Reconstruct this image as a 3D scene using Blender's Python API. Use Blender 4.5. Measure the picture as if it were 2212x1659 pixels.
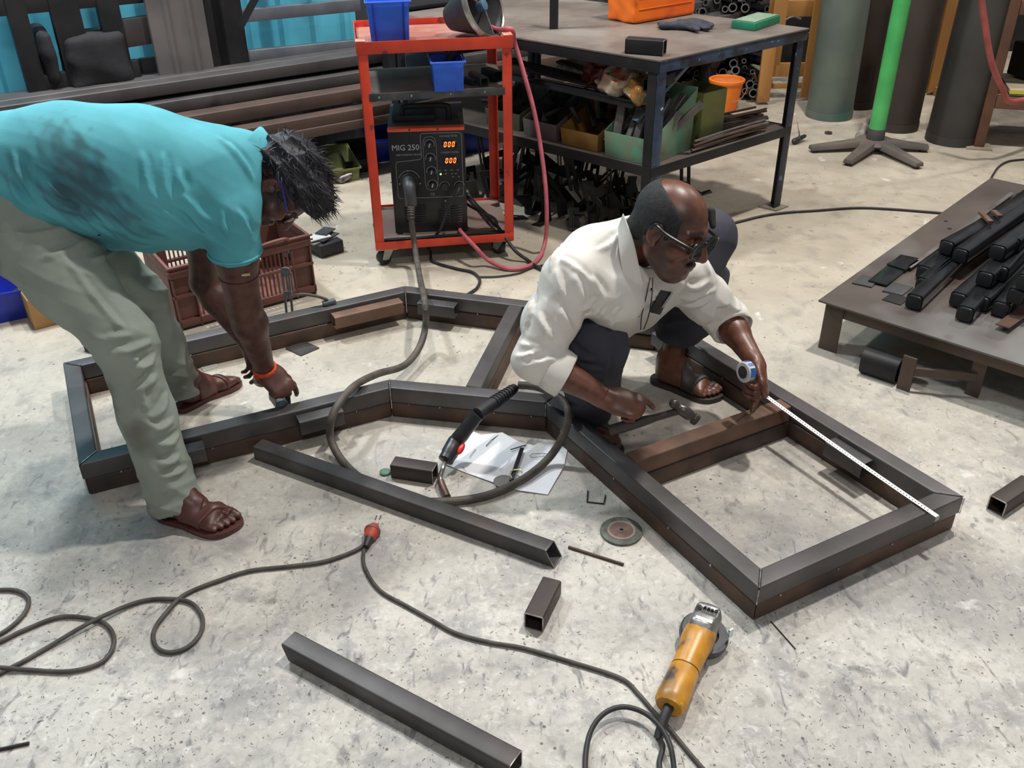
import bpy, bmesh, math, random
import numpy as np
from mathutils import Vector, Matrix, Euler
random.seed(7); RNG = np.random.RandomState(11)
for o in list(bpy.data.objects): bpy.data.objects.remove(o)
SC = bpy.context.scene; COL = SC.collection
PI = math.pi
def V(*a): return Vector(a if len(a) > 1 else a[0])

# ---------------------------------------------------------------- camera
FPX, PITCH, ROLL, EYE = 2000.0, math.radians(31.5), math.radians(-0.7), 1.7
IW, IH = 2212, 1659
_x = Vector((1, 0, 0)); _u = Vector((0, math.sin(PITCH), math.cos(PITCH)))
CF = Vector((0, math.cos(PITCH), -math.sin(PITCH)))
CX = _x*math.cos(ROLL) + _u*math.sin(ROLL); CU = -_x*math.sin(ROLL) + _u*math.cos(ROLL)
cam = bpy.data.cameras.new('camera'); cam.sensor_width = 36; cam.lens = FPX/IW*36
cam.clip_start = .05; cam.clip_end = 100
co = bpy.data.objects.new('camera', cam); COL.objects.link(co)
M = Matrix((CX, CU, -CF)).transposed().to_4x4(); M.translation = (0, 0, EYE); co.matrix_world = M
SC.camera = co
def ray(px, py): return CF + CX*((px-IW/2)/FPX) - CU*((py-IH/2)/FPX)
def G(px, py, z=0.0):
    d = ray(px, py); return Vector((0, 0, EYE)) + d*((z-EYE)/d.z)
def GY(px, py, y):
    d = ray(px, py); return Vector((0, 0, EYE)) + d*(y/d.y)
# ---------------------------------------------------------------- light
w = bpy.data.worlds.new('world'); SC.world = w; w.use_nodes = True
w.node_tree.nodes['Background'].inputs[0].default_value = (.70, .70, .72, 1)
w.node_tree.nodes['Background'].inputs[1].default_value = .30
def lamp(name, loc, power, size, col=(1, .96, .9)):
    l = bpy.data.lights.new(name, 'AREA'); l.shape = 'DISK'; l.size = size; l.energy = power; l.color = col
    o = bpy.data.objects.new(name, l); COL.objects.link(o); o.location = loc; return o
lamp('high_bay_light', (1.7, 3.5, 5.6), 275, .28)
lamp('high_bay_light', (-.9, 4.5, 5.6), 125, .3, (1, .97, .92))
lamp('high_bay_light', (.6, -2.6, 5.6), 130, .9, (1, .98, .95))  # unseen overhead lamp behind the camera, put in as soft fill
lamp('high_bay_light', (5.5, 6.5, 5.6), 170, .5)  # unseen overhead lamp at far right, put in as fill
lamp('wall_fill_light', (-2.0, 4.1, 3.6), 125, .35, (.9, .97, 1))  # added unseen lamp that brightens the cyan wall
SC.view_settings.view_transform = 'Standard'; SC.view_settings.look = 'None'
SC.view_settings.gamma = 1; SC.view_settings.use_curve_mapping = False
SC.view_settings.exposure = -0.14

# ---------------------------------------------------------------- materials
def lin(c):
    return tuple((x/12.92 if x <= .04045 else ((x+.055)/1.055)**2.4) for x in [v/255 for v in c])
MATS = {}
def mat(name, c, c2=None, rough=.6, metal=0., scale=6., detail=5., lo=.35, hi=.65, bump=0., bscale=None,
        emit=None, estr=0., spec=None, attr=None, stretch=None, trans=0., spots=None):
    """procedural material: two tones mixed by noise, optional bump; colours are sRGB 0-255"""
    if name in MATS: return MATS[name]
    m = bpy.data.materials.new(name); m.use_nodes = True; nt = m.node_tree; b = nt.nodes['Principled BSDF']
    b.inputs['Roughness'].default_value = rough; b.inputs['Metallic'].default_value = metal
    if spec is not None: b.inputs['Specular IOR Level'].default_value = spec
    if trans: b.inputs['Transmission Weight'].default_value = trans
    tc = nt.nodes.new('ShaderNodeTexCoord'); mp = nt.nodes.new('ShaderNodeMapping')
    nt.links.new(tc.outputs['Object'], mp.inputs['Vector'])
    if stretch: mp.inputs['Scale'].default_value = stretch
    def noise(s, d=detail):
        n = nt.nodes.new('ShaderNodeTexNoise'); n.inputs['Scale'].default_value = s; n.inputs['Detail'].default_value = d
        nt.links.new(mp.outputs[0], n.inputs['Vector']); return n
    def ramp(src, lo, hi):
        r = nt.nodes.new('ShaderNodeMapRange'); r.inputs['From Min'].default_value = lo; r.inputs['From Max'].default_value = hi
        nt.links.new(src, r.inputs['Value']); return r.outputs[0]
    def mix(f, a, bb):
        x = nt.nodes.new('ShaderNodeMix'); x.data_type = 'RGBA'
        nt.links.new(f, x.inputs[0])
        for s, v in ((x.inputs[6], a), (x.inputs[7], bb)):
            if isinstance(v, tuple): s.default_value = (*lin(v), 1)
            else: nt.links.new(v, s)
        return x.outputs[2]
    if attr:
        a = nt.nodes.new('ShaderNodeAttribute'); a.attribute_name = attr; base = a.outputs['Color']
        if c2:
            x = nt.nodes.new('ShaderNodeMix'); x.data_type = 'RGBA'; x.blend_type = 'MULTIPLY'
            nt.links.new(ramp(noise(scale).outputs[0], lo, hi), x.inputs[0]); nt.links.new(base, x.inputs[6])
            x.inputs[7].default_value = (*lin(c2), 1); base = x.outputs[2]
    elif c2: base = mix(ramp(noise(scale).outputs[0], lo, hi), c, c2)
    else: base = None; b.inputs['Base Color'].default_value = (*lin(c), 1)
    for sp in (spots or []):   # (colour, scale, lo, hi)
        n = noise(sp[1], 3.)
        f = ramp(n.outputs[0], sp[2], sp[3])
        base = mix(f, base if base is not None else c, sp[0])
    if base is not None: nt.links.new(base, b.inputs['Base Color'])
    if bump:
        bn = nt.nodes.new('ShaderNodeBump'); bn.inputs['Strength'].default_value = bump; bn.inputs['Distance'].default_value = .004
        nt.links.new(noise(bscale or scale*4).outputs[0], bn.inputs['Height']); nt.links.new(bn.outputs[0], b.inputs['Normal'])
    if emit: b.inputs['Emission Color'].default_value = (*lin(emit), 1); b.inputs['Emission Strength'].default_value = estr
    MATS[name] = m; return m

def floor_mat():
    m = bpy.data.materials.new('worn_concrete'); m.use_nodes = True; nt = m.node_tree; b = nt.nodes['Principled BSDF']
    N = nt.nodes.new; L = nt.links.new
    tc = N('ShaderNodeTexCoord')
    def noise(s, d=6., dist=0., sc=None, rough=.55):
        n = N('ShaderNodeTexNoise'); n.inputs['Scale'].default_value = s; n.inputs['Detail'].default_value = d
        n.inputs['Distortion'].default_value = dist; n.inputs['Roughness'].default_value = rough
        if sc:
            mp = N('ShaderNodeMapping'); mp.inputs['Scale'].default_value = sc[0]; mp.inputs['Rotation'].default_value = sc[1]
            L(tc.outputs['Object'], mp.inputs[0]); L(mp.outputs[0], n.inputs['Vector'])
        else: L(tc.outputs['Object'], n.inputs['Vector'])
        return n.outputs[0]
    def rng(s, a, c):
        r = N('ShaderNodeMapRange'); r.inputs['From Min'].default_value = a; r.inputs['From Max'].default_value = c; L(s, r.inputs['Value']); return r.outputs[0]
    def mul(a, c):
        x = N('ShaderNodeMath'); x.operation = 'MULTIPLY'
        for i, s in enumerate((a, c)):
            if isinstance(s, (int, float)): x.inputs[i].default_value = s
            else: L(s, x.inputs[i])
        return x.outputs[0]
    def mix(f, a, c):
        x = N('ShaderNodeMix'); x.data_type = 'RGBA'; L(f, x.inputs[0])
        for s, v in ((x.inputs[6], a), (x.inputs[7], c)):
            if isinstance(v, tuple): s.default_value = (*lin(v), 1)
            else: L(v, s)
        return x.outputs[2]
    # the workshop floor near the doorway side is dirtier (y small), cleaner and yellower far away
    sep = N('ShaderNodeSeparateXYZ'); L(tc.outputs['Object'], sep.inputs[0])
    near = rng(sep.outputs[1], 3.6, 1.6)
    base = mix(rng(noise(1.1, 5), .35, .65), (172, 161, 144), (188, 178, 162))
    base = mix(mul(near, .75), base, mix(rng(noise(2.6, 6), .4, .62), (214, 211, 204), (182, 180, 176)))
    base = mix(mul(mul(rng(noise(4.2, 11, .3, None, .72), .52, .60), near), .62), base, (148, 147, 147))
    base = mix(mul(rng(noise(9, 8, .4), .53, .72), .5), base, (128, 124, 120))
    base = mix(mul(mul(rng(noise(46, 8, .6, None, .7), .5, .72), near), .55), base, (118, 117, 117))
    base = mix(mul(mul(rng(noise(38, 8, .8, None, .7), .54, .72), near), .7), base, (232, 230, 226))
    dirty = mul(rng(noise(1.7, 7, .8), .5, .66), near)
    base = mix(mul(dirty, .55), base, (126, 126, 128))
    base = mix(mul(mul(rng(noise(28, 6, 1.2, ((1, .45, 1), (0, 0, .6))), .58, .7), near), .8), base, (104, 104, 108))
    base = mix(mul(rng(noise(3.1, 4, .6), .66, .74), .55), base, (120, 84, 74))
    base = mix(mul(rng(noise(5.7, 5, .5), .66, .72), .8), base, (222, 220, 215))
    v = N('ShaderNodeTexVoronoi'); v.inputs['Scale'].default_value = 34; L(tc.outputs['Object'], v.inputs['Vector'])
    speck = mul(rng(v.outputs['Distance'], .16, .1), rng(noise(6, 3), .5, .6))
    base = mix(mul(speck, .8), base, (62, 60, 58))
    v2 = N('ShaderNodeTexVoronoi'); v2.inputs['Scale'].default_value = 12; L(tc.outputs['Object'], v2.inputs['Vector'])
    pit = mul(rng(v2.outputs['Distance'], .2, .1), rng(noise(2.2, 4), .52, .6))
    base = mix(mul(pit, .55), base, (112, 108, 102))
    L(base, b.inputs['Base Color'])
    L(rng(noise(7, 5), .2, .9), b.inputs['Roughness'])
    b.inputs['Specular IOR Level'].default_value = .35
    bn = N('ShaderNodeBump'); bn.inputs['Strength'].default_value = .6; bn.inputs['Distance'].default_value = .005
    L(noise(38, 9, .3, None, .7), bn.inputs['Height']); L(bn.outputs[0], b.inputs['Normal'])
    return m

STEEL = mat('mill_scale_steel', (92, 88, 89), (70, 67, 67), .45, .25, scale=5, bump=.06, bscale=60, stretch=(1, 1, 1), spots=[((92, 70, 58), 3.2, .66, .8)])
STEEL2 = mat('dark_steel_tube', (82, 79, 80), (62, 60, 60), .48, .25, scale=8, bump=.05, bscale=60, spots=[((80, 66, 58), 5, .62, .8)])
RUST = mat('rusty_steel', (98, 74, 60), (70, 55, 47), .6, .2, scale=9, bump=.1, bscale=50, spots=[((56, 52, 52), 4, .5, .7)])
RUSTB = mat('brown_rusted_steel', (122, 92, 76), (94, 70, 58), .55, .2, scale=9, bump=.08, bscale=70, spots=[((70, 64, 62), 5, .58, .75)])
EDGE = mat('cut_bright_steel', (176, 174, 170), (130, 126, 120), .3, .8, scale=40)
WELD = mat('weld_bead', (205, 203, 200), (120, 118, 116), .25, .8, scale=60)
BLACKP = mat('glossy_black_paint', (36, 38, 41), (26, 27, 29), .16, .0, scale=10, spec=.6)
DARK = mat('dark_grimy_steel', (44, 43, 45), (30, 30, 32), .55, .35, scale=7, bump=.08)
RED = mat('red_orange_enamel', (226, 70, 42), (200, 58, 36), .42, 0, scale=9, bump=.03, spots=[((120, 52, 42), 14, .68, .74)])
RUBBER = mat('black_rubber', (34, 34, 36), (46, 45, 46), .55, 0, scale=20)
CABLE = mat('dusty_black_cable', (58, 55, 52), (82, 77, 71), .6, 0, scale=22)
GREYC = mat('dusty_grey_cable', (92, 84, 76), (66, 61, 57), .6, 0, scale=22)
BLUE = mat('blue_plastic', (48, 108, 230), (38, 90, 204), .38, 0, scale=5)
BLUED = mat('deep_blue_plastic', (22, 52, 190), (16, 36, 140), .4, 0, scale=5)
# ---------------------------------------------------------------- mesh building
def basis(d, up=None):
    d = Vector(d).normalized(); up = Vector(up) if up is not None else Vector((0, 0, 1))
    if abs(d.dot(up)) > .98: up = Vector((1, 0, 0)) if abs(d.x) < .9 else Vector((0, 1, 0))
    s = d.cross(up).normalized(); return d, s, s.cross(d).normalized()
class MB:
    def __init__(s): s.v = []; s.f = []
    def add(s, vs, fs):
        n = len(s.v); s.v += [tuple(v) for v in vs]; s.f += [tuple(i+n for i in f) for f in fs]; return s
    def hexa(s, p):   # 8 points: bottom ring 0-3 ccw seen from above, top ring 4-7
        return s.add(p, [(3, 2, 1, 0), (4, 5, 6, 7), (0, 1, 5, 4), (1, 2, 6, 5), (2, 3, 7, 6), (3, 0, 4, 7)])
    def box(s, c, sz, rz=0., R=None):
        R = R or Matrix.Rotation(rz, 3, 'Z'); c = Vector(c); a, b, d = (x/2 for x in sz)
        return s.hexa([c+R@Vector(q) for q in ((-a, -b, -d), (a, -b, -d), (a, b, -d), (-a, b, -d), (-a, -b, d), (a, -b, d), (a, b, d), (-a, b, d))])
    def b2(s, x0, x1, y0, y1, z0, z1): return s.box(((x0+x1)/2, (y0+y1)/2, (z0+z1)/2), (x1-x0, y1-y0, z1-z0))
    def bar(s, p0, p1, w, h, up=None):
        p0, p1 = Vector(p0), Vector(p1); d, sd, u = basis(p1-p0, up); a = sd*(w/2); b = u*(h/2)
        return s.hexa([p0+a-b, p0-a-b, p0-a+b, p0+a+b, p1+a-b, p1-a-b, p1-a+b, p1+a+b])
    def loops(s, rings, closed=True, cap0=True, cap1=True):
        n = len(rings[0]); vs = [p for r in rings for p in r]; fs = []
        for i in range(len(rings)-1):
            for j in range(n if closed else n-1):
                k = (j+1) % n; fs.append((i*n+j, i*n+k, (i+1)*n+k, (i+1)*n+j))
        if cap0: fs.append(tuple(range(n-1, -1, -1)))
        if cap1: fs.append(tuple((len(rings)-1)*n+j for j in range(n)))
        return s.add(vs, fs)
    def cyl(s, p0, p1, r0, r1=None, n=16, caps=True):
        r1 = r0 if r1 is None else r1; p0, p1 = Vector(p0), Vector(p1); d, a, b = basis(p1-p0)
        ring = lambda p, r: [p+(a*math.cos(t)-b*math.sin(t))*r*-1 for t in [2*PI*i/n for i in range(n)]]
        return s.loops([ring(p0, r0), ring(p1, r1)], True, caps, caps)
    def lathe(s, prof, o=(0, 0, 0), ax=(0, 0, 1), n=24, cap0=False, cap1=False):
        o = Vector(o); d, a, b = basis(ax)
        return s.loops([[o+d*z+(a*math.cos(-t)+b*math.sin(-t))*r for t in [2*PI*i/n for i in range(n)]] for r, z in prof], True, cap0, cap1)
    def tube(s, pts, r, n=10, closed=False, caps=True):
        pts = [Vector(p) for p in pts]; m = len(pts); rs = r if isinstance(r, (list, tuple)) else [r]*m; rings = []; up = None
        for i, p in enumerate(pts):
            t = (pts[(i+1) % m]-pts[i-1]) if closed else (pts[min(i+1, m-1)]-pts[max(i-1, 0)])
            t.normalize()
            if up is None: _, a, up = basis(t)
            a = t.cross(up).normalized(); up = a.cross(t).normalized()
            rings.append([p+(a*math.cos(q)+up*math.sin(q))*rs[i] for q in [-2*PI*j/n for j in range(n)]])
        if closed: rings.append(rings[0])
        return s.loops(rings, True, caps and not closed, caps and not closed)
    def rr(s, w, h, r, k=3):
        o = []
        for cx, cy, a0 in ((w/2-r, h/2-r, 0), (-w/2+r, h/2-r, PI/2), (-w/2+r, -h/2+r, PI), (w/2-r, -h/2+r, 1.5*PI)):
            for i in range(k+1): t = a0+PI/2*i/k; o.append((cx+r*math.cos(t), cy+r*math.sin(t)))
        return o
    def sq(s, p0, p1, w, h=None, t=.003, up=None, r=.005, n0=None, n1=None, inner=True):
        """hollow square tube between p0 and p1; n0/n1 = normals of the end cuts"""
        h = h or w; p0, p1 = Vector(p0), Vector(p1); d, sd, u = basis(p1-p0, up)
        n0 = Vector(n0) if n0 else d; n1 = Vector(n1) if n1 else d
        def ring(prof, p, n):
            o = []
            for a, b in prof:
                q = p+sd*a+u*b; o.append(q+d*((p-q).dot(n)/d.dot(n)))
            return o
        po = s.rr(w, h, r); pi = s.rr(w-2*t, h-2*t, max(r-t, .001))
        if not inner: return s.loops([ring(po, p0, n0), ring(po, p1, n1)][::-1])
        R = [ring(pi, p0, n0), ring(po, p0, n0), ring(po, p1, n1), ring(pi, p1, n1)]; R.append(R[0])
        return s.loops(R[::-1], True, False, False)
    def prism(s, poly, z0, z1):
        return s.loops([[Vector((x, y, z0)) for x, y in poly], [Vector((x, y, z1)) for x, y in poly]])
    def ell(s, c, r, n=16, m=10, R=None):
        c = Vector(c); R = R or Matrix.Identity(3); rings = []
        for i in range(m+1):
            t = -PI/2+PI*i/m; t = max(min(t, PI/2-.02), -PI/2+.02)
            rings.append([c+R@Vector((r[0]*math.cos(t)*math.cos(q), r[1]*math.cos(t)*math.sin(q), r[2]*math.sin(t))) for q in [2*PI*j/n for j in range(n)]])
        return s.loops(rings)
    def build(s, name, m, parent=None, bevel=0., world=False, origin=None, ang=35, seg=2):
        off = Vector((0, 0, 0))
        if parent is not None and world: off = wloc(parent)
        elif origin is not None: off = Vector(origin)
        me = bpy.data.meshes.new(name); me.from_pydata([(v[0]-off.x, v[1]-off.y, v[2]-off.z) for v in s.v], [], s.f)
        bm = bmesh.new(); bm.from_mesh(me)
        bmesh.ops.recalc_face_normals(bm, faces=bm.faces)
        if bevel:
            es = [e for e in bm.edges if len(e.link_faces) == 2 and e.calc_face_angle(0) > .6]
            bmesh.ops.bevel(bm, geom=es, offset=bevel, segments=seg, affect='EDGES', profile=.6, clamp_overlap=True)
        bm.to_mesh(me); bm.free()
        me.polygons.foreach_set('use_smooth', [True]*len(me.polygons)); me.set_sharp_from_angle(angle=math.radians(ang))
        me.materials.append(m); o = bpy.data.objects.new(name, me); COL.objects.link(o)
        if parent is not None: o.parent = parent
        if origin is not None and parent is None: o.location = origin
        return o
def wloc(o):
    l = Vector(o.location)
    return l + (wloc(o.parent) if o.parent else Vector((0, 0, 0)))
def tag(o, label=None, cat=None, group=None, kind=None):
    for k, v in (('label', label), ('category', cat), ('group', group), ('kind', kind)):
        if v: o[k] = v
    return o
def thing(name, label, cat, loc=(0, 0, 0), rz=0., group=None):
    o = bpy.data.objects.new(name, None); o.empty_display_size = .1; COL.objects.link(o)
    o.location = loc; o.rotation_euler = (0, 0, rz); return tag(o, label, cat, group)
def dup(root, loc=None, rot=None, label=None):
    def cp(o, p):
        c = o.copy(); COL.objects.link(c); c.parent = p
        for ch in list(o.children): cp(ch, c)
        return c
    r = cp(root, None)
    if loc is not None: r.location = loc
    if rot is not None: r.rotation_euler = rot
    if label: r['label'] = label
    return r
def spline(P, k=8, closed=False):
    P = [Vector(p) for p in P]; n = len(P); out = []
    for i in range(n if closed else n-1):
        g = (lambda j: P[j % n]) if closed else (lambda j: P[min(max(j, 0), n-1)])
        a, b, c, d = g(i-1), g(i), g(i+1), g(i+2)
        for j in range(k):
            t = j/k; out.append(.5*((2*b)+(c-a)*t+(2*a-5*b+4*c-d)*t*t+(3*b-a-3*c+d)*t**3))
    if not closed: out.append(P[-1])
    return out
def cable(name, pts, r, m, label=None, cat='cable', k=8, n=10, parent=None):
    mb = MB().tube(spline(pts, k), r, n)
    if parent is not None: return mb.build(name, m, parent, world=True)
    o = mb.build(name, m, origin=pts[0]); return tag(o, label, cat)
def text_mesh(name, s, size, m, parent, Mx, depth=.0006, sx=1.):
    cu = bpy.data.curves.new(name, 'FONT'); cu.body = s; cu.size = size; cu.extrude = depth; cu.align_x = 'CENTER'; cu.align_y = 'CENTER'; cu.resolution_u = 2
    t = bpy.data.objects.new(name, cu); COL.objects.link(t); bpy.context.view_layer.update()
    me = bpy.data.meshes.new_from_object(t.evaluated_get(bpy.context.evaluated_depsgraph_get()))
    bpy.data.objects.remove(t); me.transform(Matrix.Diagonal((sx, 1, 1, 1))); me.transform(Mx); me.materials.clear(); me.materials.append(m)
    o = bpy.data.objects.new(name, me); COL.objects.link(o); o.parent = parent; return o

# ---------------------------------------------------------------- signed distance bodies
class S:
    def __init__(s): s.p = []; s.noise = None; s.paint = []; s.off = 0.
    def _a(s, fn, lo, hi, k, op): s.p.append((fn, np.array(lo, float), np.array(hi, float), k, op)); return s
    def cone(s, a, b, ra, rb=None, k=.02, op='u', n=None, flat=1.):
        a = np.array(a, float); b = np.array(b, float); rb = ra if rb is None else rb; ba = b-a; L2 = max(ba@ba, 1e-9)
        N = None if n is None else np.array(n, float)/np.linalg.norm(n); m = max(ra, rb)
        def fn(P):
            q = P-a; t = np.clip(q@ba/L2, 0, 1); q = q-t[:, None]*ba
            if N is not None:
                qn = q@N; q = q+N*(qn*(1/flat-1))[:, None]
            return (np.linalg.norm(q, axis=1)-(ra+(rb-ra)*t))*(1. if N is None else (1+flat)/2)
        return s._a(fn, np.minimum(a, b)-m, np.maximum(a, b)+m, k, op)
    def ell(s, c, r, R=None, k=.02, op='u'):
        c = np.array(c, float); r = np.array(r, float); R = np.eye(3) if R is None else np.array(R, float)   # rows of R = local axes
        def fn(P):
            q = (P-c)@R.T; k0 = np.linalg.norm(q/r, axis=1); k1 = np.linalg.norm(q/r**2, axis=1); return k0*(k0-1)/np.maximum(k1, 1e-6)
        m = (np.abs(R).T@r)
        return s._a(fn, c-m, c+m, k, op)
    def box(s, c, h, R=None, rad=.0, k=.005, op='u'):
        c = np.array(c, float); h = np.array(h, float); R = np.eye(3) if R is None else np.array(R, float)
        def fn(P):
            q = np.abs((P-c)@R.T)-h+rad; return np.linalg.norm(np.maximum(q, 0), axis=1)+np.minimum(q.max(1), 0)-rad
        m = np.abs(R).T@h
        return s._a(fn, c-m, c+m, k, op)
    def sub(s, other, k=.004, op='u', off=0.):
        lo, hi = other.bounds(); return s._a(lambda P: other.ev(P)-off, lo-off, hi+off, k, op)
    def bounds(s):
        u = [p for p in s.p if p[4] == 'u']; i = [p for p in s.p if p[4] == 'i']
        lo = np.min([p[1] for p in u], 0)-s.off; hi = np.max([p[2] for p in u], 0)+s.off
        for p in i: lo = np.maximum(lo, p[1]); hi = np.minimum(hi, p[2])
        return lo, hi
    def ev(s, P, prims=None):
        d = np.full(len(P), 1e3)
        for fn, lo, hi, k, op in (prims if prims is not None else s.p):
            e = fn(P)
            if op == 'u':
                h = np.maximum(k-np.abs(d-e), 0)/k; d = np.minimum(d, e)-h*h*k*.25
            else:
                if op == 's': e = -e
                h = np.maximum(k-np.abs(d-e), 0)/k; d = np.maximum(d, e)+h*h*k*.25
        if s.noise is not None: d = d+s.noise(P)
        return d-s.off
    def mesh(s, vox, N=20):
        lo, hi = s.bounds(); lo = lo-.03; hi = hi+.03; nb = np.ceil((hi-lo)/(vox*N)).astype(int)
        D = (nb*N+2).astype(np.int64); R = vox*N*.87; g1 = np.arange(N+1)
        gi = np.stack(np.meshgrid(g1, g1, g1, indexing='ij'), -1).reshape(-1, 3)
        keys = []; pos = []; quads = []
        cs = np.stack(np.meshgrid(*[np.arange(n) for n in nb], indexing='ij'), -1).reshape(-1, 3)
        key = lambda a: (a[:, 0]*D[1]+a[:, 1])*D[2]+a[:, 2]
        for c in cs:
            b0 = lo+c*vox*N; b1 = b0+vox*N
            pr = [p for p in s.p if p[4] == 'i' or (np.all(p[1]-.045 < b1) and np.all(p[2]+.045 > b0))]
            if not any(p[4] == 'u' for p in pr): continue
            if abs(s.ev(((b0+b1)/2)[None], pr)[0]) > R*2.2: continue
            F = s.ev(b0+gi*vox, pr).reshape(N+1, N+1, N+1); ins = F < 0
            if ins.all() or not ins.any(): continue
            cnt = np.zeros((N,)*3, int); acc = np.zeros((N, N, N, 3))
            sl = [slice(0, N), slice(1, N+1)]
            for ax in range(3):
                for u in (0, 1):
                    for v in (0, 1):
                        i0 = [None]*3; i1 = [None]*3; i0[ax] = sl[0]; i1[ax] = sl[1]; o = [a for a in range(3) if a != ax]
                        i0[o[0]] = i1[o[0]] = sl[u]; i0[o[1]] = i1[o[1]] = sl[v]
                        f0 = F[tuple(i0)]; f1 = F[tuple(i1)]; x = (f0 < 0) != (f1 < 0)
                        t = np.where(x, f0/np.where(x, f0-f1, 1), 0); p = np.zeros((N, N, N, 3)); p[..., ax] = t; p[..., o[0]] = u; p[..., o[1]] = v
                        acc += p*x[..., None]; cnt += x
            m = np.argwhere(cnt > 0); base = c*N
            keys.append(key((m+base).astype(np.int64))); pos.append(b0+(m+acc[m[:, 0], m[:, 1], m[:, 2]]/cnt[m[:, 0], m[:, 1], m[:, 2]][:, None])*vox)
            for ax in range(3):
                i0 = [sl[0]]*3; i1 = [sl[0]]*3; i1[ax] = sl[1]
                f0 = ins[tuple(i0)]; x = f0 != ins[tuple(i1)]; e = np.argwhere(x)
                if not len(e): continue
                fl = f0[e[:, 0], e[:, 1], e[:, 2]]; e = (e+base).astype(np.int64); a, b = (ax+1) % 3, (ax+2) % 3
                q = []
                for da, db in ((-1, -1), (0, -1), (0, 0), (-1, 0)):
                    z = e.copy(); z[:, a] += da; z[:, b] += db; q.append(key(z))
                q = np.stack(q, 1); q[~fl] = q[~fl][:, ::-1]; quads.append(q)
        K = np.concatenate(keys); P = np.concatenate(pos); Q = np.concatenate(quads); o = np.argsort(K); K = K[o]; P = P[o]
        ix = np.clip(np.searchsorted(K, Q), 0, len(K)-1); ok = (K[ix] == Q).all(1)
        return P, ix[ok]
    def build(s, name, m, vox, parent=None, base=None, label=None, smooth=1):
        P, Q = s.mesh(vox); off = np.array(wloc(parent)) if parent is not None else np.zeros(3)
        me = bpy.data.meshes.new(name); me.from_pydata((P-off).tolist(), [], Q.tolist())
        if smooth:
            bm = bmesh.new(); bm.from_mesh(me)
            for _ in range(smooth): bmesh.ops.smooth_vert(bm, verts=bm.verts, factor=.5, use_axis_x=True, use_axis_y=True, use_axis_z=True)
            bm.to_mesh(me); bm.free()
        me.polygons.foreach_set('use_smooth', [True]*len(me.polygons)); me.materials.append(m)
        if base is not None:
            C = np.tile(np.array([*lin(base), 1.]), (len(P), 1))
            for fn, col, soft, amt in s.paint:
                wgt = (np.clip(.5-fn(P)/soft, 0, 1)*amt)[:, None]; C[:, :3] = C[:, :3]*(1-wgt)+np.array(lin(col))*wgt
            a = me.color_attributes.new('Col', 'FLOAT_COLOR', 'POINT'); a.data.foreach_set('color', C.ravel())
        o = bpy.data.objects.new(name, me); COL.objects.link(o)
        if parent is not None: o.parent = parent
        if label: o['label'] = label
        return o
    def prim(s, i=-1): return s.p[i][0]
def trace(s, pts):
    """first points where sight lines from the eye meet the cloth surface s"""
    O = np.array([0, 0, EYE]); D = np.array([tuple(ray(*p).normalized()) for p in pts]); t = np.full(len(pts), 1.2)
    for _ in range(70): t = t+np.clip(s.ev(O+D*t[:, None])*.8, -.02, .3)
    return O+D*t[:, None], D, np.abs(s.ev(O+D*t[:, None])) < .006
def creases(s, lines, r=.0092, sink=.003, k=.012):
    """sewn-in cloth folds: a raised ridge beside a shallow valley, both running over the surface"""
    todo = []
    for ln in lines:
        pts = [(p.x, p.y) for p in spline([V(a, b, 0) for a, b in ln], 4)]; P, D, ok = trace(s, pts)
        if ok.sum() < 3: continue
        P = P[ok]; D = D[ok]; e = np.array([[.004, 0, 0], [0, .004, 0], [0, 0, .004]])
        N = np.stack([s.ev(P+e[i])-s.ev(P-e[i]) for i in range(3)], 1); N /= np.linalg.norm(N, axis=1)[:, None]+1e-9
        T_ = np.gradient(P, axis=0); B = np.cross(N, T_); B /= np.linalg.norm(B, axis=1)[:, None]+1e-9
        todo.append((P, N, B))
    for P, N, B in todo:
        n = len(P); w_ = [math.sin(PI*min(max((i+.5)/n, .08), .92)) for i in range(n)]
        for i in range(n-1):
            if np.linalg.norm(P[i+1]-P[i]) > .05: continue
            a, b = P[i]-N[i]*sink, P[i+1]-N[i+1]*sink
            s.cone(a, b, r*w_[i], r*w_[i+1], k=k)
            v0, v1 = P[i]+N[i]*.0045+B[i]*.011, P[i+1]+N[i+1]*.0045+B[i+1]*.011
            s.cone(v0, v1, r*.8*w_[i], r*.8*w_[i+1], k=k, op='s')
def waves(dirs, amp, seed=0, warp=1.2, sharp=1.):
    """cloth folds: ridged sine waves along the given wave vectors, warped so they wander"""
    r = np.random.RandomState(seed); A = r.randn(3, 3)*9; ph = r.rand(3)*6
    def f(P):
        wv = np.sin(P@A.T+ph)*warp; d = 0
        for i, (kv, a) in enumerate(dirs): d = d+a*((1-np.abs(np.sin(P@np.array(kv)+wv[:, i % 3])))**sharp-.25)
        return -amp*d
    return f
# ================================================================ setting
fl = MB(); fl.add([(-9, -3, 0), (12, -3, 0), (12, 13, 0), (-9, 13, 0), (-9, -3, -.1), (12, -3, -.1), (12, 13, -.1), (-9, 13, -.1)],
                  [(0, 1, 2, 3), (7, 6, 5, 4), (0, 4, 5, 1), (1, 5, 6, 2), (2, 6, 7, 3), (3, 7, 4, 0)])
tag(fl.build('floor', floor_mat()), kind='structure')
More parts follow.
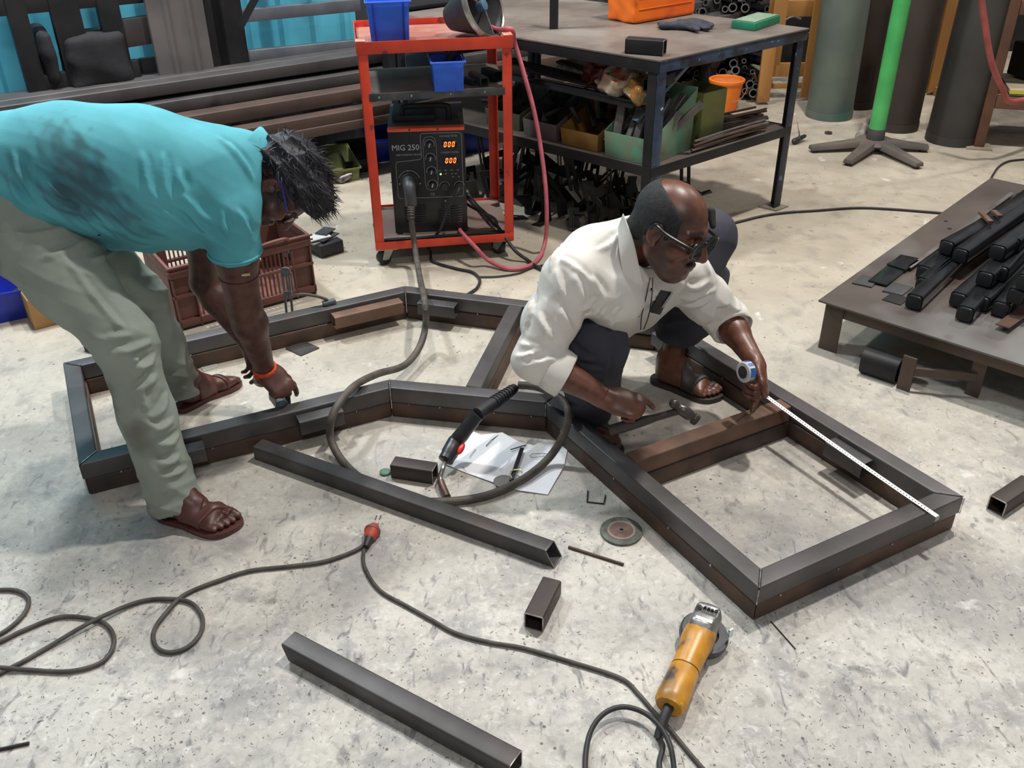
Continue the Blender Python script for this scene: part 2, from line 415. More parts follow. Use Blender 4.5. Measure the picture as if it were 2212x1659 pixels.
# wall direction e1 runs away to the right, e2 points into the wall
E1 = Vector((math.cos(math.radians(33.6)), math.sin(math.radians(33.6)), 0)); E2 = Vector((-E1.y, E1.x, 0))
ROOMRZ = math.radians(33.6)
def onwall(px, py, dist):   # (along, height) where a sight line meets the plane parallel to the wall
    d = ray(px, py); o = Vector((0, 0, EYE)); t = (dist-o.dot(E2))/d.dot(E2); p = o+d*t; return p.dot(E1), p.z
WD = 5.35
CYAN = mat('cyan_painted_sheet', (104, 200, 226), (86, 180, 210), .45, 0, scale=3)
GREYSH = mat('grey_cladding_sheet', (66, 68, 74), (52, 54, 60), .6, .0, scale=3)
def corrugated(name, s0, s1, z0, z1, dist, m, pitch=.19, depth=.022, kind=True):
    prof = []; s = s0
    while s < s1:
        for a, b in ((0, 0), (.62, 0), (.74, 1), (.88, 1)):
            if s+a*pitch <= s1: prof.append((s+a*pitch, -b*depth))
        s += pitch
    prof.append((s1, 0)); mb = MB()
    P = lambda s, d, z: E1*s+E2*(dist+d)+Vector((0, 0, z))
    rows = [[P(s, d, z0) for s, d in prof]+[P(s, d+.03, z0) for s, d in prof[::-1]], [P(s, d, z1) for s, d in prof]+[P(s, d+.03, z1) for s, d in prof[::-1]]]
    mb.loops(rows); o = mb.build(name, m)
    if kind: tag(o, kind='structure')
    return o
sA = onwall(505, 60, WD)[0]; sB = onwall(760, 60, WD)[0]; sC = onwall(335, 60, WD)[0]
sD = onwall(770, 60, WD)[0]; corrugated('wall_back', -2.5, sD, -.05, 4.2, WD, CYAN); corrugated('wall_far', sD+.001, 9.5, -.05, 4.2, WD, GREYSH)
corrugated('wall_right', 9.45, 9.5, 0, 4, WD-4, GREYSH)
# dark skirting cladding along the foot of the wall
SK = WD-.06
z_sk = .34
corrugated('trim_1', -2.5, 9.4, -.02, z_sk, SK, GREYSH)
# ---------------------------------------------------------------- rack built in the shape of shadows cast on the cyan wall
rk = thing('shadow_rack', 'dark rack of posts and rails standing in for shadows cast on the cyan sheet wall', 'rack', E1*.6+E2*(WD-.3))
RD = WD-.3
def wp(px, py, dist): s, z = onwall(px, py, dist); return s, z
def shadow_bar(name, a, b, wd, dep=.05, m=DARK, dist=RD):
    (s0, z0), (s1, z1) = wp(*a, dist), wp(*b, dist)
    P = lambda s, z: E1*s+E2*dist+Vector((0, 0, z))
    return MB().bar(P(s0, z0), P(s1, z1), dep, wd, up=-E2.cross(Vector((s1-s0)*E1+Vector((0, 0, z1-z0))))).build(name, m, rk, world=True, bevel=.004)
def upright(px, py, wd, m=DARK, z0=.0, z1=3., dist=RD, name='upright'):
    s, z = wp(px, py, dist); P = lambda z: E1*s+E2*dist+Vector((0, 0, z))
    return MB().bar(P(z0), P(z1), wd, .06, up=E2).build(name, m, rk, world=True, bevel=.004)
BROWN = mat('brown_shadow_rail', (62, 54, 54), (46, 42, 44), .6, .2, scale=6)
GMED = mat('grey_shadow_rail', (96, 98, 104), (78, 80, 88), .55, 0, scale=6)
for px, py, wd in ((44, 60, .085), (143, 40, .13), (235, 30, .1), (337, 40, .06), (452, 60, .15), (492, 60, .16)): upright(px, py, wd)
for px, py, wd in ((572, 60, .05), (664, 60, .06)): upright(px, py, wd*.8, GMED, z0=.9)
for a, b, wd, m in (((-40, 12), (340, -22), .10, DARK), ((225, 78), (345, 60), .13, BROWN), ((500, 36), (775, 10), .062, GMED), ((495, 124), (775, 96), .055, GMED), ((70, 190), (300, 150), .10, DARK)):
    shadow_bar('rail', a, b, wd, m=m)
# grey sheets that stand in for shaded parts of the cyan wall
def panel(name, p0, p1, m, dist, z0=None):
    s0, za = wp(*p0, dist); s1, zb = wp(*p1, dist)
    o = corrugated(name, min(s0, s1), max(s0, s1), z0 if z0 is not None else min(za, zb), max(za, zb), dist, m, pitch=.11, depth=.012, kind=False)
    return o
pn = panel('shadow_sheet', (345, 160), (432, -30), mat('grey_brown_shadow_sheet', (104, 99, 98), (86, 82, 82), .55, 0, scale=4), RD-.06, .02)
tag(pn, 'grey brown corrugated sheet standing in for shade on the cyan wall', 'sheet')
dk = panel('shadow_sheet', (265, 175), (345, 122), mat('grey_violet_shadow_sheet', (92, 88, 92), (76, 72, 76), .55, 0, scale=4), RD+.08, .02)
tag(dk, 'low grey corrugated sheet standing in for wall shade left of the taller brown sheet', 'sheet')
# dark sack shapes that stand in for wall shadow in the left bays
SACK = mat('shadow_sack_dark', (34, 33, 37), (25, 24, 28), .85, 0, scale=12, bump=.2)
def sack(px0, py0, px1, py1, label, dist=RD-.02, z0=None, dep=.25):
    s0, z1 = wp(px0, py0, dist); s1, zb = wp(px1, py1, dist); zb = zb if z0 is None else z0
    c = E1*((s0+s1)/2)+E2*(dist+dep*.3)+Vector((0, 0, (z1+zb)/2)); b = S()
    b.box(c, ((s1-s0)/2, dep/2, (z1-zb)/2), np.array([E1, E2, (0, 0, 1)]), rad=.025)
    b.noise = waves([((14, 4, 9), 1), ((3, 8, 17), .7)], .012, int(px0))
    o = b.build('shadow_sack', SACK, .02); return tag(o, label, 'sack', None)
sack(76, 66, 136, 180, 'black bulging sack shape standing in for wall shadow at left')
sack(132, 80, 288, 178, 'wide black sack shape standing in for wall shadow in the middle bay')
# black strut crossing the top of the frame
b = GY(520, 56, 4.6); t = GY(556, -12, 4.6)
tag(MB().bar(b, t+(t-b)*.6, .035, .03).build('slanted_strut', DARK, rk, world=True))
# ---------------------------------------------------------------- long steel sections stacked along the wall
mat('grey_section_steel', (80, 76, 76), (62, 59, 59), .5, .1, scale=4, bump=.05)
mat('brown_section_steel', (88, 70, 61), (66, 54, 50), .6, .1, scale=4, bump=.05)
LB = [(.60, 5.02, .16, .085, 'grey_section_steel'), (.52, 4.86, .15, .06, 'grey_section_steel'), (.47, 4.70, .1, .07, 'brown_section_steel'), (.385, 4.62, .09, .06, 'brown_section_steel'), (.33, 4.60, .06, .05, 'brown_section_steel'), (.60, 4.88, .1, .06, 'grey_section_steel')]
lbl = ['dark wide steel channel lying topmost against the wall', 'dark flat steel section second in the long stack by the wall', 'thin rusty steel section in the middle of the long stack', 'brown rusty square tube low in the long stack by the wall', 'lowest thin rusty bar of the long stack by the wall', 'dark narrow steel section beside the topmost wide channel']
for i, (z, dist, wd, ht, mn) in enumerate(LB):
    a = E1*(.2-.15*i)+E2*dist; bb = E1*(5.6-.2*i)+E2*dist; mb = MB()
    a.z = bb.z = z-ht/2
    mb.sq(a, bb, wd, ht, .006, r=.006)
    o = mb.build('steel_section', MATS[mn], origin=(a+bb)/2); tag(o, lbl[i], 'steel bar', 'long steel sections stacked along the wall')
tr = thing('section_trestle', 'black steel trestle carrying the long steel sections', 'trestle', E1*1.2+E2*4.8)
for s in (.5, 2.7, 4.7):
    for d, zt in ((4.62, .29), (5.08, .5)):
        MB().bar(E1*s+E2*d, E1*s+E2*d+Vector((0, 0, zt)), .08, .08, up=E2).build('post', DARK, tr, world=True, bevel=.004)
    MB().bar(E1*s+E2*4.55+Vector((0, 0, .27)), E1*s+E2*5.12+Vector((0, 0, .46)), .06, .05).build('crossbar', DARK, tr, world=True, bevel=.004)
# dark upright cabinet standing behind the trolley
cb = thing('steel_cabinet', 'dark steel box standing behind the red trolley', 'cabinet', GY(905, 230, 4.85)*1)
c0 = G(900, 175, .45)
cb.location = (c0.x, c0.y, 0)
MB().box((0, 0, .42), (.3, .22, .84), ROOMRZ).build('body', DARK, cb, bevel=.006)
MB().box(-E2*.112+Vector((0, 0, .5)), (.24, .01, .5), ROOMRZ).build("door", mat("blue_grey_paint", (58, 74, 92), (44, 54, 68), .5), cb, bevel=.003)
MB().box((0, 0, .853), (.32, .24, .02), ROOMRZ).build('lid', DARK, cb, bevel=.004)
# ================================================================ the welded frame on the floor
TW, TH = .054, .057
PO = [V(-1.545, 2.764), V(-.42, 3.345), V(.569, 3.049), V(1.224, 1.973), V(.587, 1.633), V(.106, 2.47), V(-.399, 2.571), V(-1.255, 2.166)]
def inset(poly, d):   # polygon listed clockwise seen from above
    n = len(poly); out = []
    for i in range(n):
        p, q, r = poly[i-1], poly[i], poly[(i+1) % n]
        a = (q-p).normalized(); b = (r-q).normalized(); na = V(a.y, -a.x); nb = V(b.y, -b.x)
        k = 1+na.dot(nb); out.append(q+(na+nb)*(d/k))
    return out
def frame(name, label, z0, m, d0=0., jitter=0):
    po = inset(PO, d0) if d0 else PO; pi = inset(po, TW)
    t = thing(name, label, 'steel frame', (0.0, 2.5, z0))
    n = len(po)
    for i in range(n):
        a, b, c, d = po[i], po[(i+1) % n], pi[(i+1) % n], pi[i]; e = (b-a).normalized()*.0012
        q = [d+e, c-e, b-e, a+e]
        MB().hexa([(v.x, v.y, z0) for v in q]+[(v.x, v.y, z0+TH) for v in q]).build('beam', m, t, bevel=.006, world=True, seg=3)
    return t, po, pi
lowf, lo_o, lo_i = frame('lower_steel_frame', 'rusty brown bent-outline steel tube frame lying directly on the concrete', .0005, RUST, .004)
upf, up_o, up_i = frame('upper_steel_frame', 'dark grey steel tube frame resting exactly on the rusty lower frame', .0585, STEEL)
ZT = .0585+TH
# weld beads on the mitre seams
r = random.Random(3)
for i in range(8):
    a, b = up_o[i], up_i[i]
    pts = [V(a.x*(1-t)+b.x*t, a.y*(1-t)+b.y*t, ZT+.0004) for t in np.linspace(.04, .96, 9)]
    o = MB().tube(pts, [.0008+.0011*r.random() for _ in pts], 6).build('weld_bead', WELD, upf, world=True)
    if i in (3, 4, 5, 6):
        d = (a-b).normalized(); p = a+d*.0003
        MB().tube([V(p.x, p.y, z) for z in np.linspace(.062, ZT-.006, 7)], [.0008+.0009*r.random() for _ in range(7)], 6).build('weld_bead', WELD, upf, world=True)
# cross members
def xbeam(p, q, z0, m, t, w=TW):
    e = (q-p).normalized(); s = V(e.y, -e.x)*(w/2); qd = [p-s, p+s, q+s, q-s]
    return MB().hexa([(v.x, v.y, z0) for v in qd]+[(v.x, v.y, z0+TH) for v in qd]).build('cross_beam', m, t, bevel=.006, world=True, seg=3)
def seg_hit(p, d, a, b):
    e = b-a; den = d.x*e.y-d.y*e.x; t = ((a.x-p.x)*e.y-(a.y-p.y)*e.x)/den; return p+d*t
def between(p, d, A, gap=.0015):
    h1 = seg_hit(p, d, *A[0]); h2 = seg_hit(p, d, *A[1]); e = (h2-h1).normalized(); return h1+e*gap, h2-e*gap
dm = (up_o[2]-up_o[1]).normalized(); dperp = (V(-.02+.03, 3.127)-V(-.125, 2.575)).normalized()
p, q = between(V(-.125, 2.575), dperp, ((up_i[6], up_i[5]), (up_i[1], up_i[2]))); xbeam(p, q, .0585, STEEL, upf)
p, q = between(V(-.118, 2.575), dperp, ((lo_i[6], lo_i[5]), (lo_i[1], lo_i[2]))); xbeam(p, q, .0005, RUST, lowf)
dr = (G(1660, 880, .11)-G(1362, 985, .11)).to_2d().normalized()
p, q = between(G(1362, 987, .115).to_2d(), dr, ((up_i[4], up_i[3]), (up_i[3], up_i[2])) if False else ((up_i[4], up_i[5]), (up_i[2], up_i[3]))); xbeam(p, q, .0575, RUSTB, upf)
p, q = between(G(1362, 987, .115).to_2d()+V(.004, -.004), dr, ((lo_i[4], lo_i[5]), (lo_i[2], lo_i[3]))); xbeam(p, q, .0005, RUST, lowf)
# tack welds along the seams (small bright dots)
tk = MB()
def tack(a, b, t, side, z=.058, rr=.0028):
    p = a.lerp(b, t)+side*.0005; tk.ell((p.x, p.y, z), (rr, rr, rr*1.5), 7, 5)
def side(a, b): e = (b-a).normalized(); return V(-e.y, e.x)
for i in (3, 4, 5, 6, 7):
    a, b = up_o[i], up_o[(i+1) % 8]
    for t in (.12, .35, .62, .88): tack(a, b, t+r.uniform(-.06, .06), side(a, b))
for i in (0, 1, 2):
    a, b = up_i[i], up_i[i+1]
    for t in (.3, .7): tack(a, b, t, side(b, a))
tk.build('tack_weld', WELD, upf, world=True)['kind'] = 'stuff'
# short tube stops tacked to the frame
def stub(a, b, zc, m, label=None, parent=lowf, w=.05, sidev=None, h=.05):
    a = V(*a[:2], zc); b = V(*b[:2], zc)
    o = MB().sq(a, b, w, h, .003).build('tube_stop', m, parent, world=True)
    if label: o['label'] = label
def along(poly, i, px0, px1, sgn, z=.09, off=.026):
    """stop lying against edge i of poly between two sight lines"""
    a, b = poly[i], poly[(i+1) % 8]; n = side(a, b)*sgn; e = (b-a).normalized()
    f = lambda px: (lambda g: a+e*((g-a).dot(e)))(G(px[0], px[1], z).to_2d())
    return f(px0)+n*off, f(px1)+n*off
p, q = along(up_i, 0, (722, 690), (868, 655), -1); stub(p, q, .075, RUSTB, 'rust brown tube stop')
p, q = along(up_i, 1, (905, 655), (992, 655), -1); stub(p, q, .075, STEEL2)
p, q = along(up_o, 6, (640, 905), (735, 882), 1); stub(p, q, .078, STEEL2)
p, q = along(up_o, 6, (345, 1000), (443, 970), 1); stub(p, q, .075, STEEL2)
p, q = along(up_i, 2, (1775, 965), (1862, 1012), -1); stub(p, q, .078, STEEL2)
p, q = along(up_i, 2, (1400, 728), (1452, 760), -1); stub(p, q, .078, STEEL2)
# small steel plate wedged by the left end
tag(MB().sq(G(190, 735, .03), G(212, 742, .03), .05, .06, .003).build('tube_offcut', DARK, origin=G(200, 740, 0)), 'black tube offcut on the floor beyond the left end of the frame', 'tube offcut')
# ---------------------------------------------------------------- loose tubes on the floor
def loose(p0, p1, label, w=.05, n0=None, n1=None, m=STEEL2, name='square_tube', h=None, group=None):
    h = h or w
    p0 = V(p0.x, p0.y, h/2+.0008); p1 = V(p1.x, p1.y, h/2+.0008)
    o = MB().sq(p0, p1, w, h, .003, n0=n0, n1=n1).build(name, m, origin=((p0.x+p1.x)/2, (p0.y+p1.y)/2, 0)); tag(o, label, 'steel tube', group)
    d = (p1-p0).normalized(); e = MB()
    return o, d
def endrim(o, p0, p1, w, n1, t=.003):
    p0 = V(p0.x, p0.y, w/2+.0008); p1 = V(p1.x, p1.y, w/2+.0008); d = (p1-p0).normalized()
    MB().sq(p1-d*.0006, p1+d*.0006, w+.0004, w+.0004, t+.0004, n0=n1, n1=n1).build('cut_end', EDGE, o, world=True)
a = (G(545, 965, .052)+G(569, 946, .052))/2; b = (G(1175, 1190, .052)+G(1192, 1163, .052))/2; d = (b-a).normalized()
n1 = (d+V(0, 0, .55)).normalized(); bb = b+d*.018
o, _ = loose(a, bb, 'longest loose dark square tube with slanted open end lying before the frame', n1=n1); endrim(o, a, bb, .05, n1)
a = (G(618, 1405, .052)+G(655, 1363, .052))/2; b = (G(1100, 1655, .052)+G(1127, 1620, .052))/2; d = (b-a).normalized()
n1 = (d+V(0, 0, -.0)+V(-d.y, d.x, 0)*.0).normalized()
o, _ = loose(a-d*.012+V(0, 0, 0), b, 'dark square tube nearest the camera at the bottom edge of the picture', n0=(d+V(0, 0, .35)).normalized(), n1=n1); endrim(o, a, b, .05, n1)
def short(pxs, label, m=STEEL2, w=.05, rim=True):
    a = (G(*pxs[0], w+.002)+G(*pxs[1], w+.002))/2; b = (G(*pxs[2], w+.002)+G(*pxs[3], w+.002))/2
    o, d = loose(b, a, label, w=w, m=m, name='tube_offcut'); o['category'] = 'tube offcut'; endrim(o, b, a, w, (a-b).normalized()); return o
BRT = mat('brown_black_tube', (72, 62, 58), (56, 49, 47), .5, .4, scale=9, bump=.06)
short(((1131, 1323), (1175, 1333), (1170, 1244), (1215, 1254)), 'short square tube offcut with open end between the two long loose tubes', BRT)
a = G(850, 1008, .027); b = G(940, 1022, .027)
o, d = loose(a, b, 'brown square tube offcut touching the torch nozzle beside the paper', m=BRT, name='tube_offcut'); o['category'] = 'tube offcut'; endrim(o, a, b, .05, (b-a).normalized())
short(((2138, 1070), (2178, 1085), (2203, 1027), (2245, 1040)), 'square tube offcut alone on the floor at the right edge', BRT)
# ---------------------------------------------------------------- little things on the floor
def rod(p, q, r_, label, m=RUST, name='steel_rod', cat='rod'):
    return tag(MB().cyl(V(p.x, p.y, r_), V(q.x, q.y, r_), r_, n=10).build(name, m, origin=(p+q)/2), label, cat)
rod(G(1228, 1184), G(1347, 1222), .0042, 'short rusty rod on the floor beside the open end of the long tube')
rod(G(-30, 1628), G(64, 1608), .004, 'black rod end at the lower left corner of the picture', DARK)
rod(G(1665, 1343), G(1718, 1403), .0016, 'thin wire sticking out from under the frame corner by the grinder', DARK, 'wire_piece', 'wire')
rod(G(1605, 933), G(1612, 938), .001, 'tiny wire scrap inside the right bay of the frame', DARK, 'wire_piece', 'wire')
# bent wire square
P = [G(1270, 1062), G(1268, 1086), G(1304, 1090), G(1308, 1072)]
tag(MB().tube([V(p.x, p.y, .003) for p in P], .0022, 6).build('bent_wire', DARK, origin=P[1]), 'small wire bent into an open square beside the frame', 'wire')
# grinding disc
GD = mat('grinding_disc_grit', (104, 110, 98), (82, 86, 78), .8, 0, scale=60, bump=.3, bscale=200)
c = G(1342, 1150); gd = thing('grinding_disc', 'green grey grinding disc lying flat on the floor beside the frame', 'grinding disc', c)
MB().lathe([(.011, .0005), (.056, .0005), (.0585, .002), (.0585, .0065), (.056, .008), (.011, .008), (.011, .0005)], n=48).build('abrasive', GD, gd, bevel=.0)
MB().lathe([(.011, .0081), (.041, .0081), (.041, .0088), (.011, .0088)], n=40).build('paper_label', mat('red_brown_label', (120, 92, 84), (96, 74, 70), .7, scale=40), gd)
mb = MB()
for i in range(44):
    t = 2*PI*i/44; mb.box((math.cos(t)*.036, math.sin(t)*.036, .0091), (.008, .0016, .0006), t+.7)
mb.build('label_ticks', mat('pale_print', (176, 172, 160), None, .8), gd)['kind'] = 'stuff'
MB().lathe([(.0055, .009), (.012, .009), (.012, .0098), (.0055, .0098), (.0055, .009)], n=24).build('bore_ring', EDGE, gd)
# thin plates
def plate(pts, z, th, label, m, name='steel_plate', cat='plate'):
    P = [G(*p) for p in pts]; return tag(MB().prism([(p.x, p.y) for p in P][::-1], z, z+th).build(name, m, origin=P[0]), label, cat)
plate(((617, 754), (655, 737), (690, 753), (650, 770)), .0008, .004, 'small square dark plate on the floor inside the left bay of the frame', STEEL2)
plate(((432, 792), (466, 782), (472, 793), (440, 803)), .0008, .0015, 'pale scrap of sheet by the sandal inside the left bay', mat('pale_scrap', (178, 178, 174), None, .5), 'sheet_scrap', 'scrap')
# paper sketch
PW = mat('white_paper', (246, 246, 248), (228, 229, 234), .8, 0, scale=4)
pl = [(955, 1003), (985, 990), (992, 960), (1015, 935), (1040, 944), (1085, 940), (1120, 955), (1152, 965), (1175, 957), (1204, 963), (1222, 958), (1228, 962), (1218, 1010), (1183, 1070), (1118, 1062), (1065, 1045), (1005, 1022)]
P = [G(*p) for p in pl]; cen = sum(P, V(0, 0, 0))/len(P)
sk = thing('paper_sheet', 'crumpled white paper sheet with pencil sketch inside the loop of torch cable', 'paper', cen)
mb = MB(); rr_ = random.Random(5); ring1 = [cen+(p-cen)*1.0 for p in P]; ring2 = [cen+(p-cen)*.55 for p in P]
zs1 = [.002+.010*rr_.random()**2 for _ in P]; zs2 = [.0015+.004*rr_.random() for _ in P]
vs = [V(p.x, p.y, z) for p, z in zip(ring1, zs1)]+[V(p.x, p.y, z) for p, z in zip(ring2, zs2)]+[V(cen.x, cen.y, .002)]; n = len(P)
fs = [(i, (i+1) % n, n+(i+1) % n, n+i) for i in range(n)]+[(n+i, n+(i+1) % n, 2*n) for i in range(n)]
vs2 = vs+[v+V(0, 0, .0006) for v in vs]; m_ = len(vs)
fs2 = [f[::-1] for f in fs]+[tuple(i+m_ for i in f) for f in fs]+[(i, (i+1) % n, m_+(i+1) % n, m_+i) for i in range(n)]
mb.add(vs2, fs2); mb.build('sheet', PW, sk, world=True, ang=60)
INK = mat('dark_ink', (52, 54, 62), None, .7)
def ink(pts, w=.0007, z=.0085):
    return MB().tube([V(G(*p).x, G(*p).y, z) for p in pts], w, 5).build('pencil_line', INK, sk, world=True)
ink([(1050, 968), (1062, 955), (1078, 944)], .0012); ink([(1103, 976), (1136, 966)], .0018); ink([(1140, 960), (1133, 970)], .0009)
ink([(1144, 990), (1150, 985), (1175, 984), (1192, 988), (1188, 994), (1172, 991), (1152, 993), (1146, 992)], .0008); ink([(1176, 985), (1174, 990)], .0006)
ink([(1080, 1020), (1095, 1008), (1103, 996)], .0005); ink([(1000, 1012), (1004, 1020), (1008, 1024)], .0005); ink([(1014, 992), (1028, 975)], .0007)
# disc, flat bar and clip lying on the paper
c = G(1088, 1047); tag(MB().lathe([(.0, .012), (.030, .012), (.0305, .0135), (.0, .0135)], n=40).build('washer_disc', mat('grey_disc', (112, 109, 106), (98, 95, 92), .6, 0, scale=30), origin=(c.x, c.y, 0)), 'thin round grey disc half on the paper edge', 'disc')
ob = bpy.data.objects['washer_disc']; ob.location = (c.x, c.y, 0)
me = ob.data
for v in me.vertices: v.co += Vector((c.x, c.y, 0)); 
for v in me.vertices: v.co.z -= .0
a, b = G(1128, 977), G(1104, 1048); tag(MB().bar(V(a.x, a.y, .0165), V(b.x, b.y, .0165), .0125, .004).build('flat_bar', DARK, origin=(a+b)/2, bevel=.0008), 'short black flat bar lying across the paper sketch', 'bar')
P = [G(1106, 1046), G(1102, 1036), G(1110, 1028), G(1124, 1030), G(1128, 1034)]
tag(MB().tube(spline([V(p.x, p.y, .0215+.004*(i % 2)) for i, p in enumerate(P)], 5), .0024, 7).build('wire_clip', mat('pale_brass', (206, 196, 160), None, .35, .5), origin=P[0]), 'small pale bent clip at the end of the flat bar on the paper', 'clip')
tag(MB().lathe([(.001, 0), (.016, .0005), (.017, .006), (.012, .0095), (.001, .010)], n=18).build('plastic_scrap', mat('green_plastic_cap', (84, 120, 98), None, .6), origin=(0, 0, 0)), 'small green scrap beside the brown tube offcut', 'scrap')
g_ = G(832, 1022); bpy.data.objects['plastic_scrap'].location = (g_.x, g_.y, .0005)
# swarf: thousands of tiny slivers nobody could count
mb = MB(); rr_ = random.Random(12)
CLU = [(rr_.uniform(-20, 1900), rr_.uniform(1090, 1680)) for _ in range(46)]
for i in range(1900):
    q = CLU[i % 46]; px, py = q[0]+rr_.gauss(0, 75), q[1]+rr_.gauss(0, 40)
    if py < 1060 or py > 1700: continue
    if i % 4 == 0: px, py = rr_.uniform(1500, 2230), rr_.uniform(1150, 1680)
    if i % 9 == 0: px, py = rr_.uniform(1100, 2200), rr_.uniform(500, 1150)
    p = G(px, py); t = rr_.uniform(0, PI); l = .0025+.009*rr_.random()**2; q = p+V(math.cos(t), math.sin(t), 0)*l
    k = (p+q)/2+V(-math.sin(t), math.cos(t), 0)*l*rr_.uniform(-.3, .3)
    wv = V(-math.sin(t), math.cos(t), 0)*rr_.uniform(.0003, .0007)
    mb.add([V(p.x, p.y, .0004)+wv, V(p.x, p.y, .0004)-wv, V(k.x, k.y, .0016)-wv, V(k.x, k.y, .0016)+wv, V(q.x, q.y, .0004)-wv, V(q.x, q.y, .0004)+wv], [(0, 1, 2, 3), (3, 2, 4, 5)])
tag(mb.build('metal_swarf', mat('swarf_dark', (66, 63, 60), (96, 92, 88), .5, .4, scale=30)), 'tiny dark metal slivers strewn over the concrete', 'swarf', kind='stuff')
# ================================================================ red welding trolley
A_ = G(812, 541, .08); B_ = G(1110, 519, .08); TRW = (B_-A_).length; TRZ = math.atan2(B_.y-A_.y, B_.x-A_.x)
TR0 = V(A_.x, A_.y, 0); TRD = .46; TH_ = .955
TL = lambda x, y, z=0.: TR0+Matrix.Rotation(TRZ, 3, 'Z')@V(x, y, z)
tr = thing('welding_trolley', 'red orange welding trolley of angle steel on castors with three shelves', 'trolley', TR0, TRZ)
def angle_leg(x, y, sx, sy, z0, z1, w=.04, t=.004):
    mb = MB(); mb.b2(min(x, x+sx*w), max(x, x+sx*w), min(y, y+sy*t), max(y, y+sy*t), z0, z1)
    mb.b2(min(x, x+sx*t), max(x, x+sx*t), min(y, y+sy*w), max(y, y+sy*w), z0, z1); return mb
for x, sx in ((0, 1), (TRW, -1)):
    for y, sy in ((0, 1), (TRD, -1)): angle_leg(x, y, sx, sy, .08, TH_-.002).build('leg', RED, tr, bevel=.0008)
# top: lipped tray
TRAYM = mat('scuffed_tray_red', (172, 128, 118), (150, 92, 80), .5, 0, scale=7, bump=.05)
MB().b2(.004, TRW-.004, .004, TRD-.004, TH_-.03, TH_-.026).build('top_tray', TRAYM, tr)
for p in ((-.002, TRW+.002, -.004, 0, TH_-.047, TH_), (-.002, TRW+.002, TRD, TRD+.004, TH_-.047, TH_), (-.005, -.001, -.004, TRD+.004, TH_-.047, TH_), (TRW+.001, TRW+.005, -.004, TRD+.004, TH_-.047, TH_)):
    MB().b2(*p).build('tray_rim', RED, tr, bevel=.001)
for x in (-.004, TRW-.034): MB().b2(x, x+.038, -.004, .05, TH_+.0005, TH_+.004).build('corner_plate', mat('worn_pale_enamel', (214, 172, 158), (200, 110, 90), .4, scale=20), tr, bevel=.001)
# middle shelf
MZ = .752
SHELF = mat('grey_brown_shelf', (112, 103, 96), (82, 74, 69), .6, .15, scale=6, bump=.05)
MB().b2(.006, TRW-.006, .006, TRD-.006, MZ-.004, MZ).build('middle_shelf', SHELF, tr)
mb = MB().b2(.03, TRW-.03, -.001, .003, MZ-.028, MZ+.002); mb.build('shelf_lip', mat('grey_lip', (92, 92, 96), (64, 63, 68), .4, .4, scale=12), tr, bevel=.0008)
for i, x in enumerate((.07, .2, .36, .5)): MB().ell((x, -.0025, MZ-.012), (.005, .003, .005), 8, 5).build('lip_bolt', EDGE, tr)
# bottom shelf
BZ = .108
MB().b2(.006, TRW-.006, .006, TRD-.006, BZ-.006, BZ).build('bottom_shelf', mat('scuffed_shelf_brown', (142, 124, 116), (120, 98, 92), .5, 0, scale=5, bump=.04), tr)
MB().b2(.0, TRW, -.004, 0., .08, .116).build('bottom_rail', RED, tr, bevel=.001)
MB().b2(.0, TRW, TRD, TRD+.004, .08, .116).build('bottom_rail', RED, tr, bevel=.001)
MB().b2(.04, TRW-.04, .012, .032, BZ+.0005, BZ+.012).build('stop_bar', DARK, tr, bevel=.001)
# castors
ZINC = mat('zinc_plate', (176, 174, 168), (140, 136, 130), .35, .7, scale=20)
def castor(x, y, rz):
    o = MB().b2(x-.045, x+.045, y-.035, y+.035, .074, .0795).build('castor', ZINC, tr, bevel=.001)
    c, s = math.cos(rz), math.sin(rz); R = Matrix.Rotation(rz, 3, 'Z'); P = lambda a, b, z: V(x, y, z)+R@V(a, b, 0)
    mb = MB().cyl(P(-.02, -.016, .032), P(-.02, .016, .032), .031, n=22); mb.build('wheel', RUBBER, o, bevel=.003)
    for k in (-.021, .021):
        m2 = MB(); q = [P(-.036, k, .03), P(-.006, k, .024), P(.024, k, .074), P(-.022, k, .074)]; d = R@V(0, .002, 0)
        m2.hexa([q[0]-d, q[1]-d, q[1]+d, q[0]+d, q[3]-d, q[2]-d, q[2]+d, q[3]+d]).build('fork', ZINC, o)
    MB().cyl(P(-.02, -.025, .032), P(-.02, .025, .032), .006, n=8).build('axle', EDGE, o)
castor(.05, .04, .4); castor(TRW-.05, .04, -.9); castor(.05, TRD-.04, .2); castor(TRW-.04, TRD-.05, 1.2)
# ---------------------------------------------------------------- welding machine on the bottom shelf
g0 = G(856, 506, BZ); g1 = G(1010, 500, BZ); WMW = (g1-g0).length; WZ = math.atan2(g1.y-g0.y, g1.x-g0.x); WH = .472
wm = thing('welding_machine', 'black and orange welding machine with red digital displays on the trolley shelf', 'welder', (g0.x, g0.y, BZ+.001), WZ)
BP = mat('machine_black_panel', (27, 29, 35), (20, 21, 26), .38, 0, scale=4)
ORG = mat('machine_orange', (236, 96, 62), (222, 82, 50), .4, 0, scale=5)
DD = .40
MB().b2(0, WMW, .004, DD, .008, WH-.01).build('housing', mat('machine_side_dark', (50, 32, 32), (36, 26, 28), .45, 0, scale=4), wm, bevel=.006)
MB().b2(-.002, WMW+.002, -.006, .006, .004, WH-.004).build('front_panel', BP, wm, bevel=.005)
mb = MB().b2(-.003, WMW+.003, -.009, .03, WH-.012, WH+.002); mb.build('top_band', ORG, wm, bevel=.003)
MB().b2(-.003, WMW+.003, .031, DD+.002, WH-.012, WH+.003).build('top_cover', mat('machine_grey_top', (66, 60, 62), (50, 44, 46), .45, 0, scale=4), wm, bevel=.004)
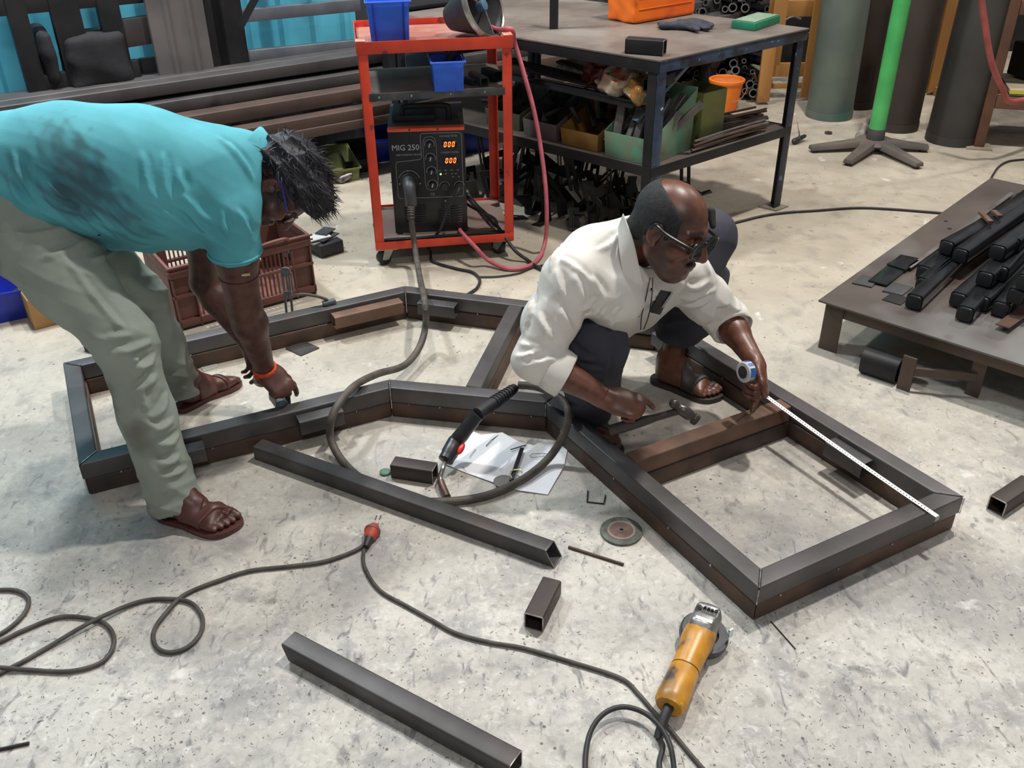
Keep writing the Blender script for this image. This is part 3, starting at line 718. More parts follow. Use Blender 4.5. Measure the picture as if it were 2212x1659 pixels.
for x in (.09, .21): MB().cyl(V(x, -.0095, WH-.004), V(x, -.008, WH-.004), .004, n=10).build('screw', DARK, wm)
hd = MB().tube(spline([V(.06, .12, WH+.003), V(.06, .12, WH+.045), V(.075, .12, WH+.06), V(WMW/2, .12, WH+.062), V(WMW-.075, .12, WH+.06), V(WMW-.06, .12, WH+.045), V(WMW-.06, .12, WH+.003)], 4), .013, 10); hd.build('handle', RUBBER, wm)
MB().b2(.015, WMW*.62, .09, .30, WH+.004, WH+.03).build('accessory_tray', RUBBER, wm, bevel=.006)
LINE = mat('panel_print', (150, 154, 160), None, .6)
PY = -.0068
def pl_line(pts, r=.0012, closed=False, name='panel_outline'):
    return MB().tube([V(x*WMW, PY, z*WH) for x, z in pts], r, 5, closed=closed).build(name, LINE, wm)
def rounded(pts, rad, k=4):
    out = []; n = len(pts)
    for i in range(n):
        p, q, s = V(*pts[i-1], 0), V(*pts[i], 0), V(*pts[(i+1) % n], 0); a = q+(p-q).normalized()*rad; b = q+(s-q).normalized()*rad
        for j in range(k+1): t = j/k; c = a.lerp(q, t).lerp(q.lerp(b, t), t); out.append((c.x, c.y))
    return out
# panel coordinates: x 0..1 across, z 0..1 up
pl_line(rounded([(.42, .955), (.965, .955), (.965, .355), (.07, .355), (.07, .70), (.42, .72)], .035), closed=True)
pl_line(rounded([(.45, .925), (.625, .925), (.625, .425), (.45, .425)], .08, 6), .0009, closed=True)
KN = mat('knob_grey', (196, 196, 198), (160, 160, 162), .35, .1, scale=30)
for i in range(4):
    x, z = (.535+.004*i)*WMW, (.855-.125*i)*WH
    k = MB().cyl(V(x, PY, z), V(x, PY-.015, z), .0135, .011, n=18).build('knob', RUBBER, wm, bevel=.001)
    MB().box((x, PY-.0165, z), (.005, .005, .017), R=Matrix.Rotation(.3, 3, 'Y')).build('knob_pointer', KN, k, bevel=.0008)
    arc = [V(x+.021*math.cos(t), PY-.0002, z+.021*math.sin(t)) for t in np.linspace(-.5, PI+.3, 18)]
    MB().tube(arc, .0013, 5).build('dial_arc', LINE, wm)
# displays with glowing digits
LED = mat('led_digits', (255, 90, 40), None, .5, emit=(255, 96, 40), estr=7.)
SEG = {'0': 'abcdef', '8': 'abcdefg'}
def digits(s, cx, cz, h=.020):
    w_ = h*.5; dp = MB().box((cx, PY-.0006, cz), (h*3.1, .002, h*1.75)).build('display_window', mat('display_dark_red', (50, 8, 10), (40, 6, 8), .15), wm, bevel=.0006)
    mb = MB(); x = cx-h*.86
    for ch in s:
        if ch == '.': mb.box((x-h*.13, PY-.0022, cz-h*.5), (.0022, .001, .0022)); continue
        for sx, sz, hor in ((0, 1, 1), (1, .5, 0), (1, -.5, 0), (0, -1, 1), (-1, -.5, 0), (-1, .5, 0)):
            mb.box((x+sx*w_/2*.8+sz*.002, PY-.0022, cz+sz*h/2), (w_*.62, .001, .0026) if hor else (.0026, .001, h*.40))
        x += h*.86
    mb.build('led_digits', LED, dp)
digits('00.0', .80*WMW, .85*WH); digits('000', .81*WMW, .70*WH)
TXM = mat('panel_lettering', (186, 190, 198), None, .5)
def ptext(name, s, x, z, size, sx=1., m=TXM): return text_mesh(name, s, size, m, wm, Matrix.Translation((x*WMW, PY-.0004, z*WH))@Matrix.Rotation(PI/2, 4, 'X'), .0004, sx)
ptext('model_lettering', 'MIG 250', .215, .83, .034, .98)
ptext('small_lettering', 'IGBT INVERTER WELDER', .255, .765, .0105, .95, LINE)
ptext('small_lettering', 'VOLTAGE METER', .79, .925, .0105, .95, LINE)
ptext('small_lettering', 'CURRENT METER', .80, .775, .0105, .95, LINE)
ptext('small_lettering', 'CE', .54, .385, .016, 1., LINE)
GLED = mat('green_led', (120, 255, 110), None, .4, emit=(120, 255, 100), estr=4.)
MB().ell((.665*WMW, PY-.001, .575*WH), (.004, .003, .004), 10, 6).build('status_lamp', GLED, wm)
MB().ell((.735*WMW, PY-.001, .578*WH), (.004, .003, .004), 10, 6).build('status_lamp', mat('amber_lamp', (150, 130, 80), None, .3), wm)
for x in (.655, .735, .815, .9):
    MB().box((x*WMW, PY, .61*WH), (.008, .001, .003)).build('tick_mark', LINE, wm)
for x, z in ((.82, .575), (.87, .575), (.83, .545), (.91, .545)): MB().box((x*WMW, PY, z*WH), (.007, .001, .003)).build('tick_mark', LINE, wm)
for x, z, r_ in ((.71, .455, .018), (.91, .455, .018)):
    k = MB().cyl(V(x*WMW, PY, z*WH), V(x*WMW, PY-.012, z*WH), r_, r_*.9, n=20).build('gas_socket', RUBBER, wm, bevel=.0015)
    MB().tube([V(x*WMW+(r_+.004)*math.cos(t), PY-.0002, z*WH+(r_+.004)*math.sin(t)) for t in np.linspace(.1, PI-.1, 14)], .0012, 5).build('dial_arc', LINE, wm)
# torch connector
cx, cz = .235*WMW, .52*WH
MB().lathe([(.0, 0), (.040, 0), (.040, .006), (.034, .012), (.0, .012)], (cx, PY, cz), (0, -1, 0), 28).build('torch_socket', RUBBER, wm, ang=25)
MB().tube([V(cx+.046*math.cos(t), PY-.0002, cz+.046*math.sin(t)) for t in np.linspace(.3, PI-.3, 16)], .0014, 5).build('dial_arc', LINE, wm)
for dx, dz in ((-.004, .046), (.045, -.012), (-.042, -.012)): MB().ell((cx+dx, PY-.002, cz+dz), (.0045, .004, .0045), 8, 6).build('screw', EDGE, wm)
TCP = [V(cx, PY-.012, cz), V(cx, PY-.04, cz-.004), V(cx+.002, PY-.062, cz-.022), V(cx+.004, PY-.070, cz-.055), V(cx+.005, PY-.072, cz-.085)]
MB().tube(spline(TCP, 4), [.030]*3+[.027]*5+[.025]*8+[.024], 16).build('torch_plug', mat('plug_grey_rubber', (70, 70, 73), (54, 54, 57), .5, scale=10), wm)
# louvres
lv = [(x, z, w_) for w_, x, zz in ((.05, .215, (.26, .235, .21, .185, .16, .135, .11)), (.045, .37, (.28, .26, .24, .215, .19, .165, .14, .115))) for x, z in [(x, z) for z in zz]] + \
     [(.68, z, .05) for z in (.235, .215, .19, .165, .14, .115)] + [(.85, z, .05) for z in (.26, .235, .21, .185, .16, .135, .11)]
for x, z, w_ in lv: MB().box((x*WMW, PY-.001, z*WH), (w_, .005, .0035), R=Matrix.Rotation(.5, 3, 'X')).build('louvre', mat('louvre_metal', (66, 68, 74), (48, 50, 55), .3, .4), wm, bevel=.0008)
for x, z in ((.29, .315), (.71, .318)): MB().ell((x*WMW, PY-.001, z*WH), (.005, .003, .005), 8, 5).build('screw', EDGE, wm)
for x, y in ((.03, .03), (WMW-.03, .03), (.03, DD-.03), (WMW-.03, DD-.03)): MB().cyl(V(x, y, -.0005), V(x, y, .009), .012, n=12).build('foot', RUBBER, wm)
MB().b2(.03, WMW-.02, -.007, -.003, -.0005, .006).build('bottom_lip', mat('pale_lip', (150, 148, 140), None, .5, scale=20), wm)
def WL(x, y, z): return Vector((g0.x, g0.y, BZ+.001))+Matrix.Rotation(WZ, 3, 'Z')@V(x, y, z)
# ---------------------------------------------------------------- bins
def bin_(name, loc, rz, w, d, h, m, label, t=.003, lip=True, taper=.06, front=.0, tilt=None, group=None):
    """open plastic parts bin; front > 0 lowers the front wall to that share of the height"""
    o = thing(name, label, 'bin', loc, rz, group); a, b = w/2, d/2; k = 1-taper; fz = h*(front if front else 1)
    out = [V(-a*k, -b*k, 0), V(a*k, -b*k, 0), V(a*k, b*k, 0), V(-a*k, b*k, 0)]; top = [V(-a, -b, fz), V(a, -b, fz), V(a, b, h), V(-a, b, h)]
    inn = [p+V(t if p.x < 0 else -t, t if p.y < 0 else -t, t) for p in out]; it = [p+V(t if p.x < 0 else -t, t if p.y < 0 else -t, 0) for p in top]
    vs = out+top+inn+it; f = [(3, 2, 1, 0), (8, 9, 10, 11)]
    for i in range(4): j = (i+1) % 4; f += [(i, j, j+4, i+4), (j+8, i+8, i+12, j+12), (i+4, j+4, j+12, i+12)]
    MB().add(vs, f).build('body', m, o, bevel=.0015)
    if lip:
        mb = MB(); e = .006
        P = [top[0]+V(-e, -e, 0), top[1]+V(e, -e, 0), top[2]+V(e, e, 0), top[3]+V(-e, e, 0)]
        mb.tube(P, .005, 6, closed=True).build('rim', m, o)
    return o
# blue tub on top of the trolley
p = TL(.135, .13, TH_-.0255)
bx = bin_('blue_bin', p, TRZ+.0, .165, .15, .16, BLUE, 'blue plastic bin on the trolley top beside the black shade', taper=.10)
for x in (-.056, .056): MB().bar(V(x, -.0705, .004), V(x*1.08, -.079, .155), .018, .006, up=(1, 0, 0)).build('rib', BLUED, bx, bevel=.002)
p = TL(.355, .06, MZ+.0005)
bin_('blue_bin', p, TRZ-.02, .125, .16, .115, BLUE, 'blue plastic bin on the middle shelf of the trolley', taper=.06)
tag(MB().sq(p+V(-.02, .02, .03), p+V(.03, .05, .135), .03, .03, .002).build('tube_offcut', STEEL2, origin=p+V(0, 0, .02)), 'steel tube offcut standing in the blue bin on the middle shelf', 'tube offcut')
# black shade with shiny ring, on its side
SH = thing('lamp_shade', 'black cone-shaped shade with shiny metal ring lying on the trolley top', 'shade', TL(.42, .15, TH_-.0255))
ax = V(.80, -.62, .40).normalized(); ax = Matrix.Rotation(TRZ, 3, 'Z')@ax; rc = V(.10, -.03, .125)
MB().lathe([(.03, -.17), (.05, -.165), (.075, -.11), (.108, -.03), (.124, 0), (.120, 0), (.104, -.03), (.07, -.105), (.0, -.12)], rc, ax, 36).build('shade', RUBBER, SH, ang=30)
MB().lathe([(.128, -.012), (.134, -.006), (.134, .012), (.126, .016), (.121, .012), (.121, -.006), (.128, -.012)], rc, ax, 44).build('ring', mat('bright_ring', (196, 192, 186), (150, 146, 140), .25, .8, scale=20), SH)
_, a_, b_ = basis(ax)
for t in (0.5, 2.6, 4.7): MB().cyl(rc+ax*.004, rc+ax*.006+(a_*math.cos(t)+b_*math.sin(t))*.122, .003, n=6).build('spoke', EDGE, SH)
MB().cyl(rc-ax*.02, rc+ax*.012, .022, n=16).build('hub', mat('hub_blue_grey', (74, 104, 132), None, .4), SH, bevel=.003)
# tube offcuts on the middle shelf
def offcut(p, q, w_, label, m=STEEL2, group=None, name='tube_offcut', cat='tube offcut', h=None, inner=True, ti=.0025):
    c = (Vector(p)+Vector(q))/2; return tag(MB().sq(p, q, w_, h or w_, ti, inner=inner).build(name, m, origin=c), label, cat, group)
z = MZ+.0185
offcut(TL(.505, .03, z+.001), TL(.47, .16, z+.001), .036, 'square tube offcut with bright open end on the right of the middle shelf')
offcut(TL(.47, .055, MZ+.0135), TL(.43, .12, MZ+.0135), .025, 'small tube offcut left of the bright-ended one on the middle shelf')
offcut(TL(.57, .10, MZ+.0225), TL(.53, .19, MZ+.0225), .043, 'dark tube offcut at the right end of the middle shelf', DARK)
c_ = TL(.37, -.0, MZ+.011); tag(MB().cyl(TL(.345, .03, MZ+.009), TL(.385, -.012, MZ+.009), .008, n=12).build('steel_pin', RUST, origin=c_), 'short rusty round pin in front of the blue bin on the shelf', 'pin')
# ================================================================ steel work table
TBZ = .86
C_ = G(1425, 131, TBZ); U_ = (G(1742, 62, TBZ)-C_); TUL = U_.length+.02; U_.normalize(); Vd = (G(1102, 79, TBZ)-C_); Vd.normalize()
TVL = 1.62
def T(u, v, z=0.): q = C_+U_*u+Vd*v; return V(q.x, q.y, z)
def onT(px, py, z):   # pixel on a horizontal plane -> table u,v
    q = G(px, py, z)-C_; a = np.array([[U_.x, Vd.x], [U_.y, Vd.y]]); r_ = np.linalg.solve(a, [q.x, q.y]); return r_
tb = thing('work_table', 'large dark steel work table with a lower shelf', 'table', (C_.x, C_.y, 0))
TOPM = mat('worn_table_steel', (122, 112, 104), (100, 89, 82), .5, .0, scale=4, bump=.05, spots=[((140, 133, 127), 2.2, .55, .7), ((74, 60, 54), 3.5, .62, .75)])
NAVY = mat('navy_chipped_paint', (42, 50, 66), (34, 38, 48), .45, .1, scale=8, spots=[((92, 120, 158), 22, .64, .7)])
NAVYB = mat('blue_chipped_paint', (58, 76, 104), (40, 48, 64), .45, .0, scale=5, spots=[((190, 200, 212), 45, .68, .72), ((30, 32, 38), 9, .5, .6)])
def slab(u0, u1, v0, v1, z0, z1): return MB().hexa([T(u0, v0, z0), T(u1, v0, z0), T(u1, v1, z0), T(u0, v1, z0), T(u0, v0, z1), T(u1, v0, z1), T(u1, v1, z1), T(u0, v1, z1)])
slab(-.002, TUL, -.002, TVL, TBZ-.006, TBZ).build('top_plate', TOPM, tb, world=True)
for (a, b, m) in (((0, 0, TUL, .006), 'r', NAVYB), ((0, 0, .006, TVL), 'f', DARK), ((TUL-.006, 0, TUL, TVL), 'b', NAVY), ((0, TVL-.006, TUL, TVL), 'l', NAVY)):
    slab(a[0]+.001, a[2]-.001, a[1]+.001, a[3]-.001, TBZ-.052, TBZ-.0065).build('apron', m, tb, world=True, bevel=.001)
def tleg(u, v, su, sv, m1=NAVY, m2=DARK, w_=.05, t=.005):
    z0, z1 = .006, TBZ-.0065
    e = .0015
    o = slab(min(u, u+su*w_), max(u, u+su*w_), min(v, v+sv*t), max(v, v+sv*t), z0, z1).build('leg', m1, tb, world=True, bevel=.0008)
    off = slab(min(u, u+su*t), max(u, u+su*t), min(v+sv*(t+e), v+sv*w_), max(v+sv*(t+e), v+sv*w_), z0, z1)
    return o, off.build('leg_flange', m2, tb, world=True, bevel=.0008)
for u, su in ((.008, 1), (TUL-.008, -1)):
    for v, sv in ((.008, 1), (TVL-.008, -1)):
        tleg(u, v, su, sv, NAVYB if (u < .1 and v < .1) else NAVY)
for u in (.03, TUL-.03):
    for v in (.03, TVL-.03): slab(u-.05, u+.05, v-.05, v+.05, .0005, .0055).build('foot_plate', mat('dusty_plate', (132, 124, 114), (110, 102, 94), .6, .1, scale=8), tb, world=True)
SHZ = .41
SHM = mat('shelf_plate_brown', (104, 92, 82), (80, 70, 64), .55, .15, scale=5, bump=.05)
slab(.012, TUL-.012, .012, TVL-.012, SHZ-.006, SHZ).build('lower_shelf', SHM, tb, world=True)
for a in ((.012, .006, TUL-.012, .0115), (.006, .012, .0115, TVL-.012), (TUL-.0115, .012, TUL-.006, TVL-.012)):
    slab(a[0], a[2], a[1], a[3], SHZ-.04, SHZ+.003).build('shelf_rail', DARK, tb, world=True, bevel=.001)
TRZ2 = math.atan2(U_.y, U_.x)
# scratches of bright metal on the table top
rr_ = random.Random(8)
mb = MB()
for i in range(34):
    px = rr_.uniform(1110, 1330); py = rr_.uniform(25, 85)
    if i > 26: px = rr_.uniform(1380, 1560); py = rr_.uniform(50, 85)
    p = G(px, py, TBZ+.0008); a = rr_.uniform(-.3, .5); l = rr_.uniform(.008, .03); d = V(math.cos(a), math.sin(a), 0)*l
    mb.bar(p, p+d, .003, .001)
tag(mb.build('metal_chips', mat('bright_chips', (214, 214, 214), None, .3, .5)), 'bright metal chips scattered over the work table top', 'chips', kind='stuff')
# ---------------------------------------------------------------- things on the table
f_ = G(1369, 54, TBZ); l_ = G(1293, 46, TBZ); r_ = G(1501, 31, TBZ)
du = (r_-f_); wv = du.length; du.normalize(); dv = V(-du.y, du.x, 0); dl = (l_-f_).length
ORB = mat('orange_plastic', (246, 120, 28), (232, 98, 22), .4, 0, scale=6, spots=[((196, 74, 26), 5, .62, .75)])
rz = math.atan2(du.y, du.x)
ob = thing('orange_box', 'bright orange plastic box on the work table', 'box', f_+du*(wv/2)+dv*(dl/2)+V(0, 0, .001), rz)
b = S(); b.box((0, 0, .11), (wv/2, dl/2, .11), rad=.012)
b.noise = lambda P: .0025*np.sin(P[:, 1]*60+2*np.sin(P[:, 2]*40))*(P[:, 0] < -wv/2+.02)
o = b.build('body', ORB, .006); o.parent = ob
MB().b2(-wv/2-.006, wv/2+.006, -dl/2-.006, dl/2+.006, .2205, .24).build('lid', ORB, ob, bevel=.004)
for k in range(3): MB().b2(-wv/2+.03, wv/2-.03, -dl/2-.003, -dl/2+.002, .06+k*.05, .064+k*.05).build('moulded_rib', ORB, ob, bevel=.001)
# post
q = G(1197, 63, TBZ)
po = thing('angle_post', 'short black angle post with blue edge standing on the work table', 'post', (q.x, q.y, TBZ+.0005), .1)
MB().b2(-.022, .014, -.004, 0, 0, .34).build('dark_flange', DARK, po); MB().b2(.0145, .0185, -.004, .034, 0, .34).build('blue_flange', NAVYB, po)
a, b = G(1354, 97, TBZ+.03), G(1436, 103, TBZ+.03)
o = offcut(V(a.x, a.y, TBZ+.031), V(b.x, b.y, TBZ+.031), .055, 'dark rectangular tube offcut on the near corner of the work table', DARK, h=.06)
d = (b-a).normalized(); MB().sq(V(b.x, b.y, TBZ+.031)-d*.001, V(b.x, b.y, TBZ+.031)+d*.001, .0555, .0605, .0035).build('cut_end', EDGE, o, world=True)
# dark work glove
gl = S(); z = TBZ+.016
for pp, qq, r0, r1 in (((1440, 56), (1475, 55), .022, .026), ((1475, 55), (1500, 50), .026, .022), ((1500, 50), (1536, 54), .022, .017), ((1500, 54), (1530, 60), .02, .016), ((1490, 58), (1508, 64), .018, .014), ((1470, 48), (1500, 44), .018, .014), ((1432, 54), (1424, 50), .017, .012)):
    gl.cone(tuple(G(*pp, z)), tuple(G(*qq, z)), r0, r1, k=.03, n=(0, 0, 1), flat=.7)
gl.noise = waves([((40, 20, 10), 1), ((10, 50, 20), .7)], .005, 4)
gl.box(tuple(G(1480, 54, TBZ-.1)+V(0, 0, .0)), (1, 1, .1005), op='s')
o = gl.build('work_glove', mat('charcoal_knit', (58, 60, 70), (42, 44, 52), .9, 0, scale=30, bump=.3, bscale=200), .005); tag(o, 'charcoal knitted glove lying on the work table', 'glove')
f_ = G(1630, 68, TBZ); l_ = G(1584, 65, TBZ); r_ = G(1684, 50, TBZ); du = (r_-f_); wv = du.length; du.normalize(); dv = V(-du.y, du.x, 0)
gb = thing('green_block', 'green painted block box at the far right of the work table', 'box', f_+du*wv/2+dv*.06+V(0, 0, .0008), math.atan2(du.y, du.x))
GRN = mat('green_paint', (42, 134, 100), (32, 112, 84), .5, 0, scale=8)
MB().b2(-wv/2, wv/2, -.06, .06, 0, .034).build('body', GRN, gb, bevel=.003)
MB().b2(-wv/2+.008, wv/2-.008, -.052, .052, .0345, .038).build('dusty_lid', mat('dusty_green', (128, 142, 122), (100, 128, 108), .7, 0, scale=10), gb, bevel=.001)
# ---------------------------------------------------------------- shelf contents
def tbin(px, py, w_, d_, h_, m, label, name='parts_bin', front=.55, rz=None, z=SHZ, **kw):
    q = G(px, py, z); rz = TRZ2 if rz is None else rz; R = Matrix.Rotation(rz, 3, 'Z'); c = q+R@V(-w_/2 if kw.get('right') else w_/2, d_/2, 0)
    return bin_(name, V(c.x, c.y, z+.0008), rz, w_, d_, h_, m, label, front=front, taper=.05, lip=False), c, R
GRNB = mat('worn_green_steel', (98, 150, 122), (132, 138, 112), .6, .0, scale=5, bump=.05, spots=[((120, 98, 80), 6, .6, .72), ((78, 168, 142), 4, .62, .7)])
YEL = mat('dirty_yellow_plastic', (150, 112, 46), (120, 88, 40), .6, 0, scale=6)
GRYB = mat('dirty_grey_plastic', (102, 94, 92), (82, 76, 74), .6, 0, scale=6)
# bins face the front-left edge of the table (their open side towards -U)
FR = math.atan2(-Vd.y, -Vd.x)   # local x along -V, so local -y points to -U
def sbin(u, v, w_, d_, h_, m, label, front=.5, name='parts_bin'):
    c = T(u+d_/2, v, SHZ+.0008); return bin_(name, c, FR, w_, d_, h_, m, label, front=front, taper=.04, lip=False)
u0, v0 = onT(1400, 358, SHZ)
gbn = sbin(.03, .185, .25, .34, .265, GRNB, 'worn green steel bin full of grey tube offcuts on the table shelf', front=.42)
MB().b2(-.125, .125, .166, .176, .225, .272).build('back_lip', GRNB, gbn, bevel=.002)
sbin(.05, .46, .21, .28, .17, YEL, 'dirty yellow parts bin beside the green bin on the table shelf', .45)
sbin(.06, .70, .20, .28, .17, GRYB, 'dirty grey parts bin third along the table shelf', .45)
sbin(.08, .95, .22, .28, .16, mat('dirty_olive_plastic', (92, 94, 70), (70, 72, 56), .6, scale=6), 'dull olive parts bin fourth along the table shelf', .5)
sbin(.36, .46, .2, .28, .17, BLUED, 'blue parts bin behind the yellow bin on the table shelf', .5)
olive = mat('olive_steel', (120, 124, 70), (98, 100, 58), .6, 0, scale=6)
ol = bin_('parts_bin', T(.50, .18, SHZ+.0008), TRZ2, .16, .2, .24, olive, 'tall olive green bin behind the green steel bin on the shelf', taper=.02, lip=False)
GT = mat('grey_cut_tube', (128, 124, 122), (96, 92, 90), .4, .4, scale=9)
rr_ = random.Random(21)
cnt = 0
for i in range(13):   # tube offcuts heaped in the green bin
    u, v = .06+.085*(i % 3), .09+.05*(i//3)
    z = SHZ+.05+.03*(i % 3); d = (U_*rr_.uniform(.3, .8)+Vd*rr_.uniform(-.5, .2)+V(0, 0, rr_.uniform(.5, 1.1))).normalized()
    p = T(u, v, z); q = p+d*rr_.uniform(.13, .19)
    offcut(p, q, rr_.choice((.03, .036, .04)), 'grey tube offcut heaped in the green steel bin', GT, 'tube offcuts in the green bin')
p = T(.05, .14, SHZ+.17); offcut(p, p+(U_*.30+Vd*-.02+V(0, 0, .22)), .035, 'long shiny tube leaning out of the green bin', mat('bright_tube', (120, 132, 146), (84, 92, 104), .3, .5), h=.02)
for k in range(22):   # dark scrap in the other bins
    v = rr_.choice((.43, .47, .50, .67, .72, .74, .92, .98)); u = rr_.uniform(.10, .26)
    p = T(u, v, SHZ+rr_.uniform(.07, .13)); d = (U_*rr_.uniform(-.5, .6)+Vd*rr_.uniform(-.6, .6)+V(0, 0, rr_.uniform(.0, .8))).normalized()
    offcut(p, p+d*rr_.uniform(.08, .13), rr_.choice((.02, .026)), 'small dark offcut in a parts bin on the table shelf', DARK, 'dark offcuts in the shelf bins')
# upper layer: dark flat bars lying across the bins
for k in range(7):
    p = T(.05+.035*k, .12+.05*rr_.random(), SHZ+.235+.012*(k % 3)); q = p+Vd*rr_.uniform(.6, .95)+U_*rr_.uniform(-.03, .06)+V(0, 0, rr_.uniform(-.0, .06))
    tag(MB().bar(p, q, rr_.uniform(.03, .05), .010).build('flat_bar', DARK, origin=(p+q)/2, bevel=.001), 'dark flat bar lying across the bins on the table shelf', 'bar', 'flat bars across the shelf bins')
# crumpled plastic packets
def packet(u, v, z, r_, cols, label, sd):
    b = S(); c = T(u, v, z); b.ell(tuple(c), r_); b.noise = waves([((34, 22, 11), 1), ((-18, 40, 26), .8), ((14, -22, 50), .7)], .022, sd, sharp=.8)
    m = mat('packet_'+str(sd), cols[0], cols[1], .25, 0, scale=14, spots=[(cols[2], 11, .55, .62), (cols[3], 17, .6, .66)])
    return tag(b.build('plastic_packet', m, .007), label, 'packet')
packet(.16, .30, SHZ+.30, (.10, .10, .055), ((196, 180, 160), (150, 120, 96), (196, 70, 44), (90, 60, 48)), 'crumpled clear and red plastic packet on the flat bars', 31)
packet(.12, .17, SHZ+.285, (.07, .08, .04), ((66, 112, 72), (190, 120, 60), (226, 140, 70), (220, 214, 204)), 'green and orange plastic packet nearest the table leg', 32)
packet(.2, .44, SHZ+.30, (.09, .08, .05), ((120, 44, 36), (76, 40, 36), (150, 70, 50), (40, 34, 34)), 'dull red crumpled packet further left on the flat bars', 33)
packet(.42, .75, SHZ+.26, (.10, .09, .05), ((178, 178, 174), (150, 150, 148), (120, 118, 116), (90, 88, 86)), 'pale grey plastic packet far back on the table shelf', 34)
offcut(T(.035, .075, SHZ+.335), T(.20, .1, SHZ+.345), .05, 'dark tube offcut with open end beside the front table leg', DARK, h=.05)
# bundle of rods on the right of the shelf
for k in range(34):
    a = onT(1500+rr_.uniform(0, 12), 330-k*1.8+rr_.uniform(-4, 4), SHZ+.01); b = onT(1660-rr_.uniform(0, 30), 278-k*.8+rr_.uniform(-6, 4), SHZ+.02)
    z = SHZ+.008+.012*(k % 4)+.0*k
    p = T(min(a[0], TUL-.1), max(a[1], .04), z+rr_.uniform(0, .01)); q = T(min(b[0], TUL-.02), max(b[1], .03), z+rr_.uniform(.0, .03)); m_ = (p+q)/2+V(rr_.uniform(-.01, .01), rr_.uniform(-.01, .01), rr_.uniform(-.002, .006))
    tag(MB().tube(spline([p, m_, q], 4), rr_.uniform(.004, .007), 7).build('steel_rod', RUST if k % 3 else GT, origin=m_), 'thin steel rod in the bundle on the right of the table shelf', 'rod', 'steel rods bundled on the table shelf')
# ---------------------------------------------------------------- slotted brackets heaped under the table
def bracket():
    t = thing('slotted_bracket', 'dark slotted steel bracket in the heap under the work table', 'bracket', (0, 0, 0), 0, 'slotted brackets heaped under the table')
    mb = MB()
    L_, w_, th = .26, .06, .005
    for x0, x1, z0, z1 in ((-w_/2, -.011, 0, L_), (.011, w_/2, 0, L_), (-.011, .011, 0, .05), (-.011, .011, .21, L_)): mb.b2(x0, x1, -th/2, th/2, z0, z1)
    mb.build('slotted_plate', DARK, t); MB().b2(-w_/2, w_/2, th/2, .11, 0, th).build('base_plate', DARK, t)
    MB().add([(-.002, th/2, th), (.002, th/2, th), (.002, .09, th), (-.002, .09, th), (-.002, th/2, .12), (.002, th/2, .12)], [(0, 1, 2, 3), (0, 4, 5, 1), (1, 5, 2), (0, 3, 4), (3, 2, 5, 4)]).build('gusset', DARK, t)
    return t
br = bracket(); spots_ = []
for i in range(36):
    u = .06+.11*(i % 5)+rr_.uniform(-.03, .03); v = .14+.16*(i//5)+rr_.uniform(-.05, .05)
    spots_.append((u, v, 0.002))
for i in range(24): spots_.append((.08+.12*(i % 4)+rr_.uniform(-.03, .03), .16+.2*(i//4), .11))
for i, (u, v, z) in enumerate(spots_):
    k = br if i == 0 else dup(br)
    lie = (0, 2, 1, 2)[i % 4]; k.scale = (.85,)*3
    k.location = T(u, v, z+(.03 if lie == 1 else 0)); k.rotation_euler = ((-1.2+rr_.uniform(-.25, .25), rr_.uniform(-.3, .3), rr_.uniform(0, 6.3)) if lie == 0 else (PI/2+rr_.uniform(-.4, .1), rr_.uniform(-.3, .3), rr_.uniform(0, 6.3)) if lie == 1 else (rr_.uniform(-.25, .25), rr_.uniform(-.3, .3), rr_.uniform(0, 6.3)))
g_ = G(1300, 390, 0.25)
tag(MB().box(T(.25, .55, .14), (.22, .12, .004), TRZ2, R=Matrix.Rotation(TRZ2, 3, 'Z')@Matrix.Rotation(.5, 3, 'X')).build('sheet_offcut', mat('pale_sheet_offcut', (150, 144, 136), (128, 122, 114), .5, .1, scale=6), origin=T(.25, .55, .1)), 'pale sheet offcut lying in the bracket heap under the table', 'sheet')
# ================================================================ far right background
# orange bucket
g_ = G(1570, 246); bk = thing('orange_bucket', 'orange plastic bucket on the floor behind the work table', 'bucket', g_+V(0, .10, 0))
ORK = mat('bucket_orange', (240, 130, 36), (226, 112, 28), .45, 0, scale=5)
s_ = .98
MB().lathe([(0, .001), (.083*s_, .001), (.112*s_, .185), (.120*s_, .187), (.122*s_, .203), (.113*s_, .207), (.106*s_, .203), (.080*s_, .008), (0, .008)], n=36).build('body', ORK, bk, ang=40)
MB().tube([V(.116*s_*math.cos(t), -.116*s_*math.sin(t)*.35-.10, .185-.10*math.sin(t)) for t in np.linspace(0, PI, 18)], .0025, 6).build('handle', mat('bucket_wire', (150, 96, 60), None, .4, .4), bk)
MB().ell((0, 0, .19), (.1, .1, .012), 20, 6).build('contents', mat('orange_dust', (214, 120, 50), (180, 96, 50), .9, 0, scale=20, bump=.3), bk)
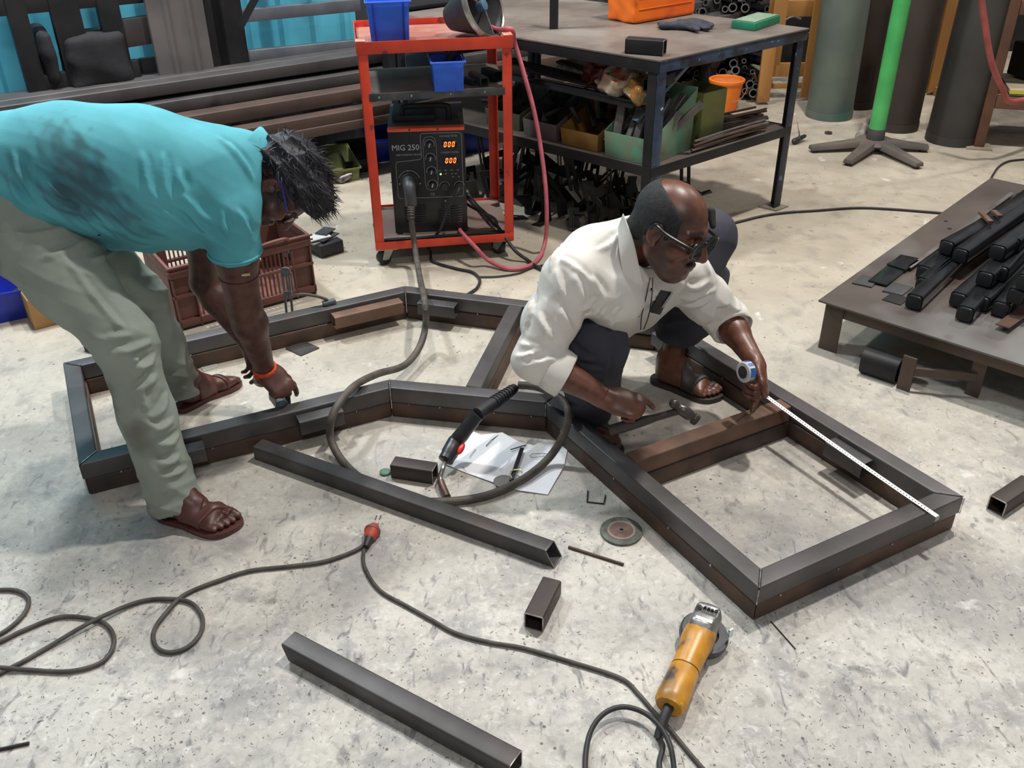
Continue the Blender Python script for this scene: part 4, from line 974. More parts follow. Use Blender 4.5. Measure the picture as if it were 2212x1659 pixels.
# gas cylinders
def cylinder(px, py, r_, h_, m, label, lean=(0, 0)):
    c = G(px, py); d = V(c.x, c.y, 0).normalized(); c = c+d*r_
    t = thing('gas_cylinder', label, 'gas cylinder', c)
    t.rotation_euler = (lean[0], lean[1], 0)
    MB().lathe([(0, .002), (r_*.86, .002), (r_*.97, .02), (r_, .05), (r_, h_), (r_*.93, h_+.08), (r_*.7, h_+.15), (r_*.35, h_+.19), (.03, h_+.2), (.0, h_+.2)], n=40).build('shell', m, t, ang=30)
    MB().lathe([(r_*.985, .0), (r_+.004, .0), (r_+.004, .05), (r_*.985, .05), (r_*.985, 0)], n=40).build('foot_ring', m, t)
    MB().cyl(V(0, 0, h_+.19), V(0, 0, h_+.29), .028, .022, n=14).build('valve', ZINC, t, bevel=.003)
    return t
CY1 = mat('grey_green_cylinder_paint', (98, 106, 96), (82, 92, 86), .6, 0, scale=4, bump=.05, spots=[((58, 92, 84), 2.2, .55, .68), ((112, 84, 66), 7, .68, .76)])
CY2 = mat('dark_brown_cylinder_paint', (62, 50, 44), (50, 42, 38), .65, 0, scale=4, bump=.05)
CY3 = mat('dark_grey_cylinder_paint', (60, 57, 54), (50, 48, 47), .65, 0, scale=4, bump=.05)
cylinder(1788, 263, .145, 1.25, CY1, 'grey green gas cylinder, leftmost of the row by the pallet', (0, -.02))
cylinder(1930, 288, .135, 1.25, CY2, 'dark brown gas cylinder right behind the green pole')
cylinder(2052, 318, .15, 1.25, CY3, 'dark grey gas cylinder, rightmost beside the brown rack', (0, .02))
cylinder(1848, 238, .12, 1.2, mat('rust_brown_cylinder', (66, 50, 42), (48, 40, 36), .7, 0, scale=4), 'shadowed rusty gas cylinder between the grey green and brown ones')
# green pole on a star base
g_ = G(1886, 322); st = thing('pole_stand', 'bright green pole standing on a grey five-armed star base', 'stand', g_)
BASEM = mat('dusty_star_base', (110, 100, 92), (84, 78, 74), .7, 0, scale=6)
MB().cyl(V(0, 0, .12), V(0, 0, 1.9), .046, n=20).build('pole', mat('bright_green_paint', (84, 184, 104), (68, 162, 88), .4, 0, scale=6, spots=[((120, 220, 140), 9, .66, .7)]), st)
MB().cyl(V(0, 0, .045), V(0, 0, .125), .052, .049, n=20).build('socket', mat('socket_grey', (78, 74, 74), (62, 60, 60), .6), st, bevel=.004)
hb = MB().lathe([(0, .03), (.10, .03), (.12, .045), (.10, .06), (0, .065)], n=24).build('hub', BASEM, st, ang=40)
def armdir(px, py): q = G(px, py, .03)-g_; return V(q.x, q.y, 0)
for tip in ((1750, 318), (1822, 354), (1988, 355), (2006, 317), (1890, 285)):
    d = armdir(*tip); L_ = min(d.length, .40); d.normalize(); s = V(-d.y, d.x, 0)
    P = lambda l, w_, z: d*l+s*w_+V(0, 0, z)
    MB().loops([[P(.06, .045, .028), P(.06, -.045, .028), P(.06, -.036, .066), P(.06, .036, .066)], [P(L_, .030, .014), P(L_, -.030, .014), P(L_, -.022, .040), P(L_, .022, .040)]]).build('arm', BASEM, st, bevel=.008)
    MB().cyl(P(L_-.03, 0, .0), P(L_-.03, 0, .016), .02, n=12).build('glide', RUBBER, st)
# rag hanging behind the socket
b = S(); c = G(1872, 288, .10)
b.cone(tuple(G(1880, 250, .14)), tuple(G(1858, 300, .02)), .012, .03, k=.02); b.cone(tuple(G(1864, 285, .05)), tuple(G(1852, 304, .012)), .02, .012)
b.noise = waves([((60, 20, 30), 1), ((20, 50, 30), 1)], .008, 3)
tag(b.build('grey_rag', mat('grey_rag_cloth', (150, 142, 134), (120, 112, 106), .9, 0, scale=20), .006), 'grey rag hanging at the foot of the green pole', 'rag')
# wooden pallet standing behind the cylinders
WOOD = mat('orange_tan_pallet_wood', (176, 126, 66), (150, 104, 54), .7, 0, scale=5, bump=.08, stretch=(1, 1, .2))
PY0 = 6.9
pal = thing('wooden_pallet', 'orange tan wooden pallet standing upright behind the gas cylinders', 'pallet', (2.6, PY0, 0), .0)
def plank(a, b, wd, y, th=.025):
    p, q = GY(*a, y), GY(*b, y); p.z = max(p.z, .01+wd*0); MB().bar(p, q, th, wd, up=(0, -1, 0) if False else None).build('plank', WOOD, pal, world=True, bevel=.002) if False else \
    MB().bar(p, q, wd, th, up=(0, -1, 0)).build('plank', WOOD, pal, world=True, bevel=.002)
for px0, px1, wd, yy in ((1668, 1690, .09, 6.45), (1656, 1672, .085, 6.4), (1752, 1775, .09, 6.5), (1884, 1912, .10, 6.6), (2028, 2062, .10, 6.6)):
    top = -40 if px0 != 1656 else 100
    b = G(px0, 215, 0); y = yy
    zb = .02 if px0 != 1668 else .25
    x = GY(px0, 150, y).x; p = V(x, y, zb); q = V(x, y, 1.3 if top < 0 else .45)
    MB().bar(p, q, wd, .03, up=(0, 1, 0)).build('plank', WOOD, pal, world=True, bevel=.002)
for py, yy, wd in ((18, 6.55, .10), (150, 6.55, .09), (185, 6.55, .03), (75, 6.7, .03)):
    z = GY(1720, py, yy).z; p = V(GY(1662, py, yy).x, yy, z); q = V(GY(1765, py, yy).x, yy, z)
    MB().bar(p, q, .03, wd).build('plank', WOOD, pal, world=True, bevel=.002)
for py, wd in ((35, .10), (170, .09), (225, .06)):
    yy = 6.68; z = max(GY(1900, py, yy).z, .05); p = V(GY(1845, py, yy).x, yy, z); q = V(GY(2090, py, yy).x, yy, z)
    MB().bar(p, q, .03, wd).build('plank', WOOD, pal, world=True, bevel=.002)
for (px, py) in ((1905, 60), (1640, 170), (2030, 200)):
    c = GY(px, py, 6.6); MB().box(c, (.10, .08, .09)).build('block', WOOD, pal, world=True, bevel=.003)
g_ = GY(1698, 40, 6.62); tag(MB().tube(spline([GY(1695, 44, 6.5), GY(1706, 38, 6.5), GY(1716, 36, 6.5), GY(1730, 41, 6.5)], 5), .008, 7).build('steel_hook', GT, origin=g_), 'small bright bent steel piece hung on the pallet plank', 'hook')
c = GY(1722, 5, 6.7); tag(MB().box(c, (.13, .02, .10)).build('white_card', PW, origin=c), 'white card tucked behind the pallet top', 'card')
# dark cabinets added as a backdrop to darken the view behind the pallet
for i, x in ((1, 2.5), (2, 3.45), (3, 4.4), (4, 5.35)):
    y = 7.05+.3*i; cbn = thing('steel_cabinet', ['added dark backdrop cabinet behind the pipe heap', 'added dark backdrop cabinet behind the leftmost gas cylinder', 'added dark backdrop cabinet behind the green pole', 'added dark backdrop cabinet behind the rightmost gas cylinder', 'added dark backdrop cabinet behind the brown rack'][i], 'cabinet', (x, y, 0))
    MB().b2(-.46, .46, 0, .35, .002, 1.5).build('body', DARK, cbn, bevel=.006)
    for k in (-1, 1): 
        dr_ = MB().b2(.005 if k > 0 else -.45, .45 if k > 0 else -.005, -.012, -.001, .06, 1.46).build('door', DARK, cbn, bevel=.003); MB().b2(k*.04-.008, k*.04+.008, -.03, -.0125, .7, .85).build('handle', STEEL2, dr_, bevel=.003)
# heap of short black pipes, open ends forward, left of the pallet
PIPE = mat('black_pipe', (34, 34, 37), (24, 24, 27), .4, .4, scale=6)
rr_ = random.Random(44)
def pipe_proto(r_, L_):
    mb = MB().lathe([(r_*.72, -L_/2), (r_, -L_/2), (r_, L_/2), (r_*.72, L_/2), (r_*.72, -L_/2)], (0, 0, 0), (0, 1, 0), 14)
    o = mb.build('black_pipe', PIPE); tag(o, 'short black pipe in the heap beside the wooden pallet', 'pipe', 'black pipes heaped beside the pallet')
    MB().lathe([(r_*.7, -L_/2-.001), (r_*1.01, -L_/2-.001), (r_*1.01, -L_/2+.001), (r_*.7, -L_/2+.001), (r_*.7, -L_/2-.001)], (0, 0, 0), (0, 1, 0), 14).build('cut_end', GT, o)
    return o
pr = [pipe_proto(.022, .36), pipe_proto(.03, .4), pipe_proto(.016, .4)]
k = 0
for row in range(11):
    for colm in range(15):
        px = 1420+colm*17+rr_.uniform(-8, 8); z = .04+row*.062
        y = 6.62+.05*row+rr_.uniform(-.08, .08); x = GY(1425+colm*15.5, 60, 6.7).x+.03*(row % 2)+rr_.uniform(-.02, .02)
        if rr_.random() < .12: continue
        o = pr[k % 3] if k < 3 else dup(pr[k % 3]); k += 1
        o.location = (x, y, z); o.rotation_euler = (rr_.uniform(-.25, .12), rr_.uniform(0, 1), rr_.uniform(-.55, .55))
# brown rack at the right edge
BRN = mat('brown_rack_steel', (104, 70, 52), (82, 56, 44), .6, .1, scale=6, bump=.05)
RK0 = G(2112, 318); g_ = RK0; rk2 = thing('brown_rack', 'brown painted steel rack at the right edge of the picture', 'rack', g_)
d1 = V(.96, -.28, 0).normalized(); d2 = V(-d1.y, d1.x, 0)
RP = lambda a, b, z: V(RK0.x, RK0.y, 0)+d1*a+d2*b+V(0, 0, z)
for a, b in ((0, 0), (.9, 0), (0, .55), (.9, .55)):
    MB().bar(RP(a, b, .01), RP(a, b, 1.5), .055, .055, up=d2).build('post', BRN, rk2, world=True, bevel=.003)
    MB().bar(RP(a-.07, b, .005), RP(a+.07, b, .005), .13, .009).build('foot_plate', mat('pale_foot_plate', (158, 146, 128), (134, 122, 106), .6, scale=8), rk2, world=True)
for z in (.27, .78): 
    for b in (0, .55): MB().bar(RP(.03, b, z), RP(.87, b, z), .05, .07).build('shelf_beam', BRN, rk2, world=True, bevel=.003)
    MB().bar(RP(.0, .275, z+.04), RP(.9, .275, z+.04), .5, .008).build('shelf_plate', BRN, rk2, world=True)
MB().bar(RP(0, .03, .95), RP(0, .52, .95), .05, .05).build('shelf_beam', BRN, rk2, world=True)
bd = thing('white_board', 'cream board with yellow edge lying on the brown rack shelf', 'board', RP(.4, .2, .32))
MB().box((0, 0, .012), (.62, .42, .02), math.atan2(d1.y, d1.x)).build('face', mat('cream_board', (204, 190, 166), (184, 170, 148), .6, scale=8), bd)
MB().box(-d2*.2115+V(0, 0, .011), (.62, .003, .022), math.atan2(d1.y, d1.x)).build('edge_strip', mat('yellow_strip', (186, 178, 70), None, .6), bd)
for i in range(3):
    c = RP(.25+.28*i, .32, .35+.0); tag(MB().box(c+V(0, 0, .10), (.2, .18, .19), .3+.4*i).build('dark_crate', DARK, origin=c, bevel=.01), ['dark crate on the brown rack shelf nearest the post', 'dark crate in the middle of the brown rack shelf', 'dark crate at the far end of the brown rack shelf'][i], 'crate')
# scrap plug and washer on the floor between table and stand
b = S(); b.cone(tuple(G(1716, 305, .02)), tuple(G(1738, 294, .03)), .018, .012); b.cone(tuple(G(1728, 300, .03)), tuple(G(1722, 262, .11)), .005, .003, k=.01)
tag(b.build('scrap_handle', RUBBER, .005), 'small dark scrap with upright wire on the floor between table and stand', 'scrap')
c = G(1789, 289); tag(MB().lathe([(.008, 0), (.022, 0), (.022, .012), (.008, .012), (.008, 0)], n=20).build('ring_washer', RUST, origin=(0, 0, 0)), 'small rusty ring on the floor before the grey green cylinder', 'washer'); bpy.data.objects['ring_washer'].location = c+V(0, 0, .0005)
# ---------------------------------------------------------------- low platform with black tubes
PZ = .20
pc = G(1768, 648, PZ); pe = (G(2140, 384, PZ)-pc); PLn = pe.length; pe.normalize(); pf = V(pe.y, -pe.x, 0); PWd = 1.25
PP = lambda a, b, z=0.: V(pc.x, pc.y, 0)+pe*a+pf*b+V(0, 0, z)
pf_t = thing('steel_platform', 'low brown steel plate platform on short legs', 'platform', (pc.x, pc.y, 0))
PLM = mat('platform_plate', (98, 88, 82), (78, 70, 66), .5, .2, scale=3, bump=.06, spots=[((112, 110, 108), 2.2, .52, .66), ((80, 58, 48), 4, .62, .74)])
def pslab(a0, a1, b0, b1, z0, z1): return MB().hexa([PP(a0, b1, z0), PP(a1, b1, z0), PP(a1, b0, z0), PP(a0, b0, z0), PP(a0, b1, z1), PP(a1, b1, z1), PP(a1, b0, z1), PP(a0, b0, z1)])
pslab(0, PLn, 0, PWd, PZ-.007, PZ).build('plate', PLM, pf_t, world=True, bevel=.0012)
PBR = mat('platform_rail_brown', (92, 76, 64), (74, 62, 54), .6, .15, scale=6, bump=.06)
pslab(.03, .036, .03, PWd-.03, PZ-.058, PZ-.0075).build('front_rail', PBR, pf_t, world=True, bevel=.001)
pslab(.03, PLn-.03, .02, .026, PZ-.058, PZ-.0075).build('side_rail', PBR, pf_t, world=True, bevel=.001)
for a in (.025, PLn-.09):
    for b in (.02, PWd-.09):
        pslab(a, a+.006, b, b+.07, .001, PZ-.0075).build('leg', PBR, pf_t, world=True, bevel=.001)
        pslab(a+.0065, a+.07, b, b+.006, .001, PZ-.0075).build('leg_web', PBR, pf_t, world=True, bevel=.001)
# stand and block below
q0 = G(1950, 842); q1 = G(2098, 855)
hs = thing('step_stand', 'small brown steel stand with crossbar under the platform', 'stand', q0)
for q in (q0, q1): MB().bar(q+V(0, 0, .002), q+V(0, 0, .13), .045, .008, up=pe).build('side_plate', PBR, hs, world=True)
MB().bar(q0+V(0, 0, .075), q1+V(0, 0, .075), .012, .03).build('crossbar', PBR, hs, world=True)
a, b = G(1868, 775, .045), G(1945, 800, .045)
tag(MB().sq(V(a.x, a.y, .046), V(b.x, b.y, .046), .09, .09, .005, r=.03).build('tube_offcut', DARK, origin=(a+b)/2), 'thick black rounded tube under the front of the platform', 'tube offcut')
# ---------------------------------------------------------------- black painted tubes stacked on the platform
def btube(px, py, lay, L_=1.3, yaw=0., label=None, w_=.058, pitch=0.):
    z = PZ+.030+.0585*lay; e = G(px, py, z); d = (Matrix.Rotation(yaw, 3, 'Z')@pe); d = (d+V(0, 0, pitch)).normalized()
    t = thing('black_tube', label, 'steel tube', e, 0, 'black painted tubes stacked on the platform')
    MB().sq(e, e+d*L_, w_, w_*.98, .003, r=.012).build('tube', BLACKP, t, world=True)
    cap = MB().sq(e-d*.010, e+d*.006, w_*1.0-.008, w_*.98-.008, .003, r=.012, inner=False); cap.build('end_cap', mat('black_end_cap', (40, 42, 45), (30, 31, 34), .32, 0, scale=10), t, world=True, bevel=.004)
    return t
tl = [(1996, 590, 0, -.02), (1995, 616, 0, .0), (1975, 652, 0, .04), (2035, 573, 0, -.06), (2070, 648, 0, .0), (2085, 678, 0, .05), (2120, 655, 0, 0), (2162, 668, 0, .05),
      (2045, 535, 1, -.10), (2075, 552, 1, -.04), (2128, 603, 1, .0), (2160, 590, 1, .05), (2195, 640, 1, .03), (2155, 545, 2, -.05), (2185, 528, 2, .0), (2215, 610, 2, .02)]
names = ['lying lowest at the front left', 'second lowest at the front left', 'nearest the platform front edge', 'tucked under the raised left pair', 'low in the middle of the stack', 'low and furthest forward in the middle', 'low beside the middle gap', 'lowest at the right of the stack',
         'on the second layer, leftmost', 'on the second layer beside the leftmost', 'on the second layer in the middle', 'on the second layer right of middle', 'on the second layer at the right edge', 'on the top layer at left', 'on the top layer at right', 'topmost by the picture edge']
for (px, py, lay, yaw), nm in zip(tl, names): btube(px, py, lay, yaw=yaw, label='black painted square tube '+nm)
def pflat(pts, z, label, th=.005, m=STEEL2, name='flat_bar'):
    P = [G(*p, z) for p in pts]; return tag(MB().prism([(p.x, p.y) for p in P], z, z+th).build(name, m, origin=P[0], bevel=.0006), label, 'flat bar')
GFL = mat('grey_flat_bar', (92, 92, 94), (76, 75, 77), .4, .45, scale=6)
pflat([(1840, 613), (1882, 622), (1900, 604), (1862, 596)], PZ+.0008, 'pale grey short flat bar furthest left on the platform', m=GFL)
pflat([(1875, 608), (1915, 618), (1985, 560), (1945, 552)], PZ+.0065, 'black flat bar second from left on the platform', m=BLACKP)
pflat([(1905, 630), (1948, 640), (1972, 622), (1930, 612)], PZ+.0008, 'grey short flat bar lying below the black ones on the platform', m=GFL)
pflat([(1905, 648), (1945, 660), (1965, 645), (1925, 634)], PZ+.0005, 'dark thin flat bar nearest the front edge of the platform', m=DARK, th=.003)
pflat([(1960, 578), (1968, 581), (2190, 420), (2183, 416)], PZ+.013, 'long narrow bright-edged flat bar running to the platform back', m=GT)
pflat([(1915, 572), (1955, 585), (1985, 565), (1948, 553)], PZ+.013, 'black offcut plate under the raised tubes at left', m=BLACKP)
a, b = G(2165, 705, PZ+.02), G(2290, 615, PZ+.02)
tag(MB().bar(a, b, .045, .004).build('flat_bar', RUST, origin=a), 'brown angle piece at the right front of the platform', 'flat bar')
for i, (p, q) in enumerate((((2118, 458), (2140, 480)), ((2146, 456), (2160, 468)))):
    a, b = G(*p, PZ+.13), G(*q, PZ+.13); tag(MB().bar(a, b, .02, .012).build('spacer', RUSTB, origin=a, bevel=.002), ['brown spacer across the tubes, the longer one', 'brown spacer across the tubes, the shorter one'][i], 'spacer')
for p in ((2043, 478), (2051, 494)):
    c = G(*p, PZ); MB().cyl(V(c.x, c.y, PZ+.0002), V(c.x, c.y, PZ+.0008), .009, n=14).build('bolt_hole', mat('hole_black', (14, 14, 14), None, .9), pf_t, world=True)
# ================================================================ left side things
CRB = mat('brown_crate_plastic', (118, 72, 62), (94, 58, 51), .55, 0, scale=6, bump=.04)
F0 = G(392, 714); F1 = G(682, 633); fx = F1-F0; CW = fx.length; fx.normalize(); CRZ = math.atan2(fx.y, fx.x); CH, CD = .265, .36
cr = thing('plastic_crate', 'brown slatted plastic crate behind the bending man', 'crate', F0, CRZ)
MB().b2(0, CW, 0, CD, .004, .012).build('bottom', CRB, cr)
for x0, x1 in ((0, .085), (CW-.085, CW)):
    MB().b2(x0, x1, 0, .008, .004, CH-.045).build('corner_post', CRB, cr, bevel=.002); MB().b2(x0, x1, CD-.008, CD, .004, CH-.045).build('corner_post', CRB, cr, bevel=.002)
    for xx in (x0, x1-.006): MB().b2(xx, xx+.006, -.012, -.0005, .004, CH-.05).build('post_rib', CRB, cr)
for z, h_ in ((CH-.045, .045), (.012, .03), (.135, .012)):
    MB().b2(-.004, CW+.004, -.012, .006, z, z+h_).build('rail', CRB, cr, bevel=.002); MB().b2(-.004, CW+.004, CD-.006, CD+.012, z, z+h_).build('rail', CRB, cr, bevel=.002)
for x in (-.006, CW-.006): MB().b2(x, x+.012, .0, CD, CH-.045, CH).build('end_rim', CRB, cr, bevel=.002); MB().b2(x, x+.008, .01, CD-.01, .012, CH-.046).build('end_wall', CRB, cr)
for z in (CH+.0005, CH-.018): MB().b2(-.012, CW+.012, -.018, -.0125, z-.004, z+.002).build('rim_ledge', CRB, cr)
for zz, n_ in (((.045, .132), 22), ((.15, CH-.05), 22)):
    mb = MB()
    for i in range(n_): x = .09+(CW-.18)*(i+.5)/n_; mb.b2(x-.003, x+.003, -.003, .003, *zz)
    mb.build('slats', CRB, cr)['kind'] = 'stuff'
    mb = MB()
    for i in range(n_): x = .09+(CW-.18)*(i+.5)/n_; mb.b2(x-.003, x+.003, CD-.003, CD+.003, *zz)
    mb.build('slats', CRB, cr)['kind'] = 'stuff'
hl = MB().tube(spline([V(CW*.62, -.015, CH-.005), V(CW*.66, -.03, CH+.012), V(CW*.80, -.03, CH+.016), V(CW*.84, -.015, CH-.002)], 5), .007, 8); hl.build('handle', CRB, cr)
CL = lambda x, y, z: F0+Matrix.Rotation(CRZ, 3, 'Z')@V(x, y, z)
rr_ = random.Random(71)
for i in range(9):
    p = CL(.1+.05*i, .10+.05*(i % 4), .10+.02*(i % 3)); q = p+V(rr_.uniform(-.06, .06), rr_.uniform(-.06, .06), rr_.uniform(.03, .09))
    offcut(p, q, .03, 'small dark offcut inside the brown crate', DARK, 'offcuts in the brown crate')
# stack of plates and black block beside the crate
g_ = G(700, 552); rz = CRZ+.1
blk = tag(MB().box((0, 0, .03), (.12, .13, .058), rz).build('black_block', RUBBER, origin=(0, 0, 0), bevel=.006), 'black block on the floor right of the brown crate', 'block'); blk.location = g_+V(0, .05, .001)
pm = [mat('pale_plate', (176, 174, 172), (146, 144, 142), .45, .2, scale=8), GFL, mat('white_plate', (216, 215, 212), None, .4), GFL]
for i, (dx, dy, a, nm) in enumerate(((-.02, .05, .1, 'lowest grey'), (.0, .06, .35, 'second dark'), (-.025, .04, -.1, 'upper pale'), (.0, .09, .5, 'topmost white'))):
    o = tag(MB().box((0, 0, .003), (.13-.015*i, .09-.01*i, .005), rz+a).build('steel_plate', pm[(i*3) % 4], origin=(0, 0, 0)), nm+' plate in the pile on the black block beside the crate', 'plate'); o.location = g_+V(dx, dy, .0605+.0062*i)
# clamp standing against the far beam
CLM = mat('galvanised_clamp', (128, 134, 138), (98, 104, 108), .35, .6, scale=14)
b0 = G(627, 692, .03); t0 = GY(617, 588, b0.y+.04); cz_ = (t0-b0); cl = thing('bar_clamp', 'grey steel bar clamp with slot hooked over the far frame beam', 'clamp', b0)
d_, s_, u_ = basis(cz_); s_ = V(s_.x, s_.y, 0).normalized(); L_ = cz_.length
for k in (-1, 1): MB().bar(b0+s_*.0115*k, t0+s_*.0115*k, .009, .006, up=V(0, 1, 0)).build('slotted_bar', CLM, cl, world=True, bevel=.001)
for t in (.02, .55, .98): p = b0+cz_*t; MB().bar(p-s_*.016, p+s_*.016, .026, .006, up=V(0, 1, 0)).build('bar_bridge', CLM, cl, world=True, bevel=.002)
MB().lathe([(.0, -.004), (.020, -.004), (.020, .004), (0, .004)], t0+V(0, 0, .002), (0, 1, .1), 18).build('rounded_head', CLM, cl, world=True)
p0 = b0+cz_*.45; p1 = G(708, 648, .135)
MB().tube(spline([p0+V(0, .01, 0), G(650, 636, .16), G(685, 640, .155), p1], 5), .006, 8).build('clamp_arm', GREYC, cl, world=True)
MB().box(p1+V(.004, .0, -.01), (.05, .022, .016), .5).build('clamp_jaw', CLM, cl, world=True, bevel=.002)
# blue tote and cardboard box at far left
g_ = G(2, 692); bin_('blue_bin', g_+V(-.03, .12, .001), .5, .30, .34, .17, BLUED, 'deep blue stacking bin on the floor at the left picture edge', front=.75, taper=.12)
for i in range(4):
    p = g_+V(-.08+.04*i, .10+.04*(i % 2), .03); offcut(p, p+V(.05, .04, .02), .02, 'dark bolt-like offcut inside the deep blue bin', DARK, 'offcuts in the deep blue bin')
CARD = mat('cardboard', (176, 136, 86), (150, 114, 70), .8, 0, scale=8)
a = G(82, 711); b = G(160, 690); d = (b-a).normalized(); n_ = V(-d.y, d.x, 0)
cx = thing('cardboard_box', 'brown cardboard box behind the bent legs at the left', 'box', a+d*.10+n_*.07, math.atan2(d.y, d.x))
MB().b2(-.11, .11, -.075, .075, .001, .125).build('body', CARD, cx, bevel=.002)
MB().b2(-.108, .0, -.073, .073, .1255, .128).build('flap', CARD, cx); MB().b2(.003, .108, -.073, .073, .1255, .128).build('flap', CARD, cx)
MB().b2(-.02, .022, -.0765, .0755, .06, .1285).build('tape_strip', mat('grey_packing_tape', (128, 114, 98), None, .4), cx)
# bins between the left man and the trolley
g_ = G(728, 392); bin_('olive_bin', g_+V(.0, .10, .001), TRZ+.25, .17, .26, .13, mat('olive_plastic', (124, 130, 76), (100, 106, 62), .55, 0, scale=6), 'olive green parts bin left of the trolley on the floor', front=.55, taper=.08)
b = S(); g2 = G(738, 388, .02); b.cone(tuple(g2), tuple(g2+V(.05, .02, .02)), .022, .014); b.cone(tuple(g2+V(-.04, 0, -.0)), tuple(g2+V(.02, .03, .02)), .016)
tag(b.build('metal_fitting', mat('bright_casting', (150, 146, 142), (84, 80, 78), .3, .6, scale=30), .005), 'shiny metal casting in front of the olive bin', 'fitting')
for (px, py, w_, lb) in ((820, 372, .22, 'deep blue parts bin behind the left trolley leg'), (1010, 352, .24, 'deep blue parts bin behind the welding machine at right')):
    g_ = G(px, py); bin_('blue_bin', g_+V(0, .32, .001), TRZ+.15, w_, .28, .22, BLUED, lb, front=.6, taper=.06)
g_ = G(790, 372); bin_('dark_bin', g_+V(-.06, .1, .001), TRZ+.2, .18, .24, .12, DARK, 'black parts bin between olive bin and trolley leg', front=.6, taper=.06)
# ================================================================ cables and hoses
def fc(pts, r, z=None): return [G(p[0], p[1], (p[2] if len(p) > 2 else r+.001)) for p in pts]
# torch cable
q = WL(cx_t, cy_t, cz_t) if False else None
plug_end = WL(.235*WMW+.005, PY-.072, .52*WH-.085)
pts = [plug_end, GY(888, 470, plug_end.y-.05), GY(897, 540, 3.75), GY(907, 600, 3.45), G(918, 655, .20), G(919, 705, .10), G(905, 752, .055), G(872, 790, .05), G(815, 808, .09), G(768, 832, .145), G(735, 868, .15), G(716, 905, .12), G(714, 945, .06), G(735, 990, .022), G(775, 1030, .014), G(830, 1062, .014), G(900, 1082, .014), G(985, 1082, .014), G(1060, 1068, .014), G(1130, 1035, .016), G(1185, 990, .03), G(1218, 938, .10), G(1228, 895, .155), G(1218, 868, .17), G(1196, 852, .175), G(1160, 836, .175), G(1120, 832, .172)]
tc_ = thing('torch_cable', 'thick dusty grey welding torch cable looping from machine to torch', 'cable', plug_end)
cable('cable', pts, .0125, GREYC, parent=tc_, n=12)
n_ = 12; rib = MB(); P = spline(pts[:3], 8)
for i in range(9):
    d = (P[i+1]-P[i]).normalized(); rib.cyl(P[i]-d*.003, P[i]+d*.003, .0165, n=12)
rib.build('strain_relief', GREYC, tc_, world=True)
# torch
to = thing('welding_torch', 'black welding torch with red trigger resting over the frame beam', 'torch', G(965, 1050))
A = G(1112, 838, .165); B = G(1032, 895, .165); C = G(985, 955, .075); D = G(968, 985, .055)
MB().tube([A, A.lerp(B, .25), A.lerp(B, .5), A.lerp(B, .75), B], [.0145, .0155, .0185, .0205, .0215], 14).build('cable_sleeve', RUBBER, to, world=True)
for i in range(8): p = A.lerp(B, .08+.07*i); d = (B-A).normalized(); MB().cyl(p-d*.0018, p+d*.0018, .0175+.0007*i, n=14).build('sleeve_rib', RUBBER, to, world=True)
HND = mat('torch_handle', (40, 41, 46), (58, 44, 44), .35, 0, scale=14, lo=.5, hi=.7)
MB().tube(spline([B, B.lerp(C, .3), B.lerp(C, .7), C, D, D+(D-C)*.35], 4), [.021]*4+[.022]*4+[.0235]*4+[.026]*4+[.024]*4+[.017], 16).build('handle', HND, to, world=True)
g_ = G(992, 968, .075); MB().ell(g_+V(.006, -.004, 0), (.009, .009, .021), 12, 8, R=(D-C).to_track_quat('Z', 'Y').to_matrix()).build('trigger', mat('red_trigger', (214, 44, 42), None, .4), to, world=True)
E_ = D+(D-C)*.35
NK = mat('torch_neck_chrome', (190, 186, 180), (150, 140, 130), .22, .85, scale=20)
MB().tube(spline([E_, G(957, 1012, .045), G(951, 1030, .03), G(953, 1043, .022)], 5), .0075, 12).build('swan_neck', NK, to, world=True)
MB().tube([G(952, 1038, .025), G(956, 1052, .018), G(966, 1074, .0125)], [.0095, .0115, .0115], 14).build('nozzle', mat('nozzle_brass', (120, 96, 86), (92, 74, 68), .4, .6, scale=20), to, world=True)
# grinder lead joined by an orange plug
C1 = [(795, 1168, .012), (785, 1195), (789, 1228), (820, 1275), (880, 1310), (930, 1338), (985, 1368), (1060, 1388), (1130, 1400), (1240, 1432), (1340, 1465), (1380, 1500), (1410, 1535), (1452, 1582), (1500, 1640), (1545, 1690)]
cable('power_cable', fc(C1, .0052), .0052, CABLE, 'brown grey cable running from the orange plug to the grinder side')
C2 = [(800, 1162, .012), (770, 1188), (700, 1213), (620, 1224), (540, 1233), (470, 1255), (400, 1284), (360, 1322, .012), (333, 1362), (336, 1395), (362, 1409), (402, 1400), (432, 1370), (437, 1335), (415, 1304), (372, 1294, .008), (300, 1300), (200, 1342, .016), (100, 1400), (40, 1434), (-40, 1470), (-80, 1455), (-30, 1441, .016), (60, 1447), (150, 1450), (220, 1430), (246, 1390), (236, 1356), (202, 1338), (130, 1333), (50, 1362), (0, 1386), (-50, 1402), (-85, 1390), (-40, 1384), (3, 1368), (42, 1338), (61, 1308), (57, 1287), (32, 1275), (-10, 1275), (-60, 1285)]
cable('power_cable', fc(C2, .0056), .0056, CABLE, 'brown grey cable looping across the lower left floor from the orange plug')
pg = thing('orange_plug', 'dirty orange plug joining two cables on the floor', 'plug', G(803, 1145))
a, b = G(797, 1165, .016), G(816, 1120, .020); d = (b-a).normalized()
MB().tube([a-d*.03, a-d*.01, a+d*.005], [.008, .011, .013], 12).build('cable_boot', RUBBER, pg, world=True)
ORP = mat('dirty_orange_plug', (226, 78, 52), (150, 70, 58), .5, 0, scale=40)
MB().tube([a+d*.002, a+d*.012, a+d*.026, a+d*.030, a+d*.036, a+d*.040, a+d*.054], [.012, .0185, .0195, .0225, .0225, .0175, .013], 16).build('body', ORP, pg, world=True)
